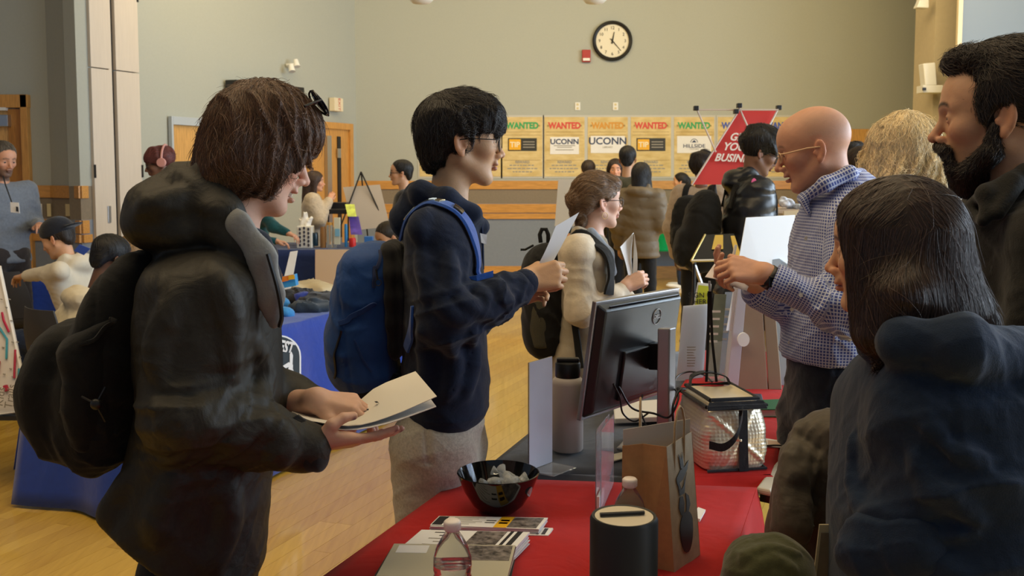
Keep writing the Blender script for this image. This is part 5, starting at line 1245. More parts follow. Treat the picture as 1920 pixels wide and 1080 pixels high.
for k, (v0, v1, cc) in enumerate(((383, 406, (.55, .66, .12)), (406, 440, (.10, .06, .42)))): MB().slab([at(652 + k * 6, v1, 10.7), at(668 + k * 11, v1, 10.7), at(664 + k * 8, v0, 10.8), at(647 + k * 7, v0, 10.8)], (0, .02, 0)).build('flyer', mat('flyer%d' % k, cc, .5, var=.3, vscale=18), t)
o = MB().box(at(692, 453, 10.7), (.09, .1, 20 / FPX * 10.7)).build('small_box', mat('blue_box', (.03, .15, .5), .5), bevel=.004); tag(o, 'small blue box at the right end of the navy table', 'box')
Ye = 11.75; t = wempty('display_easel', atz(685, 560, .0), 'black tripod easel with a blank grey board near the corner', 'easel')
ap = at(677, 322, Ye)
for u, v, dY in ((637, 430, -.1), (692, 470, .3), (735, 450, -.1)):
    q_ = at(u, v, Ye + dY); e_ = ap + (q_ - ap) * ((ap[2]) / (ap[2] - q_[2])); MB().tube([ap, e_ + (0, 0, .01)], .009, 6).build('leg', M_BLACK, t)
o = MB().slab([at(663, 432, Ye - .12), at(731, 425, Ye - .12), at(712, 346, Ye + .02), at(643, 351, Ye + .02)], (0, .012, 0)).build('board', mat('grey_blank', (.40, .36, .33), .7)); tag(o, 'blank grey board resting tilted on the black easel', 'board')
o = MB().slab([at(1040, 424, 9.0), at(1092, 424, 9.0), at(1090, 336, 9.1), at(1047, 336, 9.1)], (0, .012, 0)).build('board', mat('cream_blank', (.62, .56, .46), .7)); tag(o, 'blank cream board behind the hair bun', 'board')
MB().tube([at(1056, 424, 9.05), at(1056, 424, 9.05) * (1, 1, 0) + (0, 0, .01)], .02).build('leg', M_BLACK, o); MB().tube([at(1080, 424, 9.05), at(1080, 424, 9.05) * (1, 1, 0) + (0, 0, .01)], .02).build('leg', M_BLACK, o)
# green table by the back wall
TG = [(1.30, 14.35), (2.95, 14.35), (2.95, 13.85), (1.30, 13.85)]
table(TG, .745, 'narrow table with a short green cloth by the back wall'); cloth('tablecloth', TG, .75, (.1, .30, .30, .30), M_GREENC, 'bright green cloth hanging short on the back table', fold=.02, flare=.02, seed=3, ff=14)
# x-frame banner
Yk = 7.3; t = wempty('banner_stand', at(1385, 280, Yk), 'leaning red banner with white italic lettering on a black clipped frame', 'banner')
M_ROD = mat('pale_rod', (.62, .52, .46), .4); P = [at(1298, 346, Yk), at(1385, 346, Yk), at(1457, 206, Yk + .1), at(1385, 206, Yk + .1)]
MB().slab(P, (0, .006, 0)).build('red_panel', mat('banner_red', (.56, .035, .03), .55), t)
for a, b in (((1305, 206), (1460, 206)), ((1385, 200), (1413, 262)), ((1385, 208), (1297, 347)), ((1458, 206), (1384, 347)), ((1307, 206), (1342, 285))): MB().tube([at(*a, Yk + .04), at(*b, Yk - .03)], .0065, 6).build('rod', M_ROD, t)
for u, v in ((1305, 203), (1386, 198), (1460, 202), (1380, 209)): MB().box(at(u, v, Yk), (.034, .05, .034)).build('clip', M_BLACK, t, bevel=.004)
q0 = at(1340, 346, Yk + .05); 
for dx_ in (-.25, .25): MB().tube([q0, V3(q0[0] + dx_, q0[1] + .15, .01)], .010, 6).build('leg', M_BLACK, t)
MB().tube([q0, V3(q0[0], q0[1] - .3, .01)], .010, 6).build('leg', M_BLACK, t)
M_BT = mat('banner_text', (.80, .72, .66), .5)
xa = P[1] - P[0]; 
for s_, u, v in (('GROW', 1398, 258), ('YOUR', 1381, 276), ('BUSINESS', 1379, 297)):
    text_on(s_, M_BT, at(u, v, Yk + .0), (1, 0, -.04), (0, 0, 1), .078, t, shear=.35, bold=.002, sx=.95)
t = wempty('camera_tripod', at(1418, 330, 6.9), 'dark tripod with pale legs between the puffer coat and the bald man', 'tripod')
ap = at(1412, 345, 6.9)
for u, v, mm in ((1395, 420, M_BLACK), (1428, 330, M_ROD), (1432, 425, M_BLACK), (1400, 300, M_ROD)): MB().tube([ap, at(u, v, 6.9)], .010, 6).build('rod', mm, t)
for dx_, dy_ in ((-.3, 0), (.28, .05), (.0, .3)): MB().tube([ap, V3(ap[0] + dx_, ap[1] + dy_, .01)], .011, 6).build('leg', M_BLACK, t)
# table with odds and ends behind the banner
t = wempty('display_counter', at(1470, 560, 8.0) * (1, 1, 0), 'tall pale counter with craft things right of the puffer coat', 'counter')
zc_ = at(1470, 393, 7.75)[2]; xl, xr = at(1428, 393, 8.0)[0], at(1530, 393, 8.0)[0]
MB().box(((xl + xr) / 2, 8.0, zc_ - .015), (xr - xl + .06, .56, .03)).build('counter_top', mat('tan_top', (.60, .48, .38), .6), t, bevel=.004)
MB().box(((xl + xr) / 2, 8.02, zc_ / 2 - .015), (xr - xl, .46, zc_ - .03)).build('counter_body', mat('cream_board', (.66, .56, .38), .6), t, bevel=.004)
M_FL = mat('flower_white', (.72, .76, .86), .6)
for k, (u, v, cc, lb, nm, ct) in enumerate(((1474, 378, (.72, .76, .86), 'bunch of white and violet paper flowers on the pale table', 'paper_flowers', 'flowers'), (1432, 386, (.03, .06, .22), 'dark blue cloth pouch on the pale table', 'pouch', 'pouch'), (1492, 388, (.60, .66, .74), 'pale blue crumpled plastic on the pale table', 'plastic_wrap', 'plastic'))):
    F = Field(); r = random.Random(k)
    for j in range(9 if k == 0 else 4): p = at(u + r.uniform(-12, 12), v, 7.9 + r.uniform(-.1, .1)); p[2] = zc_ + .02 + r.uniform(0, .05) * (k == 0); F.add(ELL(p, (.035, .035, .028), .012))
    F.disp.append(wrinkle(.008, 90, (1, 0, 1), k)); o = sdf_mesh(nm, F, .010, mat('odd%d' % k, cc, .6, var=.5, vscale=14)); tag(o, lb, ct)
# black folding display with gold photographs
Yf = 5.4; t = wempty('photo_display', at(1345, 500, Yf), 'dark tilted display panel with gold pictures behind the bald man\'s hands', 'display')
P = [at(1296, 489, Yf - .1), at(1392, 487, Yf - .1), at(1376, 438, Yf + .1), at(1322, 440, Yf + .1)]; MB().slab(P, (0, .01, -.004)).build('panel', M_BLACKG, t)
MB().slab(inq([p - V3(0, .003, -.002) for p in P], .35, .40, .62, .95), (0, -.002, .001)).build('picture', mat('gold_print', (.62, .42, .08), .4), t); MB().slab(inq([p - V3(0, .003, -.002) for p in P], .86, .1, .99, .9), (0, -.002, .001)).build('picture', mat('gold_print', (.62, .42, .08), .4), t)
MB().tube([P[0], P[1]], .008, 6).build('edge', M_STEEL, t); MB().tube([P[0], P[3]], .006, 6).build('edge', mat('gold_edge', (.6, .45, .15), .3, metal=.7), t)
MB().tube([at(1300, 490, Yf), at(1318, 540, Yf), at(1324, 560, Yf) ], .010, 6).build('strut', M_STEEL, t)
for u in (1302, 1385): a = at(u, 489, Yf); MB().tube([a, a * (1, 1, 0) + (0, 0, .01)], .011, 6).build('leg', M_BLACK, t)
# ---------------------------------------------------------------- left side: A-frame board, chairs, blue table
def floorY(v): return atz(0, v, 0)[1]
Yw = 4.85; t = wempty('aframe_board', at(0, 770, Yw), 'white leaning board with coloured route lines at the left edge', 'board')
P = [at(-70, 786, Yw), at(55, 770, Yw), at(-1, 503, Yw + .25), at(-60, 490, Yw + .25)]
MB().slab(P, (0, .02, .01)).build('panel', mat('board_white', (.70, .66, .62), .5), t); ft = [p - V3(0, .004, -.002) for p in P]
MB().tube([P[0], P[1], P[2]], .010, 6).build('frame', mat('frame_white', (.78, .75, .70), .5), t)
def bl(L, c, w=.006): return MB().tube([at(u, v, Yw - .006 + .25 * (778 - v) / 275) - (0, .012, 0) for u, v in L], w, 5).build('route_line', c, t)
M_RL = mat('route_red', (.45, .02, .06), .5); M_TL = mat('route_teal', (.05, .30, .38), .5)
bl([(6, 585), (9, 600), (19, 622)], M_RL); bl([(-4, 606), (15, 635), (14, 672)], M_TL); bl([(31, 655), (29, 708)], M_RL); bl([(38, 690), (37, 705)], M_TL); bl([(1, 676), (-2, 702)], M_RL)
bl([(12, 722), (15, 732)], M_RL, .012)
for k in range(12):
    u, v = [(3, 560), (12, 575), (22, 600), (24, 640), (6, 650), (20, 690), (38, 668), (24, 705), (8, 700), (33, 640), (2, 620), (18, 560)][k]; bl([(u, v), (u + 4, v + 1)], M_GREYTX, .003)
for k, (u, s_) in enumerate(((4, 'Kids'), (22, 'Trails'), (38, 'Maps'))): text_on(s_, M_GREYTX, at(u, 742, Yw - .0) - (0, .015, 0), (.18, 0, .95), (-.95, 0, .18), .055, t)
for dx_, dy_ in ((-.05, -.05), (-.30, -.05), (-.18, .45)): MB().tube([P[3] + V3(0, .03, -.02), V3(P[0][0] + dx_, P[0][1] + dy_, .01)], .011, 6).build('leg', M_METALD, t)
MB().box((P[0] + P[1]) / 2 + V3(-.02, .0, -.012), (np.linalg.norm(P[1] - P[0]), .05, .02)).build('ledge', M_METALD, t)
def shell_chair(seat_c, face, label, hz=.80, sc=1.0):
    t = wempty('shell_chair', V3(seat_c[0], seat_c[1], 0), label, 'chair', 'dark shell chairs')
    R = frame(face); o = V3(seat_c[0], seat_c[1], 0)
    G = []
    for i, (x, z) in enumerate(((.21, .44), (.10, .435), (-.05, .43), (-.15, .455), (-.205, .52), (-.235, .62), (-.255, .72), (-.27, hz))):
        w = (.20, .22, .225, .225, .22, .215, .20, .15)[i]; G.append([o + R @ V3(x + .035 * abs(s) ** 2 * (1 if i > 3 else 0), s * w, z + .02 * abs(s)**2 * (i < 4)) for s in np.linspace(-1, 1, 9)])
    b = MB(); b.grid(G[:5], (0, 0, -.008)); b.build('seat', M_CHAIRP, t, smooth=True); b = MB(); b.grid(G[4:], R @ V3(-.008, 0, 0)); b.build('backrest', M_CHAIRP, t, smooth=True)
    for s in (-1, 1):
        MB().tube([o + R @ V3(.14, s * .15, .43), o + R @ V3(.20, s * .21, .012), o + R @ V3(-.24, s * .21, .012), o + R @ V3(-.12, s * .15, .43)], .008, 6).build('leg', M_BLACK, t)
    return t
shell_chair((-2.30, 5.30), 52, 'dark shell chair with thin sled leg beside the white board', hz=.86)
c2 = at(8, 520, 7.2); shell_chair((c2[0], c2[1]), 105, 'black chair back behind the white board at the left edge', hz=.86)
Yg = 7.3; TF = [(-4.4, 8.35), (-2.75, 8.35), (-2.65, 7.55), (-4.3, 7.55)]
table(TF, TZ - .006, 'folding table under the blue cloth where the boy with the cap sits'); cloth('tablecloth', TF, TZ, (.3, .3, .62, .3), M_BLUEC, 'blue cloth on the far left table beneath papers', fold=.01, flare=.03, seed=3)
for k, (u, v, lb) in enumerate(((70, 523, 'white sheet on the far left table near the sleeve'), (50, 526, 'cream sheet on the far left table by the hand'))):
    c = at(u, v, 7.75); c[2] = TZ + .006 + k * .004; o = MB().box(c, (.22, .16, .003), rz=.2).build('paper_sheet', M_PAPER if k == 0 else mat('cream_paper', (.62, .56, .42), .6)); tag(o, lb, 'paper', 'sheets on the far left table')
c = at(22, 518, 7.75); c[2] = TZ + .02; o = MB().box(c, (.10, .03, .025), rz=.3).build('marker', mat('lime_marker', (.55, .60, .05), .5), bevel=.005); tag(o, 'lime yellow marker by the resting hand', 'marker')
# ---------------------------------------------------------------- the people
def headat(pix, local, Yc, R, sc=1.0):
    """head centre so that the local feature point is seen at the photo pixel, with the centre Yc metres away"""
    d = R @ (np.array(local, float) * sc); p = at(pix[0], pix[1], Yc + d[1]); return p - d
def loftpx(Y, rows, k=.03, e=2.2, cap=.03, dy=0):
    st = []
    for v, ul, ur, ry in rows:
        a = at(ul, v, Y); b = at(ur, v, Y); st.append((a[2], (a[0] + b[0]) / 2, Y + dy, (b[0] - a[0]) / 2, ry))
    return LOFT(st, k=k, e=e, cap=cap)
def ribbon(name, F, pts, w, m, parent, th=.004, lift=.003, n=28, side=None, proj=True):
    P = catmull(np.arange(len(pts)), np.array(pts, float), n)[1]
    if proj:
        for _ in range(6):
            d = F.ev(P); g = F.grad(P, .004); P = P - g * (d - lift)[:, None] * .8
        g = F.grad(P, .006)
    else: g = np.repeat(np.array(side, float)[None], len(P), 0)
    k = np.array([.25, .5, .25])
    for _ in range(3): P[1:-1] = P[:-2] * .25 + P[1:-1] * .5 + P[2:] * .25; g[1:-1] = g[:-2] * .25 + g[1:-1] * .5 + g[2:] * .25
    T = np.gradient(P, axis=0); S = np.cross(T, g); S /= np.linalg.norm(S, axis=1, keepdims=True) + 1e-9; g /= np.linalg.norm(g, axis=1, keepdims=True) + 1e-9
    cs = [(-1, 0), (-.85, th), (0, th * 1.15), (.85, th), (1, 0), (.85, -th * .5), (-.85, -th * .5)]
    mb = MB(); vs = []; c = len(cs)
    for p, s, q in zip(P, S, g):
        for a, b in cs: vs.append(p + s * a * w / 2 + q * b)
    fs = [(i * c + j, i * c + (j + 1) % c, (i + 1) * c + (j + 1) % c, (i + 1) * c + j) for i in range(len(P) - 1) for j in range(c)]
    fs += [tuple(range(c))[::-1], tuple((len(P) - 1) * c + j for j in range(c))]
    mb.add(vs, fs); o = mb.build(name, m, None, smooth=True); put(o, parent) if parent is not None else None; return o
def glasses(head, parent, m, r=.021, tube_r=.0013, lens=True, shape=1.0):
    t = MB(); T = head.T
    for y in (-1, 1):
        c = V3(.102, y * .033 * head.w, .006); ring = []
        for a in np.linspace(0, 2 * PI, 25): ring.append(T(c + V3(-.006 * abs(math.cos(a)) * (math.cos(a) * y > 0), r * math.cos(a) * 1.08, r * math.sin(a) * shape)))
        t.tube(ring, tube_r * head.s, 6, caps=False)
        e = c + V3(-.006, y * r * 1.05, .010); t.tube([T(e), T((.085, y * .068 * head.w, .014)), T((.02, y * .078 * head.w, .014)), T((-.012, y * .081 * head.w, .010)), T((-.026, y * .078 * head.w, -.008))], tube_r * 1.2 * head.s, 6)
    t.tube([T((.103, -.013, .010)), T((.107, 0, .012)), T((.103, .013, .010))], tube_r * head.s, 6)
    g = t.build('glasses', m, None, smooth=True); put(g, parent)
    if lens:
        for y in (-1, 1):
            c = V3(.102, y * .033 * head.w, .006); pts = [T(c + V3(0, r * .97 * math.cos(a), r * .97 * math.sin(a) * shape)) for a in np.linspace(0, 2 * PI, 21)[:-1]]
            l = MB().slab(pts, head.R @ V3(.001, 0, 0)).build('lens', mat('lens_glass', (.9, .93, .95), .03, trans=.95, ior=1.15), None); l.parent = g
    return g
def garment(name, F, vox, m, parent, **k): return put(sdf_mesh(name, F, vox, m, **k), parent)
def bodymesh(parent, F, vox, head, skin, **k): o = put(sdf_mesh('body', F, vox, M_SKIN, None, skin_colour(head, skin, **k)), parent); return o
def legs(F, hips, floor_z, r=(.095, .075, .06), kneef=.0, spread=0.0, flare=0):
    for h in hips:
        h = np.array(h, float); kn = V3(h[0] + kneef, h[1], h[2] * .54); an = V3(h[0], h[1], .09)
        F.add(CAP(h, kn, r[0], r[1], .05), CAP(kn, an, r[1], r[2] + flare, .04))
def shoes(parent, ankles, fwd, m, sole=None, L=.27):
    f = unit(V3(fwd[0], fwd[1], 0)); R = np.stack([f, V3(-f[1], f[0], 0), V3(0, 0, 1)], 1)
    for a in ankles:
        c = V3(a[0], a[1], .0) + f * .06; F = Field()
        F.add(LOFT([(-.13, -.03, 0, .028, .032), (-.07, -.04, 0, .045, .04), (.03, -.02, 0, .03, .045), (.10, -.018, 0, .024, .043), (.14, -.015, 0, .014, .025)], R=np.stack([-V3(0, 0, 1) * -1, R[:, 1], R[:, 0]], 1) @ np.diag([1, 1, 1]), o=c + (0, 0, .058), cap=.012))
        garment('shoe', F, .008, m, parent)
M_NAVYH = fabric('navy_fleece', (.010, .017, .040), .95, .12, .4, 500, .12, 90)
M_DENIM = fabric('dark_denim', (.015, .025, .055), .9, .15, .3, 700); M_BLKT = fabric('black_cloth', (.010, .010, .011), .85, .15, .3, 600)

# ===== the student in the navy hoodie =====================================================
Y0 = 2.67; A = lambda u, v, dy=0.0: at(u, v, Y0 + dy)
R = frame(11, 2); hc = headat((948, 291), (.124, 0, -.024), Y0, R)
P_ = person('young man with dark hair and round glasses in a navy hoodie holding folded paper', (hc[0] - .05, Y0, 0))
H = Head(hc, R, 1.0, w=1.0, jaw=1.0, nose=.75, lips=1.15, eye=.8, cheek=1.05, chin=.9, brow=.6)
F = Field().add(H.pr); nb_ = A(838, 405); F.add(CAP(H.T((-.020, 0, -.05)), nb_, .046, .056, .03))
F.add(CAP(A(838, 430), A(835, 600), .05, .05, .05)); F.add(CAP(A(838, 430, -.14), A(838, 430, .14), .04, .04, .05))
Sh = A(818, 445, -.165); El = A(842, 592, -.215); Wr = A(972, 538, -.13)
F.add(CAP(Sh, El, .036, .032, .03), CAP(El, Wr, .04, .028, .02))
hd = Hand(A(985, 527, -.12), V3(1, .10, .22), V3(-.05, -1, .35), 1, .98, curl=((55, 60, 35), (58, 66, 38), (62, 70, 40), (66, 70, 40)), spread=1, tpts=[(.016, .020, -.008), (.044, .036, -.022), (.070, .034, -.032), (.090, .020, -.036)])
F.add(hd.pr, CAP(Wr, hd.w, .028, .027, .015))
Sf = A(845, 445, .165); Ef = A(870, 600, .20); Wf = A(950, 560, .12)
F.add(CAP(Sf, Ef, .036, .032, .03), CAP(Ef, Wf, .04, .028, .02)); hf = Hand(Wf, V3(.8, -.2, .3), V3(0, 1, .3), -1, .95); F.add(hf.pr)
bodymesh(P_, F, .0031, H, SKIN['asian'], lips=(.50, .22, .18), nails=hd.nails); eyes_for(H, P_)
M_H1 = mat('black_hair_base', (.012, .010, .009), .6); M_H1s = hair_mat('black_hair', (.020, .015, .013))
F = Field(); e = lambda c, r, k=.02, op='u', Rl=None: F.add(ELL(H.T(c), np.array(r) * H.s, k, H.R if Rl is None else H.R @ Rl, op))
e((-.012, 0, .052), (.112, .089, .096)); e((.045, 0, .078), (.072, .078, .052)); e((-.070, 0, -.010), (.038, .060, .066), .03); e((.088, 0, .050), (.026, .058, .034), .02)
e((.055, 0, -.050), (.110, .12, .062), .010, 's'); e((.118, 0, .004), (.030, .052, .034), .012, 's')
for y in (-1, 1): e((.0, y * .086, -.012), (.030, .03, .040), .006, 's'); e((.068, y * .080, .005), (.05, .03, .032), .012, 's')
F.disp.append(wrinkle(.0042, 95, (.2, 1, .3), 5, .7)); hp = hair_part('hair', F, .0035, M_H1, P_)
strands('hair_strands', F, orient_field('forward', H), 11000, .070, 10, M_H1s, hp, .00055, .009, noise=.26, seed=2)
F2 = F; strands('fringe_strands', F, orient_field('forward', H), 1800, .055, 8, M_H1s, hp, .0006, .012, noise=.30, seed=3, accept=lambda c: H.loc(c)[:, 2] > .03)
glasses(H, P_, M_METALD, .0215, .0013)
# hoodie
F = Field(); F.add(loftpx(Y0, [(395, 790, 880, .12), (425, 768, 897, .185), (470, 760, 905, .205), (560, 757, 908, .20), (650, 755, 914, .195), (730, 757, 919, .19), (762, 762, 916, .18), (786, 768, 908, .172)], cap=.02))
F.add(CAP(Sh, El, .082, .074, .05), CAP(El, A(925, 560, -.17), .074, .058, .035), CAP(A(925, 560, -.17), A(972, 541, -.135), .058, .043, .03))
F.add(CAP(Sf, Ef, .08, .072, .05), CAP(Ef, Wf, .07, .045, .03))
for i, (a, b, ra, rb) in enumerate((((790, 385, .0), (770, 410, .0), .060, .058), ((792, 368, -.07), (838, 372, -.105), .030, .026), ((838, 372, -.105), (886, 400, -.075), .026, .020), ((886, 400, -.075), (902, 425, 0), .020, .018), ((792, 368, .07), (838, 372, .105), .030, .026), ((838, 372, .105), (886, 400, .075), .026, .020), ((886, 400, .075), (902, 425, 0), .020, .018), ((790, 362, -.07), (790, 362, .07), .034, .034))):
    F.add(CAP(A(*a), A(*b), ra, rb, .022))
F.add(CAP(A(846, 330, 0), A(846, 392, 0), .052, .050, .012, op='s'))
folds(F, Y0, [(.010, (842, 478), (846, 520), (838, 556)), (.013, (812, 545), (842, 588), (880, 600)), (.011, (858, 548), (878, 575), (915, 590)), (.010, (893, 540), (912, 560), (935, 582)), (.009, (922, 532), (940, 552), (950, 572)), (.010, (790, 470), (800, 520), (800, 570)), (.012, (890, 620), (884, 680), (872, 740)), (.010, (845, 640), (850, 700), (835, 745)), (.010, (790, 620), (800, 690), (795, 750)), (.012, (800, 400), (785, 425), (790, 450))], k=.03)
F.disp += [wrinkle(.0028, 24, (.6, .2, 1), 11, .5), ringfold(El, unit(El - Sh), .10, 95, .008, 4), ringfold(A(930, 560, -.17), unit(Wr - El), .10, 100, .006, 6), ringfold(A(850, 560, -.2), V3(.5, 0, 1), .16, 60, .006, 7),
    lambda P, d: (-.0035 * np.exp(-((P[:, 2] - A(0, 762)[2]) / .004)**2) * (P[:, 2] < A(0, 750)[2])).astype(np.float32)]
ck = np.array([A(908, 590, -.12), A(886, 660, -.15), A(868, 700, -.17), A(850, 728, -.18)], np.float32)
def pocket(P, d):
    m = np.full(len(P), 9., np.float32)
    for a, b in zip(ck[:-1], ck[1:]): ba = b - a; h = np.clip(((P - a) @ ba) / (ba @ ba), 0, 1); m = np.minimum(m, np.linalg.norm((P - a - h[:, None] * ba)[:, [0, 2]], axis=1))
    return (.003 * np.exp(-(m / .004)**2) * (P[:, 1] < Y0)).astype(np.float32)
F.disp.append(pocket); hood_F = F
gh = garment('hoodie', F, .0052, M_NAVYH, P_)
F = Field().add(CAP(A(970, 543, -.135), A(984, 531, -.125), .040, .037, .01)); F.disp.append(lambda P, d: (.0012 * np.sin((P[:, 2] + P[:, 1]) * 900)).astype(np.float32)); garment('cuff', F, .004, M_NAVYH, P_)
MB().tube(catmull(np.arange(4), np.array([A(896, 398, -.02), A(903, 420, -.035), A(905, 455, -.03), A(906, 505, -.03)]), 20)[1], .0035, 6).build('drawstring', mat('navy_cord', (.02, .035, .09), .7), P_, smooth=True)
o = MB().slab([A(899, 437, -.06), A(912, 440, -.05), A(911, 458, -.05), A(901, 455, -.06)], (.002, -.003, 0)).build('name_tag', M_PAPER, P_)
# sweatpants
M_GREYS = fabric('heather_sweatpants', (.50, .46, .385), .95, .15, .35, 500, .16, 160)
F = Field(); F.add(loftpx(Y0, [(770, 760, 912, .165), (830, 745, 902, .17), (880, 744, 895, .16)], cap=.03)); F.add(CAP(A(802, 840, -.085), A(806, 1080, -.09), .098, .082, .05), CAP(A(806, 1080, -.09), A(806, 1080, -.09) * (1, 1, 0) + (0, 0, .1), .082, .07, .04), CAP(A(848, 840, .085), A(846, 1080, .09), .098, .082, .05), CAP(A(846, 1080, .09), A(846, 1080, .09) * (1, 1, 0) + (0, 0, .1), .082, .07, .04))
F.disp += [wrinkle(.005, 20, (.3, 0, 1), 5, .3), lambda P, d: (.007 * np.exp(-((P[:, 0] - A(812, 840)[0] - .10 * (A(0, 800)[2] - P[:, 2])) / .006)**2) * (P[:, 1] < Y0) * (P[:, 2] > A(0, 835)[2])).astype(np.float32)]
garment('sweatpants', F, .006, M_GREYS, P_)
shoes(P_, [A(806, 1080, -.09), A(846, 1080, .09)], (1, 0), M_WHITE)
# folded paper in his hand (a thing of its own)
def sheet(name, edgeA, edgeB, m, label, th=(0, .0012, 0), group=None, n=12, cat='paper'):
    a = catmull(np.arange(len(edgeA)), np.array(edgeA), n)[1]; b = catmull(np.arange(len(edgeB)), np.array(edgeB), n)[1]
    o = MB().grid([[x + (y - x) * t for t in np.linspace(0, 1, 5)] for x, y in zip(a, b)], th).build(name, m, smooth=True)
    return tag(o, label, cat, group)
sheet('folded_paper', [A(1009, 497, -.10), A(1025, 465, -.10), A(1042, 424, -.09)], [A(1038, 489, -.10), A(1060, 448, -.07), A(1086, 398, -.04)], M_PAPER, 'folded white paper held up by the young man in the navy hoodie', group=None)
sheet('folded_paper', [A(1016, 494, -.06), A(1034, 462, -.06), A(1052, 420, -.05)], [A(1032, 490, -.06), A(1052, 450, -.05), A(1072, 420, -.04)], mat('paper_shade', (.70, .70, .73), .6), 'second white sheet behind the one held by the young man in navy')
# blue backpack
M_BPB = fabric('royal_nylon', (.012, .060, .235), .6, .1, .3, 700, .06, 30); M_BPBd = fabric('navy_nylon', (.010, .040, .17), .6, .1, .3, 700, .06, 30)
bp = wempty('backpack', A(685, 600), 'royal blue backpack with black padding on the hoodie student\'s back', 'backpack')
F = Field(); F.add(loftpx(Y0, [(452, 672, 738, .08), (470, 652, 742, .12), (510, 634, 744, .145), (580, 624, 745, .155), (660, 622, 745, .155), (710, 636, 742, .145), (738, 652, 700, .11)], e=2.8, cap=.035))
F.add(loftpx(Y0, [(585, 618, 700, .12), (640, 614, 700, .135), (700, 622, 700, .13), (728, 636, 690, .10)], e=2.6, cap=.03, k=.015))
F.disp += [wrinkle(.004, 20, (.9, 0, .8), 21, .5), lambda P, d: (.004 * np.exp(-((P[:, 0] - A(655, 500)[0] + .12 * (P[:, 2] - A(0, 560)[2])) / .004)**2) * (P[:, 1] < Y0)).astype(np.float32)]; bpF = F
put(sdf_mesh('pack_body', F, .0055, M_BPB), bp)
F = Field().add(loftpx(Y0, [(452, 716, 752, .10), (500, 722, 760, .13), (600, 728, 764, .135), (665, 735, 762, .12)], e=3, cap=.02)); F.disp.append(lambda P, d: (.0015 * np.sin(P[:, 2] * 95)).astype(np.float32)); put(sdf_mesh('back_padding', F, .006, M_BLKT), bp)
F = Field().add(loftpx(Y0, [(690, 668, 760, .13), (715, 648, 758, .14), (745, 642, 742, .13), (765, 655, 705, .10)], e=2.6, cap=.02)); F.disp.append(wrinkle(.004, 40, (1, 0, .5), 4)); put(sdf_mesh('dark_base', F, .007, M_BLKT), bp)
ribbon('pocket_trim', bpF, [A(636, 606, -.18), A(670, 592, -.18), A(714, 578, -.18)], .014, M_BPBd, bp, .003)
ribbon('pocket_seam', bpF, [A(662, 640, -.18), A(680, 680, -.18), A(700, 700, -.18)], .005, M_BPBd, bp, .002)
ribbon('zip', bpF, [A(698, 456, -.16), A(704, 490, -.17), A(706, 540, -.17)], .010, mat('zip_tape', (.008, .02, .08), .6), bp, .002)
ribbon('side_zip', bpF, [A(640, 700, -.12), A(634, 660, -.14), A(640, 620, -.16)], .006, M_METALD, bp, .003)
rg = [A(709, 530, -.19) + V3(math.cos(a), 0, math.sin(a)) * .008 for a in np.linspace(0, 2 * PI, 13)]; MB().tube(rg, .0015, 5).build('zip_ring', M_METALD, bp)
MB().tube([A(705, 505, -.185), A(708, 524, -.19)], .003, 6).build('zip_pull', M_BLACK, bp)
M_STRAP = fabric('strap_blue', (.010, .075, .36), .6); s_pts = [A(750, 440, -.10), A(768, 405, -.13), A(795, 378, -.15), A(830, 378, -.18), A(862, 402, -.18), A(878, 445, -.17), A(884, 500, -.16), A(884, 545, -.16)]
so = ribbon('shoulder_strap', hood_F, s_pts, .058, M_STRAP, bp, .006, .006, 40)
M_REFL = mat('reflective_gold', (.72, .60, .36), .18, metal=.9); M_REFLD = mat('reflective_dark', (.10, .09, .07), .15, metal=.8)
C_ = catmull(np.arange(8), np.array(s_pts), 60)[1]
for i, (a, b, mm) in enumerate(((7, 14, M_REFL), (15, 22, M_REFLD), (23, 27, M_REFL), (30, 35, M_REFLD))):
    rb = ribbon('reflective_patch', hood_F, list(C_[a:b:2]), .034, mm, bp, .0085, .007, 10)
ribbon('lower_strap', hood_F, [A(752, 655, -.15), A(770, 632, -.17), A(790, 605, -.19), A(808, 580, -.2)], .030, M_STRAP, bp, .005, .006, 14)
MB().slab([A(872, 520, -.22), A(893, 516, -.22), A(925, 507, -.20), A(925, 519, -.20), A(895, 527, -.22)], (0, -.003, 0)).build('chest_strap', M_STRAP, bp)
for k in (0, 4): MB().tube([A(903 + k, 526, -.21), A(903 + k, 534, -.21)], .0022, 5).build('strap_tip', M_WHITE, bp)

# ===== the brown-haired person in the dark rain jacket =======================================
Y0 = 2.0; A = lambda u, v, dy=0.0: at(u, v, Y0 + dy)
R = frame(28, 16, 0); hc = headat((580, 344), (.124, 0, -.024), Y0, R)
P_ = person('person with short wavy brown hair and sunglasses on top, in a dark hooded rain jacket', (A(400, 600)[0], Y0, 0))
H = Head(hc, R, 1.0, w=.97, crown=.95, jaw=.92, nose=.95, lips=1.1, open_=.55, chin=.95, brow=.7)
F = Field().add(H.pr); F.add(CAP(H.T((-.020, 0, -.05)), A(430, 470), .047, .058, .03)); F.add(CAP(A(400, 520), A(390, 700), .05, .05, .05), CAP(A(395, 540, -.13), A(395, 540, .13), .04, .04, .05))
Sh = A(398, 560, -.15); El = A(352, 772, -.20); Wr = A(582, 838, -.11); Sf = A(420, 560, .16); Ef = A(420, 760, .22); Wf = A(588, 754, .05)
F.add(CAP(Sh, El, .035, .032, .03), CAP(El, Wr, .04, .026, .02), CAP(Sf, Ef, .035, .032, .03), CAP(Ef, Wf, .04, .026, .02))
h1 = Hand(A(590, 832, -.10), V3(1, .25, .02), V3(.0, -.40, -.92), 1, .93, curl=((4, 8, 6), (4, 8, 6), (6, 10, 6), (8, 12, 8)), tpts=[(.016, .020, -.008), (.040, .040, -.004), (.064, .036, .010), (.086, .024, .022)][0:1] + [(.036, .038, -.030), (.060, .034, -.044), (.082, .024, -.048)])
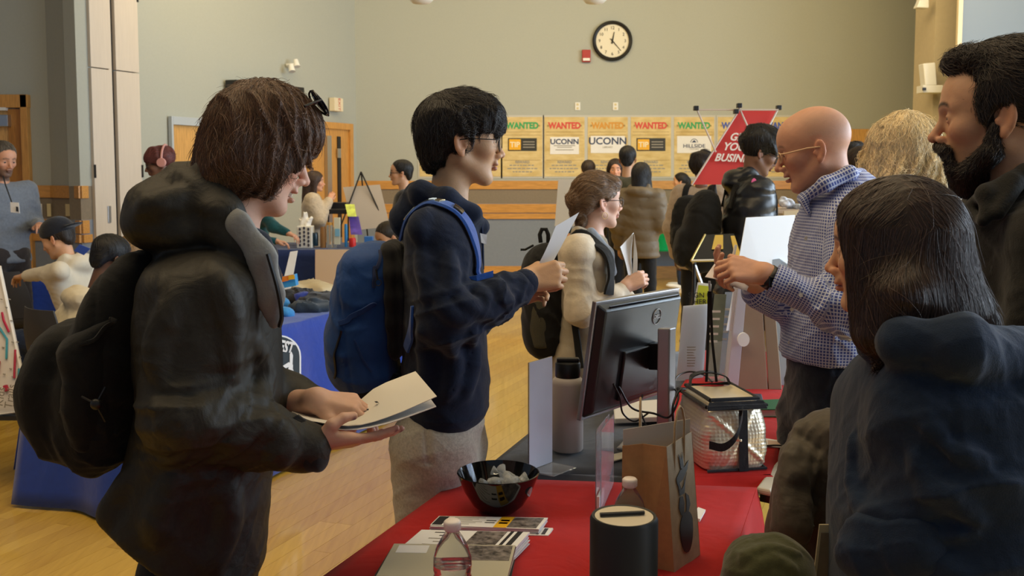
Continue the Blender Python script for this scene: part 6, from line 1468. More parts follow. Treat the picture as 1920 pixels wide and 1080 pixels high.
h2 = Hand(A(594, 750, .03), V3(1, -.02, -.10), V3(.10, -.25, .95), -1, .93, curl=((30, 35, 20), (34, 40, 22), (38, 42, 24), (40, 42, 24)), tpts=[(.014, .020, -.010), (.040, .046, -.020), (.068, .052, -.030), (.092, .046, -.036)])
F.add(h1.pr, h2.pr, CAP(Wr, h1.w, .027, .026, .012), CAP(Wf, h2.w, .027, .026, .012))
bodymesh(P_, F, .0031, H, SKIN['pale'], lips=(.50, .16, .13), nails=h1.nails + h2.nails, nailc=(.16, .05, .10), rosy=.12); eyes_for(H, P_, (.12, .08, .03))
tm = H.T((.0875, 0, -.0585)); MB().tube([H.T((.086, -.017, -.0575)), H.T((.0925, 0, -.0575)), H.T((.086, .017, -.0575))], .0042, 8).build('teeth', mat('teeth', (.75, .70, .62), .3), P_, smooth=True)
M_H2 = mat('brown_hair_base', (.045, .021, .011), .6); M_H2s = hair_mat('brown_hair', (.115, .055, .026), .38)
F = Field(); e((.006, 0, .057), (.110, .099, .097)); e((-.040, 0, .022), (.072, .088, .080), .03); e((-.058, 0, -.035), (.054, .074, .072), .03); e((-.035, 0, -.085), (.040, .062, .040), .03); e((.078, 0, .062), (.048, .070, .050), .025)
for y in (-1, 1): e((.008, y * .070, -.012), (.074, .036, .066), .025); e((.052, y * .068, -.002), (.040, .024, .046), .02)
e((.112, 0, -.046), (.092, .115, .074), .010, 's'); e((.128, 0, -.020), (.030, .070, .034), .010, 's'); e((.03, 0, -.12), (.08, .06, .05), .01, 's')
F.disp.append(wrinkle(.0055, 62, (.7, .6, .15), 8, .7)); hp = hair_part('hair', F, .0038, M_H2, P_)
okr = lambda c: (H.loc(c)[:, 0] < .035) | (H.loc(c)[:, 2] > .045)
strands('hair_strands', F, orient_field('bob', H), 19000, .080, 11, M_H2s, hp, .00050, .004, wave=.35, wfreq=70, noise=.16, seed=4, accept=okr)
strands('flyaway_strands', F, orient_field('bob', H), 1300, .06, 8, M_H2s, hp, .00045, .014, wave=.5, wfreq=60, noise=.4, seed=5, accept=okr)
# sunglasses pushed up on the hair
g = MB(); T = H.T
for y in (-1, 1):
    g.tube([T((.094 - .01 * abs(math.cos(a)) - .022 * math.sin(a), y * (.036 + .026 * math.cos(a)), .136 + .019 * math.sin(a))) for a in np.linspace(0, 2 * PI, 21)], .0022, 6, caps=False)
    g.tube([T((.086, y * .062, .138)), T((.070, y * .080, .128)), T((.050, y * .090, .112))], .0028, 6)
g.tube([T((.094, -.012, .138)), T((.096, .012, .138))], .0024, 6)
gl = g.build('sunglasses', M_BLACKG, P_, smooth=True)
for y in (-1, 1): l = MB().slab([T((.092 - .022 * math.sin(a), y * (.036 + .025 * math.cos(a)), .136 + .018 * math.sin(a))) for a in np.linspace(0, 2 * PI, 19)[:-1]], H.R @ V3(.002, 0, 0)).build('lens', mat('dark_lens', (.02, .03, .07), .04), None); l.parent = gl
# jacket
M_JACK = mat('rain_jacket', (.024, .0215, .0165), .55, spec=.35, bump=.3, bscale=700, var=.12, vscale=120, weave=12)
F = Field(); F.add(loftpx(Y0, [(455, 345, 462, .10), (490, 300, 490, .19), (560, 275, 508, .215), (660, 270, 520, .21), (760, 272, 522, .20), (840, 255, 515, .205), (900, 232, 506, .20), (960, 192, 499, .20), (1010, 180, 495, .20), (1075, 180, 490, .20)], cap=.02))
dv = unit(A(263, 1047, -.17) - A(146, 969, -.17)); nv = np.cross(dv, V3(0, 1, 0)); nv = nv if nv[2] < 0 else -nv; HEM = BOX(A(200, 1006, -.17) + nv * .3, (.60, .6, .3), .005, .01, np.stack([dv, np.cross(nv, dv), nv], 1), op='s')
F.add(CAP(Sh, El, .084, .078, .06), CAP(El, A(480, 815, -.15), .076, .060, .04), CAP(A(480, 815, -.15), A(572, 838, -.115), .062, .050, .03)); F.add(CAP(Sf, Ef, .088, .075, .05), CAP(Ef, A(540, 748, .13), .070, .055, .04), CAP(A(540, 748, .13), A(583, 757, .105), .055, .042, .03))
# hood lying on the back
F.add(ELL(A(345, 400), (.105, .135, .075), .05, roty(.35))); F.add(ELL(A(300, 425), (.062, .12, .050), .04)); 
for a, b, ra, rb in (((388, 325, -.06), (425, 400, -.11), .022, .030), ((425, 400, -.11), (480, 478, -.10), .030, .026), ((480, 478, -.10), (500, 560, -.10), .026, .02), ((388, 325, -.06), (388, 325, .06), .024, .024), ((388, 325, .06), (430, 400, .11), .022, .03), ((345, 350, 0), (390, 330, 0), .055, .028)): F.add(CAP(A(*a), A(*b), ra, rb, .03))
folds(F, Y0, [(.014, (268, 392), (330, 372), (392, 392)), (.012, (300, 448), (390, 432), (455, 468)), (.010, (330, 335), (360, 352), (385, 385)), (.013, (330, 560), (300, 640), (300, 700)), (.009, (300, 765), (350, 785), (420, 742)), (.010, (335, 830), (400, 800), (452, 762)), (.009, (425, 840), (470, 800), (500, 792)), (.008, (310, 800), (360, 812), (430, 775)), (.010, (520, 800), (530, 830), (520, 865)), (.012, (400, 500), (430, 580), (432, 700)), (.011, (480, 640), (490, 700), (485, 750)), (.012, (330, 900), (300, 960), (290, 1010)), (.012, (420, 900), (425, 980), (400, 1060)), (.010, (240, 890), (215, 950), (200, 975))], k=.035)
F.add(HEM); F.add(CAP(A(470, 330, 0), A(440, 450, 0), .072, .062, .02, op='s'))
F.disp += [wrinkle(.0034, 12, (1, .2, .3), 31, .6), wrinkle(.0018, 34, (1, 0, .4), 33, .6), ringfold(El, unit(El - Sh), .11, 110, .006, 4), ringfold(A(440, 800, -.17), unit(Wr - El), .12, 110, .005, 6), ringfold(A(345, 410, 0), V3(.4, 0, 1), .14, 55, .005, 9)]
jk = F; garment('rain_jacket', F, .0058, M_JACK, P_)
F = Field().add(CAP(A(574, 838, -.115), A(588, 838, -.110), .050, .050, .01, flat=((1, 0, .3), .55))); garment('cuff', F, .005, M_BLKT, P_)
MB().slab([A(548, 783, -.17), A(560, 776, -.165), A(576, 788, -.165), A(566, 792, -.17)], (0, -.004, 0)).build('cuff_tab', M_BLACK, P_, bevel=.002)
# grey lining and open front edge, dark shirt collar
M_LIN = mat('grey_lining', (.25, .255, .25), .7, bump=.5, bscale=120, var=.12, vscale=30)
F = Field(); 
for a, b, ra, rb in (((396, 330, -.06), (412, 362, -.095), .003, .008), ((412, 362, -.095), (446, 418, -.140), .008, .022), ((446, 418, -.140), (490, 480, -.145), .022, .026), ((490, 480, -.145), (506, 555, -.140), .026, .026), ((506, 555, -.140), (514, 606, -.13), .026, .012)): F.add(CAP(A(*a), A(*b), ra, rb, .02, flat=((0, 1, 0), .45)))
F.disp.append(wrinkle(.002, 60, (0, 0, 1), 4)); garment('jacket_lining', F, .0045, M_LIN, P_)
F = Field(); F.add(CAP(A(440, 430, -.075), A(478, 462, -.085), .022, .030, .02, flat=((0, 1, 0), .6)), CAP(A(478, 462, -.085), A(500, 520, -.07), .03, .03, .02)); F.add(CAP(A(455, 440, .05), A(485, 480, .05), .03, .04, .03)); garment('shirt_collar', F, .005, fabric('navy_shirt', (.010, .014, .028)), P_)
MB().tube(catmull(np.arange(4), np.array([A(502, 476, -.165), A(520, 540, -.16), A(528, 590, -.15), A(524, 612, -.14)]), 24)[1], .0045, 6).build('front_placket', M_BLACK, P_, smooth=True)
F = Field().add(loftpx(Y0, [(1010, 275, 480, .15), (1100, 280, 470, .15)], cap=.03)); h_ = A(375, 1090); legs(F, [h_ + V3(0, -.09, 0), h_ + V3(0, .09, 0)], 0); garment('trousers', F, .009, M_BLKT, P_); shoes(P_, [h_ + V3(0, -.09, 0), h_ + V3(0, .09, 0)], (1, .2), M_BLACK)
# papers held
S_ = lambda L: [A(*q) for q in L]
near = [(546, 787, -.06), (600, 800, -.08), (660, 806, -.10), (730, 793, -.11), (818, 762, -.12)]; far = [(538, 774, .10), (600, 783, .12), (650, 776, .14), (700, 745, .16), (800, 738, .10)]
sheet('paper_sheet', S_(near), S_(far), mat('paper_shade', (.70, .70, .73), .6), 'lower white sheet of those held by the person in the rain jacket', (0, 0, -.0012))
near = [(546, 782, -.06), (600, 793, -.08), (665, 799, -.09), (735, 780, -.10), (819, 744, -.11)]; far = [(548, 770, .08), (608, 778, .11), (655, 768, .14), (705, 727, .15), (779, 697, .16)]
o = sheet('paper_sheet', S_(near), S_(far), mat('warm_paper', (.78, .74, .66), .65), 'curled white sheet with small dark marks held by the person in the rain jacket', (0, 0, .0012))
q = MB(); rr = random.Random(4)
for (u, v, w, h) in ((668, 779, 7, 3), (674, 776, 4, 2), (684, 776, 6, 4), (690, 774, 5, 2), (706, 760, 5, 2), (712, 763, 3, 1.5), (702, 775, 3, 1), (716, 770, 4, 1)):
    c = A(u, v, .02); q.box(c + (0, 0, .007), (w / 930, .012, .0006), rz=.4)
q.build('printed_marks', M_BLKP, o)
# backpack
M_PK = fabric('black_canvas', (.009, .009, .009), .8, .08, .4, 600, .1, 60)
bp = wempty('backpack', A(170, 650), 'large black canvas backpack on the person in the rain jacket', 'backpack')
F = Field(); F.add(loftpx(Y0, [(470, 235, 300, .09), (520, 200, 300, .13), (600, 165, 300, .155), (680, 135, 295, .16), (760, 125, 290, .16), (830, 150, 270, .15), (872, 185, 240, .12)], e=2.6, cap=.04))
F.add(loftpx(Y0, [(600, 95, 200, .11), (660, 68, 190, .13), (730, 58, 190, .135), (790, 72, 190, .13), (835, 105, 190, .11), (862, 140, 200, .09)], e=2.4, cap=.04, k=.02))
F.disp += [wrinkle(.006, 22, (.8, .2, 1), 41, .5), wrinkle(.0022, 60, (.3, 0, 1), 42, .5), lambda P, d: (.005 * np.exp(-((P[:, 0] - A(185, 600, -.15)[0] + .10 * (P[:, 2] - A(0, 650)[2])) / .004)**2) * (P[:, 1] < Y0)).astype(np.float32)]; pk = F
put(sdf_mesh('pack_body', F, .006, M_PK), bp)
F = Field(); F.add(loftpx(Y0 - .05, [(580, 235, 262, .10), (620, 150, 255, .125), (700, 145, 245, .135), (780, 150, 235, .13), (830, 170, 215, .11)], e=2.4, cap=.02)); F.disp.append(wrinkle(.003, 40, (1, 0, .6), 2)); pf = F; put(sdf_mesh('side_pocket', F, .006, M_PK), bp)
ribbon('pocket_edge', pf, [A(140, 640, -.2), A(160, 628, -.2), A(195, 615, -.2), A(228, 585, -.2)], .008, M_PK, bp, .004)
c = A(180, 758, -.20); F = Field().add(ELL(c, (.011, .008, .011), .01)); put(sdf_mesh('toggle', F, .003, M_BLACK), bp)
for d_ in ((-.03, .012), (.014, .03), (.012, -.035)): MB().tube([c, c + V3(d_[0], .01, d_[1])], .0022, 5).build('cord', M_BLACK, bp)

# ===== the young woman with the hair bun =====================================================
Y0 = 4.2; R = frame(22, 0); hc = headat((1167, 391), (.124, 0, -.024), Y0, R, .97)
P_ = person('young woman with brown hair bun, glasses and hoop earring in a cream jacket', (A(1100, 500)[0], Y0, 0))
H = Head(hc, R, .97, w=.95, jaw=.9, nose=.8, chin=.9, lips=1.1, brow=.5); F = Field().add(H.pr); F.add(CAP(H.T((-.020, 0, -.05)), A(1108, 452), .043, .052, .03), CAP(A(1100, 480), A(1098, 640), .09, .09, .05), CAP(A(1100, 470, -.12), A(1100, 470, .12), .05, .05, .05))
Sh = A(1082, 476, -.14); El = A(1090, 583, -.18); Wr = A(1165, 546, -.06); Sf = A(1110, 476, .15); Ef = A(1130, 585, .2); Wf = A(1172, 560, .1)
F.add(CAP(Sh, El, .035, .032, .03), CAP(El, Wr, .038, .026, .02), CAP(Sf, Ef, .035, .032, .03), CAP(Ef, Wf, .038, .026, .02))
h1 = Hand(A(1172, 538, -.06), V3(1, .1, .55), V3(-.3, -1, .35), 1, .92, curl=((55, 60, 35),) * 4, spread=2, tpts=[(.016, .020, -.008), (.044, .036, -.022), (.070, .034, -.032), (.090, .020, -.036)]); F.add(h1.pr, CAP(Wr, h1.w, .026, .025, .012))
bodymesh(P_, F, .0038, H, SKIN['pale'], rosy=.10, lips=(.58, .30, .26)); eyes_for(H, P_, (.1, .12, .12))
F = Field(); e((-.012, 0, .052), (.108, .086, .092)); e((-.066, 0, .010), (.048, .066, .062), .03); e((.05, 0, .082), (.058, .068, .040), .02)
e((-.105, 0, .015), (.040, .048, .046), .008); e((-.098, 0, -.035), (.030, .036, .036), .01); e((-.075, 0, -.070), (.026, .034, .040), .01)
e((.080, 0, -.030), (.085, .12, .075), .012, 's')
for y in (-1, 1): e((.0, y * .086, -.010), (.026, .03, .038), .005, 's')
F.disp.append(wrinkle(.0028, 120, (0, .6, 1), 5)); M_H3 = mat('chestnut_base', (.075, .042, .022), .6); hp = hair_part('hair', F, .0042, M_H3, P_)
strands('hair_strands', F, orient_field('back', H), 7000, .085, 10, hair_mat('chestnut_hair', (.19, .11, .055), .35), hp, .0007, .004, noise=.12, seed=6)
glasses(H, P_, M_METALD, .022, .0013)
er = H.T((-.006, -.086, -.036)); MB().tube([er + H.R @ V3(math.cos(a) * .013, 0, math.sin(a) * .013 - .013) for a in np.linspace(0, 2 * PI, 17)], .0014, 5, caps=False).build('hoop_earring', mat('gold', (.75, .50, .22), .25, metal=1), P_)
M_CRM = mat('cream_suede', (.58, .50, .38), .9, bump=.5, bscale=120, var=.16, vscale=18, sheen=.2); M_VEST = mat('taupe_vest', (.36, .31, .23), .85, bump=.4, bscale=200, var=.08, vscale=20, sheen=.2)
F = Field(); F.add(loftpx(Y0, [(442, 1080, 1125, .09), (465, 1055, 1142, .17), (520, 1045, 1152, .185), (600, 1040, 1152, .18), (670, 1030, 1140, .19), (730, 1025, 1140, .20)], cap=.03)); F.add(CAP(A(1085, 440, -.06), A(1128, 455, -.03), .035, .03, .03), CAP(A(1085, 440, .06), A(1128, 455, .03), .035, .03, .03))
F.disp += [lambda P, d: (.008 * (np.abs(np.sin((P[:, 2] + .2 * P[:, 0]) * 28))**.6 - .7) * -1).astype(np.float32), wrinkle(.005, 28, (1, 0, .5), 6)]; vF = F; garment('puffer_vest', F, .0075, M_VEST, P_)
F = Field(); F.add(CAP(A(1100, 462, -.06), Sh, .062, .068, .05), CAP(Sh, El, .070, .064, .05), CAP(El, A(1140, 558, -.12), .060, .048, .04), CAP(A(1140, 558, -.12), Wr, .048, .040, .03)); F.add(CAP(Sf, Ef, .066, .06, .05), CAP(Ef, Wf, .07, .045, .03))
F.disp += [wrinkle(.0035, 26, (.4, .2, 1), 12, .5), ringfold(A(1105, 595, -.18), unit(El - Sh), .10, 90, .006, 5)]; garment('jacket_sleeves', F, .0065, M_CRM, P_)
F = Field(); F.add(CAP(A(1108, 436, -.085), A(1138, 476, -.08), .022, .028, .02, flat=((0, 1, 0), .6)), CAP(A(1108, 436, .06), A(1138, 476, .04), .022, .028, .02), CAP(A(1138, 476, -.08), A(1148, 510, -.07), .026, .02, .02, flat=((0, 1, 0), .6))); garment('grey_collar', F, .005, fabric('light_blue_grey', (.26, .30, .36)), P_)
F = Field().add(loftpx(Y0, [(715, 1040, 1135, .15), (770, 1045, 1130, .15)], cap=.03)); h_ = A(1090, 760); legs(F, [h_ + V3(0, -.09, 0), h_ + V3(0, .09, 0)], 0); garment('jeans', F, .011, M_DENIM, P_); shoes(P_, [h_ + V3(0, -.09, 0), h_ + V3(0, .09, 0)], (1, .3), M_WHITE)
sheet('folded_paper', [A(1178, 516, -.06), A(1172, 490, -.08), A(1163, 463, -.1)], [A(1186, 516, -.04), A(1184, 475, -.02), A(1188, 436, .0)], M_PAPER, 'folded white paper held by the woman with the hair bun', n=12)
sheet('folded_paper', [A(1186, 516, -.04), A(1188, 475, -.02), A(1189, 438, .0)], [A(1195, 514, -.05), A(1195, 480, -.07), A(1190, 442, -.07)], M_PAPER, 'right half of the white paper before the woman with the hair bun', n=12)
bp = wempty('backpack', A(1015, 570), 'black backpack with a bottle in its mesh pocket on the woman with the bun', 'backpack')
F = Field(); F.add(loftpx(Y0, [(456, 1005, 1045, .08), (480, 985, 1052, .12), (540, 980, 1058, .14), (610, 978, 1058, .14), (650, 985, 1050, .13), (670, 998, 1035, .10)], e=2.6, cap=.03)); F.disp += [wrinkle(.006, 30, (.7, 0, 1), 3, .5)]; bF = F
put(sdf_mesh('pack_body', F, .008, M_PK), bp); put(sdf_mesh('bottle_pocket', Field().add(loftpx(Y0 - .08, [(555, 992, 1034, .06), (600, 990, 1036, .065), (650, 996, 1034, .06)], e=2.5, cap=.01)), .008, mat('mesh_pocket', (.06, .055, .035), .9, bump=.8, bscale=300)), bp)
MB().tube([A(1014, 455, 0), A(1012, 440, 0), A(1016, 430, 0), A(1024, 430, 0), A(1028, 440, 0), A(1028, 456, 0)], .009, 8).build('top_handle', M_PK, bp, smooth=True)
MB().tube([A(976, 468, -.02), A(985, 468, -.02), A(1000, 460, -.04)], .005, 5).build('zip_pull', M_PK, bp)
ribbon('shoulder_strap', vF, [A(1050, 500, -.15), A(1058, 462, -.14), A(1082, 443, -.14), A(1112, 450, -.15), A(1130, 480, -.15), A(1134, 520, -.15), A(1128, 548, -.15)], .055, M_PK, bp, .008, .02, 30)
ribbon('hanging_strap', vF, [A(1076, 605, -.2), A(1082, 640, -.2), A(1088, 690, -.2)], .03, M_PK, bp, .006, .02, 12)
c = A(1013, 555, -.10); t = wempty('drink_bottle', c, 'cream drink bottle in the backpack side pocket near the student\'s hand', 'bottle'); MB().lathe([(.001, -.10), (.036, -.10), (.038, -.02), (.036, .0), (.024, .02), (.024, .04), (.001, .042)], c, 24).build('bottle_body', mat('cream_bottle', (.55, .48, .36), .4), t, smooth=True)

# ===== the bald man in the checked shirt =====================================================
Y0 = 2.85; R = frame(163, 14); hc = headat((1453, 319), (.124, 0, -.024), Y0, R, .98)
P_ = person('bald man with tan-framed glasses in a blue and white checked shirt, writing', (A(1550, 600)[0], Y0, 0))
H = Head(hc, R, .98, w=1.02, jaw=1.05, nose=1.0, lips=1.1, open_=.25, cheek=1.0, brow=.9)
F = Field().add(H.pr); F.add(CAP(H.T((-.022, 0, -.05)), A(1568, 378), .056, .064, .03), CAP(A(1560, 430), A(1550, 560), .05, .05, .05), CAP(A(1575, 435, -.12), A(1545, 435, .12), .04, .04, .05))
Sh = A(1606, 425, -.17); El = A(1583, 585, -.24); Wr = A(1452, 526, -.20); Sf = A(1535, 430, .15); Ef = A(1520, 590, .10); Wf = A(1418, 548, -.02)
F.add(CAP(Sh, El, .036, .032, .03), CAP(El, Wr, .042, .030, .02), CAP(Sf, Ef, .036, .032, .03), CAP(Ef, Wf, .042, .030, .02))
h1 = Hand(A(1434, 513, -.20), V3(-1, .05, .16), V3(.0, -.75, .65), -1, 1.0, curl=((40, 48, 30), (46, 52, 30), (52, 55, 30), (58, 58, 30)), spread=1, tpts=[(.016, .020, -.010), (.046, .030, -.030), (.074, .020, -.042), (.096, .006, -.046)])
h2 = Hand(A(1418, 532, -.05), V3(-1, -.15, .35), V3(.0, .5, -.8), 1, 1.0, curl=((25, 30, 20), (25, 30, 20), (28, 30, 20), (30, 30, 20)), tpts=[(.016, .020, -.008), (.044, .034, -.020), (.070, .032, -.034), (.092, .022, -.040)])
h3 = [CAP(A(1370, 482, -.13), A(1392, 488, -.15), .0095, .0105, .004), CAP(A(1392, 488, -.15), A(1415, 497, -.17), .0105, .013, .006), CAP(A(1372, 494, -.16), A(1396, 497, -.18), .0085, .0100, .004)]
F.add(h1.pr, h2.pr, h3, CAP(Wr, h1.w, .030, .029, .012), CAP(Wf, h2.w, .030, .029, .012))
bodymesh(P_, F, .0031, H, SKIN['rose'], lips=(.48, .15, .12), brow=(.30, .16, .09), nails=h1.nails, scalp=((.30, .22, .18), .35), rosy=.12); eyes_for(H, P_)
glasses(H, P_, mat('tan_frame', (.72, .46, .26), .4), .019, .0019, shape=.78)
def check_mat(name, base, line, per=.0085):
    m = bpy.data.materials.new(name); m.use_nodes = True; nt = m.node_tree; b = nt.nodes['Principled BSDF']
    at_ = nt.nodes.new('ShaderNodeAttribute'); at_.attribute_name = 'cloth'; sp = nt.nodes.new('ShaderNodeSeparateXYZ'); nt.links.new(at_.outputs['Vector'], sp.inputs[0])
    out = []
    for ax in ('X', 'Y'):
        a = nt.nodes.new('ShaderNodeMath'); a.operation = 'MULTIPLY'; a.inputs[1].default_value = 2 * PI / per; nt.links.new(sp.outputs[ax], a.inputs[0])
        s = nt.nodes.new('ShaderNodeMath'); s.operation = 'SINE'; nt.links.new(a.outputs[0], s.inputs[0])
        g = nt.nodes.new('ShaderNodeMapRange'); g.inputs[1].default_value = .35; g.inputs[2].default_value = .75; nt.links.new(s.outputs[0], g.inputs[0]); out.append(g)
    mx = nt.nodes.new('ShaderNodeMath'); mx.operation = 'MAXIMUM'; nt.links.new(out[0].outputs[0], mx.inputs[0]); nt.links.new(out[1].outputs[0], mx.inputs[1])
    cm = nt.nodes.new('ShaderNodeMix'); cm.data_type = 'RGBA'; cm.inputs[6].default_value = (*base, 1); cm.inputs[7].default_value = (*line, 1); nt.links.new(mx.outputs[0], cm.inputs[0]); nt.links.new(cm.outputs[2], b.inputs['Base Color'])
    b.inputs['Roughness'].default_value = .8; b.inputs['Sheen Weight'].default_value = .15; return m
def bonesuv(bones):
    B = [(np.array(a), np.array(b), r) for a, b, r in bones]
    def f(P):
        best = np.full(len(P), 9.); out = np.zeros((len(P), 3))
        for a, b, r in B:
            ba = b - a; L = np.linalg.norm(ba); d = ba / L; h = np.clip((P - a) @ d, 0, L); q = P - a - h[:, None] * d; dist = np.linalg.norm(q, axis=1) / r
            s = unit(np.cross(d, V3(.3, 1, .2))); t = np.cross(d, s); ang = np.arctan2(q @ s, q @ t)
            m = dist < best; best = np.where(m, dist, best); out[m] = np.stack([(P - a) @ d, ang * r * 1.0, 0 * ang], 1)[m]
        return out
    return f
M_CHK = check_mat('checked_shirt', (.050, .075, .30), (.52, .56, .70))
Wg = Wr + unit(El - Wr) * .045
F = Field(); F.add(loftpx(Y0, [(365, 1545, 1612, .09), (400, 1513, 1632, .17), (450, 1494, 1645, .19), (520, 1489, 1645, .19), (590, 1480, 1636, .185), (640, 1470, 1628, .18), (672, 1468, 1624, .175)], cap=.02))
F.add(CAP(A(1552, 400, 0), A(1600, 372, -.02), .075, .085, .05), CAP(A(1596, 392, -.09), A(1560, 395, .09), .06, .06, .05))
F.add(CAP(Sh, El, .076, .068, .05), CAP(El, Wg, .066, .046, .03), CAP(Sf, Ef, .072, .065, .05), CAP(Ef, A(1424, 552, -.03), .064, .044, .03))
F.disp += [wrinkle(.004, 26, (.5, .2, 1), 51, .5), ringfold(El, unit(El - Sh), .11, 75, .008, 3), ringfold(A(1530, 565, -.22), unit(Wr - El), .12, 65, .006, 8), wrinkle(.002, 60, (.4, 0, 1), 52, .5)]; sF = F
torso_b = (A(1560, 400), A(1550, 680), .17)
garment('checked_shirt', F, .0052, M_CHK, P_, uvf=bonesuv([torso_b, (Sh, El, .07), (El, Wr, .055), (Sf, Ef, .07), (Ef, Wf, .055)]))
cuffs = ((LOFT([(-.026, 0, 0, .047, .044), (.0, 0, 0, .0475, .0445), (.026, 0, 0, .046, .043)], R=np.stack([unit(np.cross(V3(0, 1, 0), El - Wr)), unit(np.cross(El - Wr, np.cross(V3(0, 1, 0), El - Wr))), unit(El - Wr)], 1), o=Wr + unit(El - Wr) * .020, cap=.004), (El, Wr, .046)), (CAP(A(1424, 552, -.03), A(1417, 548, -.02), .043, .042, .01), (Ef, Wf, .045)))
for cf, bo in cuffs: F = Field().add(cf); garment('shirt_cuff', F, .004, M_CHK, P_, uvf=bonesuv([bo]))
F = Field()
for a, b, ra, rb in (((1506, 372, -.03), (1548, 345, -.105), .014, .020), ((1548, 345, -.105), (1592, 325, -.09), .020, .020), ((1592, 325, -.09), (1612, 330, -.0), .020, .020), ((1612, 330, 0), (1580, 340, .09), .020, .02), ((1506, 372, -.03), (1520, 368, .06), .014, .018), ((1508, 378, -.05), (1516, 400, -.06), .012, .006)): F.add(CAP(A(*a), A(*b), ra, rb, .015))
F.add(CAP(H.T((-.022, 0, -.04)), A(1566, 372), .055, .060, .006, op='s')); garment('collar', F, .0042, M_CHK, P_, uvf=bonesuv([(A(1510, 380), A(1610, 330), .08)]))
for u, v in ((1519, 400), (1511, 447), (1501, 553), (1484, 580), (1480, 642)):
    P1 = trace(sF, u, v, Y0)
    if P1 is None: continue
    P1 = P1[None]
    MB().lathe([(.001, 0), (.0055, 0), (.0055, .002), (.003, .0015), (.001, .002)], P1[0] - V3(0, .002, 0), 14, rotx(PI / 2)).build('button', mat('button', (.62, .58, .5), .4), P_)
F = Field().add(loftpx(Y0, [(660, 1480, 1616, .155), (700, 1480, 1618, .16), (760, 1482, 1612, .16), (810, 1486, 1608, .16)], cap=.03)); h_ = A(1548, 800); legs(F, [h_ + V3(0, -.09, 0), h_ + V3(-.02, .09, 0)], 0, (.098, .08, .065)); F.disp += [wrinkle(.005, 22, (.6, 0, 1), 5, .5), lambda P, d: (.006 * np.exp(-((P[:, 0] - A(1530, 700)[0] - .25 * (P[:, 2] - A(0, 700)[2])) / .005)**2) * (P[:, 1] < Y0) * (P[:, 2] > A(0, 740)[2])).astype(np.float32)]
garment('trousers', F, .008, fabric('navy_chino', (.010, .014, .026)), P_); shoes(P_, [h_ + V3(0, -.09, 0), h_ + V3(-.02, .09, 0)], (-1, -.4), M_BLACK)
w0 = h1.w * .45 + Wr * .55; ax = unit(Wr - h1.w); MB().tube([w0 - ax * .011, w0 + ax * .011], .0335, 24, caps=False).build('watch_strap', M_BLACK, P_, smooth=True)
wsol = P_.children[-1]; md = wsol.modifiers.new('t', 'SOLIDIFY'); md.thickness = .004
MB().slab([w0 + V3(-.014, -.034, -.022), w0 + V3(.012, -.033, -.026), w0 + V3(.014, -.030, .004), w0 + V3(-.012, -.030, .008)], (0, -.006, 0)).build('watch_face', M_BLACKG, P_, bevel=.003)
MB().tube([A(1360, 497, -.17), A(1374, 492, -.17)], .011, 10).build('ring', M_BLACKG, P_) if False else None
o = MB().tube([A(1362, 522, -.12), A(1374, 486, -.13), A(1379, 462, -.13), A(1380, 459, -.13)], [.002, .0042, .0042, .003], 10).build('pen', mat('pen_white', (.80, .78, .70), .3), smooth=True); tag(o, 'white pen in the bald man\'s raised fingers', 'pen')
o = sheet('note_paper', [A(1322, 519, -.14), A(1345, 524, -.16), A(1372, 536, -.16), A(1400, 545, -.12)], [A(1340, 494, -.02), A(1360, 500, -.04), A(1385, 510, -.05), A(1410, 522, -.03)], mat('lilac_paper', (.66, .60, .62), .6), 'thin pale paper held under the bald man\'s writing hand', (0, 0, -.001))

# ===== the bearded man in black ================================================================
Y0 = 2.02; R = frame(152, 3); hc = headat((1742.5, 260), (.124, 0, -.024), Y0, R, 1.09)
P_ = person('man with full dark beard and black shirt at the right edge, mouth open', (A(1930, 600)[0], Y0, 0))
H = Head(hc, R, 1.09, w=.98, jaw=1.0, nose=1.2, lips=.9, open_=1.1, eye=.55, brow=1.7); F = Field().add(H.pr); F.add(CAP(H.T((-.022, 0, -.05)), A(1900, 390), .058, .068, .03), CAP(A(1940, 460), A(1940, 600), .05, .05, .05), CAP(A(1950, 440, -.14), A(1930, 450, .14), .04, .04, .05))
Sh = A(1985, 450, -.18); El = A(1960, 700, -.22); Sf = A(1900, 450, .17); Ef = A(1880, 680, .2); F.add(CAP(Sh, El, .036, .034, .03), CAP(Sf, Ef, .036, .034, .03)); hb = Hand(A(1900, 780, -.2), V3(-.9, 0, -.3), V3(0, -1, .2), -1, 1.05); F.add(hb.pr, CAP(El, hb.w, .04, .03, .02)); hb2 = Hand(A(1830, 760, .2), V3(-.9, 0, -.3), V3(0, 1, .2), 1, 1.05); F.add(hb2.pr, CAP(Ef, hb2.w, .04, .03, .02))
bodymesh(P_, F, .0031, H, SKIN['light'], lips=(.42, .14, .11), brow=(.025, .015, .010), rosy=.10, stubble=((.04, .025, .018), .5)); eyes_for(H, P_)
M_H5 = mat('dark_brown_base', (.016, .010, .007), .65); M_H5s = hair_mat('dark_brown_hair', (.028, .017, .011), .4)
F = Field(); e((-.022, 0, .060), (.104, .086, .092)); e((.040, 0, .112), (.062, .060, .034), .02); e((-.085, 0, .010), (.034, .062, .070), .03)
for y in (-1, 1): e((.006, y * .066, .034), (.034, .014, .044), .012)
e((.098, 0, .030), (.052, .10, .066), .012, 's'); e((.062, 0, -.055), (.10, .12, .048), .010, 's')
for y in (-1, 1): e((-.002, y * .088, -.012), (.028, .03, .040), .006, 's'); e((.072, y * .075, .070), (.034, .04, .030), .01, 's')
F.disp.append(wrinkle(.003, 110, (0, 1, .4), 5)); hp = hair_part('hair', F, .0042, M_H5, P_)
strands('hair_strands', F, orient_field('quiff', H), 9000, .055, 9, M_H5s, hp, .0006, .010, wave=.4, wfreq=90, noise=.3, seed=7)
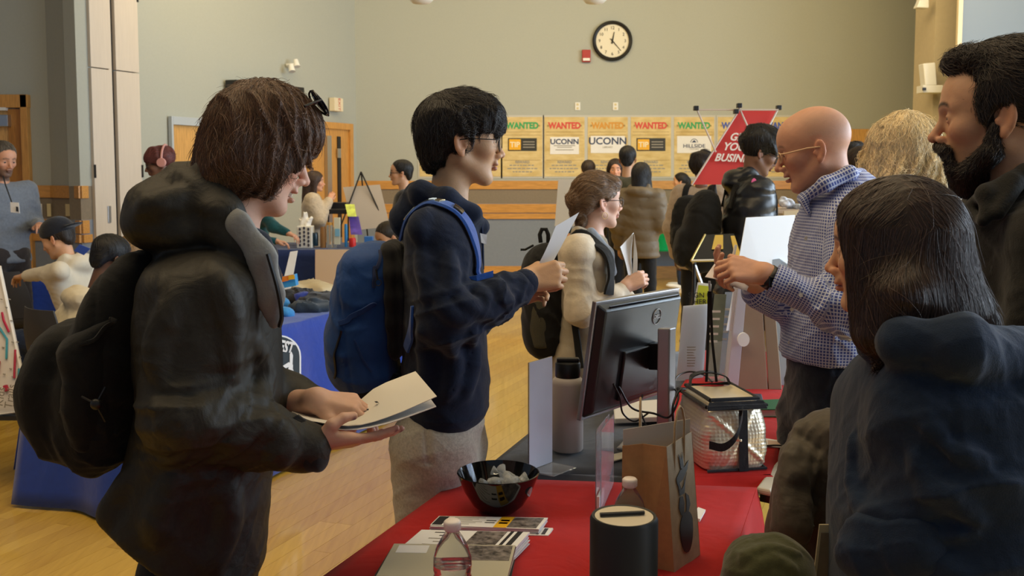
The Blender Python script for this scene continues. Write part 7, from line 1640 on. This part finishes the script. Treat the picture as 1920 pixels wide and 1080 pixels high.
F = Field(); e((.050, 0, -.098), (.042, .048, .032)); e((.058, 0, -.112), (.026, .032, .026), .02)
for y in (-1, 1): F.add(CAP(H.T((.008, y * .070, -.010)), H.T((.016, y * .064, -.060)), .0095 * H.s, .014 * H.s, .02), CAP(H.T((.016, y * .064, -.060)), H.T((.056, y * .038, -.092)), .016 * H.s, .020 * H.s, .02), CAP(H.T((.105, y * .004, -.040)), H.T((.094, y * .026, -.050)), .0085 * H.s, .0075 * H.s, .008), CAP(H.T((.094, y * .026, -.050)), H.T((.082, y * .032, -.086)), .0075 * H.s, .011 * H.s, .01))
e((.112, 0, -.068), (.026, .022, .017), .006, 's'); F.disp.append(wrinkle(.0022, 160, (1, .4, .3), 9)); hb_ = hair_part('beard', F, .0036, M_H5, P_)
strands('beard_strands', F, orient_field('beard', H), 9000, .022, 5, M_H5s, hb_, .0006, .006, noise=.35, seed=8)
M_BSH = fabric('black_shirt', (.013, .012, .010), .8, .15, .4, 350, .15, 160)
F = Field(); F.add(loftpx(Y0, [(332, 1862, 1990, .11), (372, 1836, 2040, .175), (420, 1815, 2080, .21), (500, 1806, 2090, .22), (620, 1815, 2080, .21), (760, 1820, 2070, .20), (900, 1830, 2060, .19)], cap=.03)); F.add(CAP(Sh, El, .088, .075, .05), CAP(El, hb.w, .07, .045, .04), CAP(Sf, Ef, .085, .075, .05), CAP(Ef, hb2.w, .07, .045, .04))
F.disp += [wrinkle(.005, 22, (.7, .2, 1), 61, .5), wrinkle(.002, 55, (.4, 0, 1), 62)]; bF = F; garment('black_shirt', F, .0065, M_BSH, P_)
F = Field()
for a, b, ra, rb in (((1815, 392, -.04), (1850, 362, -.105), .012, .016), ((1850, 362, -.105), (1925, 325, -.10), .016, .018), ((1925, 325, -.10), (1965, 318, 0), .018, .018), ((1815, 392, -.04), (1828, 380, .06), .012, .016), ((1818, 396, -.06), (1842, 418, -.13), .012, .008), ((1850, 368, -.11), (1845, 412, -.135), .016, .008), ((1900, 345, -.11), (1870, 400, -.14), .020, .014)): F.add(CAP(A(*a), A(*b), ra, rb, .014))
F.add(CAP(H.T((-.022, 0, -.04)), A(1898, 385), .060, .066, .006, op='s')); garment('collar', F, .0045, M_BSH, P_)
F = Field().add(loftpx(Y0, [(860, 1840, 2050, .16), (960, 1850, 2040, .16)], cap=.03)); h_ = A(1940, 950); legs(F, [h_ + V3(0, -.09, 0), h_ + V3(0, .09, 0)], 0); garment('trousers', F, .011, M_BLKT, P_); shoes(P_, [h_ + V3(0, -.09, 0), h_ + V3(0, .09, 0)], (-1, -.1), M_BLACK)

# ===== the dark-haired woman in the navy hoodie (lower right) ====================================
Y0 = 1.70; R = frame(149, 2); hc = headat((1545, 503), (.124, 0, -.024), Y0, R, .92)
P_ = person('woman with long dark brown hair in a navy hoodie, seen from behind', (A(1720, 800)[0], Y0, 0))
H = Head(hc, R, .92, w=.98, jaw=.95, nose=.75, lips=1.1, cheek=1.15, brow=.5); F = Field().add(H.pr); F.add(CAP(H.T((-.020, 0, -.05)), A(1690, 660), .048, .056, .03), CAP(A(1730, 760), A(1740, 950), .05, .05, .05), CAP(A(1745, 740, -.12), A(1690, 740, .12), .04, .04, .05))
Sh = A(1735, 770, -.17); El = A(1838, 985, -.15); Wr = A(1640, 1035, -.10); Sf = A(1650, 760, .15); Ef = A(1640, 980, .18); hw = Hand(A(1680, 1050, .0), V3(-1, .4, .1), V3(0, -1, .3), -1, .85); F.add(CAP(Sh, El, .036, .032, .03), CAP(El, hw.w, .042, .027, .02), hw.pr); hw2 = Hand(A(1640, 1070, .16), V3(-1, .1, .1), V3(0, 1, .3), 1, .9); F.add(CAP(Sf, Ef, .036, .032, .03), CAP(Ef, hw2.w, .04, .027, .02), hw2.pr)
bodymesh(P_, F, .0031, H, SKIN['light'], lips=(.52, .20, .17), rosy=.14, brow=(.04, .02, .015)); eyes_for(H, P_)
M_H6 = mat('espresso_base', (.026, .014, .009), .6); M_H6s = hair_mat('espresso_hair', (.056, .030, .020), .30)
F = Field(); e((-.014, 0, .050), (.116, .096, .100)); e((-.050, 0, -.040), (.085, .098, .10), .05); F.add(CAP(H.T((-.065, 0, -.10)), A(1745, 620, -.02), .085, .070, .05, flat=((0, 1, 0), .8))); F.add(CAP(A(1735, 590, -.05), A(1840, 612, -.03), .060, .030, .05), CAP(A(1690, 560, -.1), A(1670, 628, -.1), .05, .035, .05))
for y in (-1, 1): F.add(CAP(H.T((.030, y * .078, .06)), H.T((.020, y * .086, -.13)), .026, .030, .04))
e((.112, 0, -.010), (.054, .078, .115), .014, 's')
F.disp += [wrinkle(.0045, 70, (.5, 1, .1), 5, .3)]; hp = hair_part('hair', F, .0045, M_H6, P_)
fl = lambda P: np.stack([.12 * np.sin(P[:, 2] * 20) + .30 * np.clip((P[:, 0] - A(1690, 0)[0]) * 6, 0, 1) * (P[:, 2] < A(0, 540)[2]), 0 * P[:, 0], -1 + 0 * P[:, 0]], 1) + (P[:, 2] > A(0, 420)[2])[:, None] * .8 * unit(V3(1, 0, 0)) * np.sign(P[:, 0] - H.c[0] + .01)[:, None]
strands('hair_strands', F, fl, 16000, .15, 14, M_H6s, hp, .0005, .004, wave=.10, wfreq=30, noise=.06, seed=9)
strands('loose_strands', F, fl, 700, .14, 12, M_H6s, hp, .0005, .012, wave=.2, wfreq=30, noise=.2, seed=10)
M_NH2 = fabric('navy_sweat', (.012, .024, .052), .95, .12, .45, 450, .10, 90)
F = Field(); F.add(loftpx(Y0, [(650, 1650, 1850, .10), (700, 1618, 1935, .20), (760, 1600, 1985, .235), (850, 1585, 2010, .24), (950, 1570, 2010, .24), (1080, 1565, 1990, .235), (1200, 1570, 1980, .23)], cap=.03))
F.add(CAP(A(1740, 760, -.13), A(1830, 975, -.14), .085, .078, .09, flat=((0, 1, 0), .8)), CAP(A(1830, 975, -.14), A(1700, 1025, -.13), .076, .060, .05), CAP(Sf, Ef, .085, .075, .05), CAP(Ef, hw2.w, .07, .045, .04))
for a, b, ra, rb in (((1632, 650, -.02), (1690, 640, -.15), .020, .034), ((1690, 640, -.15), (1800, 650, -.19), .034, .042), ((1800, 650, -.19), (1930, 690, -.10), .042, .06), ((1930, 690, -.1), (1960, 690, .08), .06, .06), ((1632, 650, -.02), (1660, 650, .10), .02, .03)): F.add(CAP(A(*a), A(*b), ra, rb, .03))
F.add(ELL(A(1985, 790, -.13), (.115, .09, .15), .012, roty(-.62)))
folds(F, Y0, [(.010, (1735, 785), (1790, 840), (1850, 862)), (.009, (1712, 845), (1745, 900), (1780, 950)), (.009, (1752, 905), (1800, 955), (1850, 985)), (.012, (1625, 960), (1690, 985), (1760, 955)), (.012, (1612, 1000), (1700, 1012), (1830, 1000)), (.009, (1640, 1055), (1720, 1040), (1800, 1060)), (.009, (1600, 820), (1598, 900), (1620, 950))], k=.022)
F.disp += [wrinkle(.0040, 10, (.9, .2, .6), 71, .6), ringfold(A(1800, 930, -.2), unit(El - Sh), .16, 48, .012, 5), wrinkle(.0022, 26, (1, 0, .5), 72, .6)]
sm = [np.array([A(*q) for q in L], np.float32) for L in ([(1738, 680, -.2), (1706, 740, -.25), (1682, 830, -.27), (1680, 950, -.26)], [(1802, 730, -.24), (1806, 780, -.24), (1798, 830, -.24), (1830, 815, -.24), (1858, 800, -.2)], [(1600, 780, -.2), (1588, 880, -.24), (1600, 950, -.24), (1650, 975, -.24)])]
def seams(P, d):
    m = np.full(len(P), 9., np.float32)
    for ck_ in sm:
        for a, b in zip(ck_[:-1], ck_[1:]): ba = b - a; h = np.clip(((P - a) @ ba) / (ba @ ba), 0, 1); m = np.minimum(m, np.linalg.norm((P - a - h[:, None] * ba)[:, [0, 2]], axis=1))
    return (.0028 * (np.exp(-((m - .004) / .0022)**2) + np.exp(-(m / .0015)**2)) * (P[:, 1] < Y0)).astype(np.float32)
F.disp.append(seams); garment('hoodie', F, .0050, M_NH2, P_)
F = Field(); F.add(CAP(A(1720, 1010, -.155), A(1655, 1030, -.13), .070, .062, .02)); F.add(CAP(A(1640, 1010, -.13), A(1620, 1030, -.12), .045, .045, .02)); F.disp += [wrinkle(.005, 40, (1, 0, .5), 5)]; garment('rolled_cuff', F, .005, M_NH2, P_)
F = Field().add(loftpx(Y0, [(1180, 1620, 1900, .17), (1300, 1630, 1890, .17)], cap=.03)); h_ = A(1760, 1290); legs(F, [h_ + V3(.06, -.09, 0), h_ + V3(-.06, .09, 0)], 0); garment('trousers', F, .011, M_DENIM, P_); shoes(P_, [h_ + V3(.06, -.09, 0), h_ + V3(-.06, .09, 0)], (-1, .6), M_BLACK)

# ===== people further off: one builder, each posed, sized and dressed on its own =================
def figure(label, u, vtop, Y, face, top, bottom, skin='light', hair=((.02, .015, .012), 'short'), arms=('down', 'down'), Hh=None, lean=0, seated=False, pitch=0, yaw=0, vox=.010,
           hood=None, coat=False, puffer=False, gl=False, shoe=None, sx=1.0, strands_n=1500, pack=None, beard=None, extra=None, cap=None, pack_label=None):
    zt = at(u, vtop, Y)[2]; s = (zt / 1.755) if not seated else 1.0
    if Hh: s = Hh / 1.755
    Rb = frame(face); X = at(u, vtop, Y)[0]
    lift = -.42 if seated else 0.0
    if seated: lift = zt - 1.755 + .0
    pz = .92 + lift
    def J(x, y, z, upper=True):
        if upper:
            z = z + lift / s if seated else z
            a = math.radians(lean); dz = z - pz / s if seated else z - .92; b0 = pz / s if seated else .92
            x, z = x * math.cos(a) + dz * math.sin(a), b0 + dz * math.cos(a) - x * math.sin(a)
        return org + Rb @ V3(x * s, y * s * sx, z * s)
    org = V3(0, 0, 0); hd_off = J(.03, 0, 1.605); org = V3(X, Y, 0) - V3(hd_off[0], hd_off[1], 0)
    if lean: 
        hz = J(.03, 0, 1.605)[2] + .145 * s; org[2] += 0
    P_ = person(label, (org[0], org[1], 0))
    hcz = zt - .147 * s
    hc = J(.03, 0, 1.605); hc[2] = hcz; sc = s * (1.0 if not seated else 1.0)
    H = Head(hc, frame(face + yaw, pitch), sc); F = Field().add(H.pr); nb_ = J(0, 0, 1.44); F.add(H.neck(nb_, .046, .054)); F.add(CAP(J(0, 0, 1.36), J(0, 0, 1.2), .05, .05, .05))
    elw = {}; hs = []
    for i, sd in enumerate((1, -1)):
        a = arms[i]; S = J(0, sd * .175, 1.40)
        if a == 'down': E, W = J(-.03, sd * .235, 1.12), J(.05, sd * .235, .88)
        elif a == 'fwd': E, W = J(-.02, sd * .225, 1.13), J(.24, sd * .12, 1.14)
        elif a == 'up': E, W = J(.08, sd * .20, 1.16), J(.20, sd * .08, 1.40)
        else: E, W = np.array(a[0], float), np.array(a[1], float)
        d = unit(W - E); n = V3(0, 0, 1) if abs(d[2]) < .8 else Rb @ V3(0, sd, 0)
        h = Hand(W, d, n, -sd if abs(d[2]) < .8 else sd, .95 * s, curl=((30, 35, 20),) * 4); F.add(CAP(S, E, .035, .032, .03), CAP(E, W, .036, .026, .02), h.pr); hs.append((S, E, W))
    sk = SKIN[skin]; bodymesh(P_, F, vox * .72, H, sk, stubble=beard, brow=tuple(np.array(hair[0]) * .8) if hair else (.05, .03, .02)); eyes_for(H, P_)
    # hair
    if hair:
        hcx, st = hair; hm = mat('hairb_%s' % '_'.join('%d' % (c * 999) for c in hcx), tuple(np.array(hcx) * .6), .6); hms = hair_mat('hairs_%s' % '_'.join('%d' % (c * 999) for c in hcx), hcx)
        G = Field(); ee = lambda c, r, k=.02, op='u': G.add(ELL(H.T(c), np.array(r) * H.s, k, H.R, op))
        fs = 'forward'; L = .05; lf = .004
        if st == 'short': ee((-.014, 0, .055), (.106, .084, .090)); ee((-.07, 0, .0), (.036, .06, .06)); ee((.085, 0, -.03), (.10, .12, .085), .01, 's')
        elif st == 'curly': ee((-.014, 0, .066), (.122, .104, .104)); ee((.090, 0, -.04), (.09, .12, .09), .01, 's'); G.disp.append(wrinkle(.010, 75, (.6, .6, .6), 3, 0)); lf = .010
        elif st in ('long', 'longwave'):
            ee((-.014, 0, .052), (.116, .094, .098)); G.add(CAP(H.T((-.06, 0, 0)), H.T((-.085, 0, -.24)), .085 * s, .075 * s, .04)); ee((.118, 0, -.02), (.062, .080, .105), .012, 's'); fs = 'down'; L = .12
            for y in (-1, 1): G.add(CAP(H.T((.0, y * .07, .02)), H.T((-.01, y * .08, -.16)), .028 * s, .028 * s, .03))
        elif st == 'pony': ee((-.014, 0, .052), (.110, .088, .092)); ee((-.12, 0, .0), (.04, .035, .07)); ee((-.12, 0, -.09), (.028, .028, .08)); ee((.085, 0, -.03), (.09, .12, .085), .01, 's'); fs = 'back'
        elif st == 'braids': ee((-.010, 0, .055), (.112, .092, .092)); ee((.085, 0, -.04), (.09, .12, .085), .01, 's'); G.disp.append(wrinkle(.008, 60, (1, .3, 0), 3, 0)); fs = 'back'
        hp = hair_part('hair', G, .0075, hm, P_)
        if strands_n: strands('hair_strands', G, orient_field(fs, H), strands_n, L * 1.2, 7, hms, hp, .0011, lf, noise=.2, seed=int(u))
    if gl: glasses(H, P_, M_METALD, .022, .0022, lens=False)
    # clothes
    M_t = top; ex = .028 if (coat or puffer) else .0
    F = Field(); o_ = lambda *a: J(*a)
    ax = unit(J(0, 0, 1.4) - J(0, 0, 1.0)); Rl = np.stack([unit(np.cross(Rb[:, 1], ax)), Rb[:, 1], ax], 1); zb = .78 if (coat or puffer) else .86
    F.add(LOFT([((zb - 1.1) * s, 0, 0, (.125 + ex) * s, (.175 + ex) * s * sx), (-.10 * s, 0, 0, (.115 + ex) * s, (.160 + ex) * s * sx), (.10 * s, .005, 0, (.120 + ex) * s, (.175 + ex) * s * sx), (.25 * s, 0, 0, (.105 + ex * .7) * s, (.185 + ex) * s * sx), (.325 * s, -.005, 0, (.07 + ex * .3) * s, (.12) * s * sx)], R=Rl, o=J(0, 0, 1.1), cap=.03))
    F.add(CAP(J(0, .10, 1.37), J(0, -.10, 1.37), (.082 + ex * .6) * s, (.082 + ex * .6) * s, .06))
    for S, E, W in hs: F.add(CAP(S, E, (.062 + ex) * s, (.056 + ex) * s, .07), CAP(E, E + (W - E) * .93, (.056 + ex) * s, (.040 + ex * .6) * s, .03))
    if hood: F.add(ELL(J(-.09, 0, 1.455), (.080, .12, .065), .04, Rb), CAP(J(.06, .06, 1.44), J(-.04, .085, 1.50), .032, .036, .03), CAP(J(.06, -.06, 1.44), J(-.04, -.085, 1.50), .032, .036, .03), CAP(J(.07, -.05, 1.43), J(.07, .05, 1.43), .03, .03, .03))
    if puffer: F.disp.append(lambda P, d: (-.013 * (np.abs(np.sin(P[:, 2] * 30 + 1.5 * np.sin(P[:, 0] * 6)))**.6 - .7)).astype(np.float32))
    F.disp.append(wrinkle(.005, 26, (.4, .2, 1), int(u), .5)); garment('jacket' if (coat or puffer) else 'top', F, vox, M_t, P_); tF = F
    if cap: cap(H, P_)
    F = Field()
    if seated:
        hipc = J(0, 0, .92); 
        for sd in (1, -1):
            h0 = hipc + Rb @ V3(0, sd * .09, .0); kn = V3(*(h0 + Rb @ V3(.42, sd * .02, 0))[:2], max(h0[2], .48)); an = V3(*(kn + Rb @ V3(.02, 0, 0))[:2], .09); F.add(CAP(h0, kn, .085, .07, .04), CAP(kn, an, .068, .055, .03))
        anks = [hipc + Rb @ V3(.44, sd * .11, 0) for sd in (1, -1)]
    else:
        F.add(CAP(J(0, .05, .92, False), J(0, -.05, .92, False), .12 * s, .12 * s, .05))
        for sd in (1, -1): F.add(CAP(J(0, sd * .085, .88, False), J(.02, sd * .10, .50, False), .088 * s, .066 * s, .04), CAP(J(.02, sd * .10, .50, False), J(-.01, sd * .11, .10, False), .064 * s, .056 * s, .03))
        anks = [J(-.01, sd * .11, 0, False) for sd in (1, -1)]
    F.disp.append(wrinkle(.004, 24, (.4, .2, 1), int(u) + 1, .5)); garment('trousers', F, vox * 1.15, bottom, P_); shoes(P_, anks, Rb[:, 0], shoe or M_BLACK)
    if pack:
        b = wempty('backpack', J(-.24, 0, 1.15), pack_label, 'backpack'); G = Field(); G.add(LOFT([(-.27, 0, 0, .07, .12), (-.18, 0, 0, .10, .15), (0, 0, 0, .11, .15), (.14, .01, 0, .09, .13), (.22, .02, 0, .05, .09)], R=Rl, o=J(-.235 - ex, 0, 1.18), e=2.5, cap=.04)); G.add(LOFT([(-.22, 0, 0, .04, .10), (-.10, 0, 0, .06, .115), (.0, 0, 0, .04, .10)], R=Rl, o=J(-.33 - ex, 0, 1.16), e=2.5, cap=.03)); G.disp.append(wrinkle(.006, 30, (.5, .2, 1), int(u))); put(sdf_mesh('pack_body', G, .010, pack), b)
        for sd in (1, -1): ribbon('shoulder_strap', tF, [J(-.13, sd * .10, 1.30), J(-.09, sd * .105, 1.44), J(.02, sd * .11, 1.46), J(.12, sd * .11, 1.36), J(.11, sd * .13, 1.20), J(.0, sd * .2, 1.06)], .05, pack, b, .007, .006, 24)
    return P_, H, J, tF
c = lambda n, col, **k: fabric(n, col, **k)
# right-hand middle distance
figure('woman with wavy blonde hair in a blue denim jacket, seen from behind', 1692, 206, 3.15, 118, c('blue_denim', (.06, .13, .30)), M_DENIM, 'light', None, vox=.009)
P7 = bpy.data.objects['person.006'] if 'person.006' in bpy.data.objects else None
pz_ = [o for o in bpy.data.objects if o.get('label', '').startswith('woman with wavy blonde')][0]
c7 = at(1694, 282, 3.13); F = Field(); F.add(ELL(c7, (.112, .112, .126), .03), ELL(c7 + V3(0, 0, -.09), (.120, .105, .10), .05), ELL(c7 + V3(.045, -.03, -.13), (.07, .06, .07), .04), ELL(c7 + V3(-.055, -.02, -.12), (.05, .06, .06), .04)); F.disp += [wrinkle(.008, 30, (1, .3, .1), 4, .6), wrinkle(.004, 80, (1, .3, .2), 5, .4)]
hp = hair_part('hair', F, .006, mat('blonde_base', (.42, .31, .15), .6), pz_)
fl = lambda P: np.stack([(P[:, 0] - c7[0]) * 5, (P[:, 1] - c7[1]) * 5, -.9 + 0 * P[:, 0]], 1)
strands('hair_strands', F, fl, 15000, .17, 18, hair_mat('blonde_hair', (.74, .60, .36), .33), hp, .0006, .007, wave=.45, wfreq=70, noise=.10, seed=12)
strands('flyaway_strands', F, fl, 900, .09, 12, MATS['blonde_hair'], hp, .0005, .022, wave=.9, wfreq=80, noise=.4, seed=13)
figure('young man with curly black hair in a black puffer coat with a pink badge', 1424, 241, 5.9, 0, mat('black_puffer', (.014, .015, .018), .35, bump=.2, bscale=60, spec=.5), fabric('brown_cargo', (.10, .06, .035)), 'brown', ((.012, .010, .009), 'curly'), ('fwd', 'fwd'), puffer=True, hood=True, gl=True, pitch=22, lean=4, pack=M_PK, pack_label='black backpack on the man in the puffer coat')
o = MB().slab([at(1414 + 5 * math.cos(a), 343 + 9 * math.sin(a), 5.66) for a in np.linspace(0, 2 * PI, 15)[:-1]], (0, .004, 0)).build('name_badge', mat('pink_badge', (.75, .12, .28), .5)); tag(o, 'small pink badge on the black puffer coat', 'badge')
figure('woman with long black hair in an olive-brown puffer jacket, back turned', 1203, 304, 9.6, 70, mat('brown_puffer', (.16, .12, .075), .6, bump=.2, bscale=60), M_BLKT, 'tan', ((.014, .012, .013), 'long'), ('down', 'fwd'), puffer=True, hood=True, vox=.013)
figure('tall man with cropped dark hair in a dark olive jacket', 1177, 272, 10.2, 80, c('dark_olive', (.045, .042, .022)), M_BLKT, 'tan', ((.015, .013, .014), 'short'), ('down', 'down'), vox=.014)
figure('woman with dark wavy hair facing the room beside the olive jacket man', 1154, 297, 11.4, -95, c('plum_top', (.10, .03, .04)), M_BLKT, 'rose', ((.03, .015, .012), 'long'), vox=.015, strands_n=500)
figure('person whose brown hair shows just above the hair bun woman', 1103, 299, 11.6, 90, c('dark_teal_top', (.02, .06, .07)), M_DENIM, 'light', ((.05, .03, .02), 'short'), vox=.015, strands_n=500)
figure('girl with black ponytail, jeans and white shoes carrying a black bag', 1276, 323, 13.3, 165, c('white_scarf_top', (.42, .40, .38)), M_DENIM, 'light', ((.014, .012, .012), 'pony'), ('fwd', 'fwd'), vox=.014, shoe=M_WHITE, pack=M_PK, pack_label='big black backpack on the girl with white shoes', strands_n=600)
figure('person with curly dark hair in a beige coat behind the red banner', 1318, 286, 8.2, 60, c('beige_coat', (.46, .36, .27)), M_BLKT, 'brown', ((.02, .012, .01), 'curly'), ('down', 'down'), coat=True, vox=.012, pack=M_PK, pack_label='black shoulder bag on the beige coat', strands_n=800)
figure('person with curly black hair standing just behind the bald man\'s shoulder', 1598, 271, 7.6, 185, c('black_top', (.012, .012, .013)), M_BLKT, 'tan', ((.016, .012, .01), 'curly'), vox=.013, strands_n=700)
figure('person with long brown hair between bald man and blonde woman', 1613, 274, 6.9, 150, c('dark_brown_top', (.03, .018, .012)), M_BLKT, 'tan', ((.045, .025, .016), 'long'), vox=.013, strands_n=900)
# left side
figure('bearded man with grey hair, checked grey shirt and name badge at the left edge', 4, 263, 7.4, -35, c('grey_check', (.17, .20, .25)), c('charcoal_trousers', (.035, .03, .032)), 'rose', ((.10, .085, .07), 'short'), ('fwd', 'down'), vox=.010, pitch=14, beard=((.08, .06, .05), .8), sx=1.15)
pb = [o for o in bpy.data.objects if o.get('label', '').startswith('bearded man with grey hair')][0]
t = wempty('name_badge', at(28, 390, 7.12), 'white name badge on a dark lanyard on the man at the left edge', 'badge'); MB().slab([at(20, 398, 7.12), at(37, 400, 7.12), at(35, 380, 7.12), at(19, 379, 7.12)], (0, .004, 0)).build('card', M_PAPER, t); MB().slab([at(30, 396, 7.11), at(35, 397, 7.11), at(34, 388, 7.11), at(30, 387, 7.11)], (0, -.001, 0)).build('photo', M_BLKP, t); MB().tube([at(22, 379, 7.13), at(10, 345, 7.16), at(6, 330, 7.2)], .005, 5).build('cord', M_BLACK, t)
def capfn(H, P_):
    G = Field(); G.add(ELL(H.T((-.012, 0, .062)), np.array((.112, .090, .088)) * H.s, .02, H.R), ELL(H.T((-.125, 0, .050)), np.array((.070, .070, .010)) * H.s, .02, H.R @ roty(-.05))); G.add(BOX(H.T((0, 0, -.09)), (.2, .2, .115), .01, .01, H.R, op='s')); put(sdf_mesh('cap', G, .008, c('navy_cap', (.012, .014, .022))), P_)
    text_on('STATE', mat('cap_print', (.6, .45, .45), .6), H.T((-.03, -.098, .080)), H.R @ V3(-.9, .1, -.3) * -1, H.R @ V3(.2, .2, 1), .045, P_, bold=.001)
zt = at(112, 405, 6.4)[2]
wr1 = (at(118, 505, 6.30), at(45, 514, 6.55))
Pp, H_, J_, tF_ = figure('young man in a backwards navy cap and cream hoodie seated at the far left table', 108, 407, 6.4, 172, mat('cream_fleece', (.66, .60, .48), .9, var=.05, vscale=20, sheen=.2), M_DENIM, 'light', ((.03, .02, .015), 'short'), (((at(112, 508, 6.15)), at(48, 517, 6.35)), 'fwd'), seated=True, lean=14, pitch=22, hood=True, cap=capfn, strands_n=500)
o = MB().slab([at(140, 470, 6.10), at(158, 478, 6.10), at(170, 466, 6.10), at(150, 458, 6.10)], (0, -.01, 0)).build('sleeve_print', mat('print_royal', (.03, .08, .40), .6)); put(o, Pp)
figure('person with close-cropped black hair in a cream and grey jacket seated on the shell chair', 205, 438, 5.3, 52, mat('cream_fleece2', (.64, .57, .42), .9, var=.05, vscale=20), M_BLKT, 'dark', ((.010, .009, .009), 'short'), ('fwd', 'fwd'), seated=True, lean=30, pitch=22, hood=True, vox=.010, strands_n=600)
pg = [o for o in bpy.data.objects if o.get('label', '').startswith('person with close-cropped')][0]
figure('person with reddish braids, glasses and pink headphones behind the rain jacket hood', 300, 272, 7.6, 200, c('maroon_top', (.12, .03, .04)), M_BLKT, 'brown', ((.16, .045, .04), 'braids'), vox=.012, gl=True, pitch=14, strands_n=900)
ph = [o for o in bpy.data.objects if o.get('label', '').startswith('person with reddish braids')][0]
hh = at(301, 300, 7.6); M_PINK = mat('rose_headphones', (.62, .30, .26), .35)
t = MB(); t.tube([hh + V3(.04 - .0 * math.cos(a) + .035 * math.sin(a) * 0, math.cos(a) * .098, math.sin(a) * .125 - .01) for a in np.linspace(0, PI, 15)], .009, 8); o = t.build('headphone_band', M_PINK, ph, smooth=True)
for sy_ in (-1, 1): MB().lathe([(.001, -.012), (.034, -.012), (.036, 0), (.032, .014), (.001, .016)], hh + V3(.04, sy_ * .098, -.02), 20, rotx(PI / 2 * -sy_)).build('ear_cup', M_PINK, ph, smooth=True)
figure('woman with long brown hair in a cream coat raising her hand by the double door', 590, 320, 10.9, 10, c('cream_coat', (.50, .42, .32)), c('white_skirt', (.55, .55, .6)), 'rose', ((.06, .03, .02), 'long'), ('up', 'up'), coat=True, vox=.013, strands_n=700)
figure('young man with black hair and glasses beyond the blue-strapped student', 752, 298, 9.2, 185, c('dark_grey_top', (.03, .03, .035)), M_BLKT, 'light', ((.012, .011, .012), 'short'), gl=True, vox=.013, strands_n=600)
figure('person in a teal top leaning over the navy table behind the brown-haired head', 497, 330, 8.6, 25, c('teal_top', (.01, .075, .085)), M_BLKT, 'rose', ((.05, .03, .02), 'long'), ('fwd', (at(512, 425, 8.35), at(540, 437, 8.3))), vox=.013, lean=10, strands_n=300)
figure('person with brown cap-like hair bent over beside the blue backpack', 728, 414, 8.4, 215, c('dark_brown_jersey', (.035, .026, .015)), M_BLKT, 'tan', ((.03, .02, .012), 'short'), ('fwd', 'fwd'), seated=True, lean=15, pitch=25, vox=.013, strands_n=400)
figure('blonde person seated low behind the rain jacket and cream jacket', 246, 440, 7.0, 90, c('ochre_top', (.30, .17, .06)), M_BLKT, 'rose', ((.36, .20, .07), 'long'), seated=True, vox=.014, strands_n=500)
# ---------------------------------------------------------------- lettering becomes plain mesh
bpy.context.view_layer.update(); dg = bpy.context.evaluated_depsgraph_get()
for o in [o for o in bpy.data.objects if o.type == 'FONT']:
    me = bpy.data.meshes.new_from_object(o.evaluated_get(dg)); n = bpy.data.objects.new(o.name.split('.')[0], me); COL.objects.link(n)
    n.parent = o.parent; n.matrix_parent_inverse = o.matrix_parent_inverse.copy(); n.location = o.location; n.rotation_euler = o.rotation_euler; n.scale = o.scale
    bpy.data.objects.remove(o)
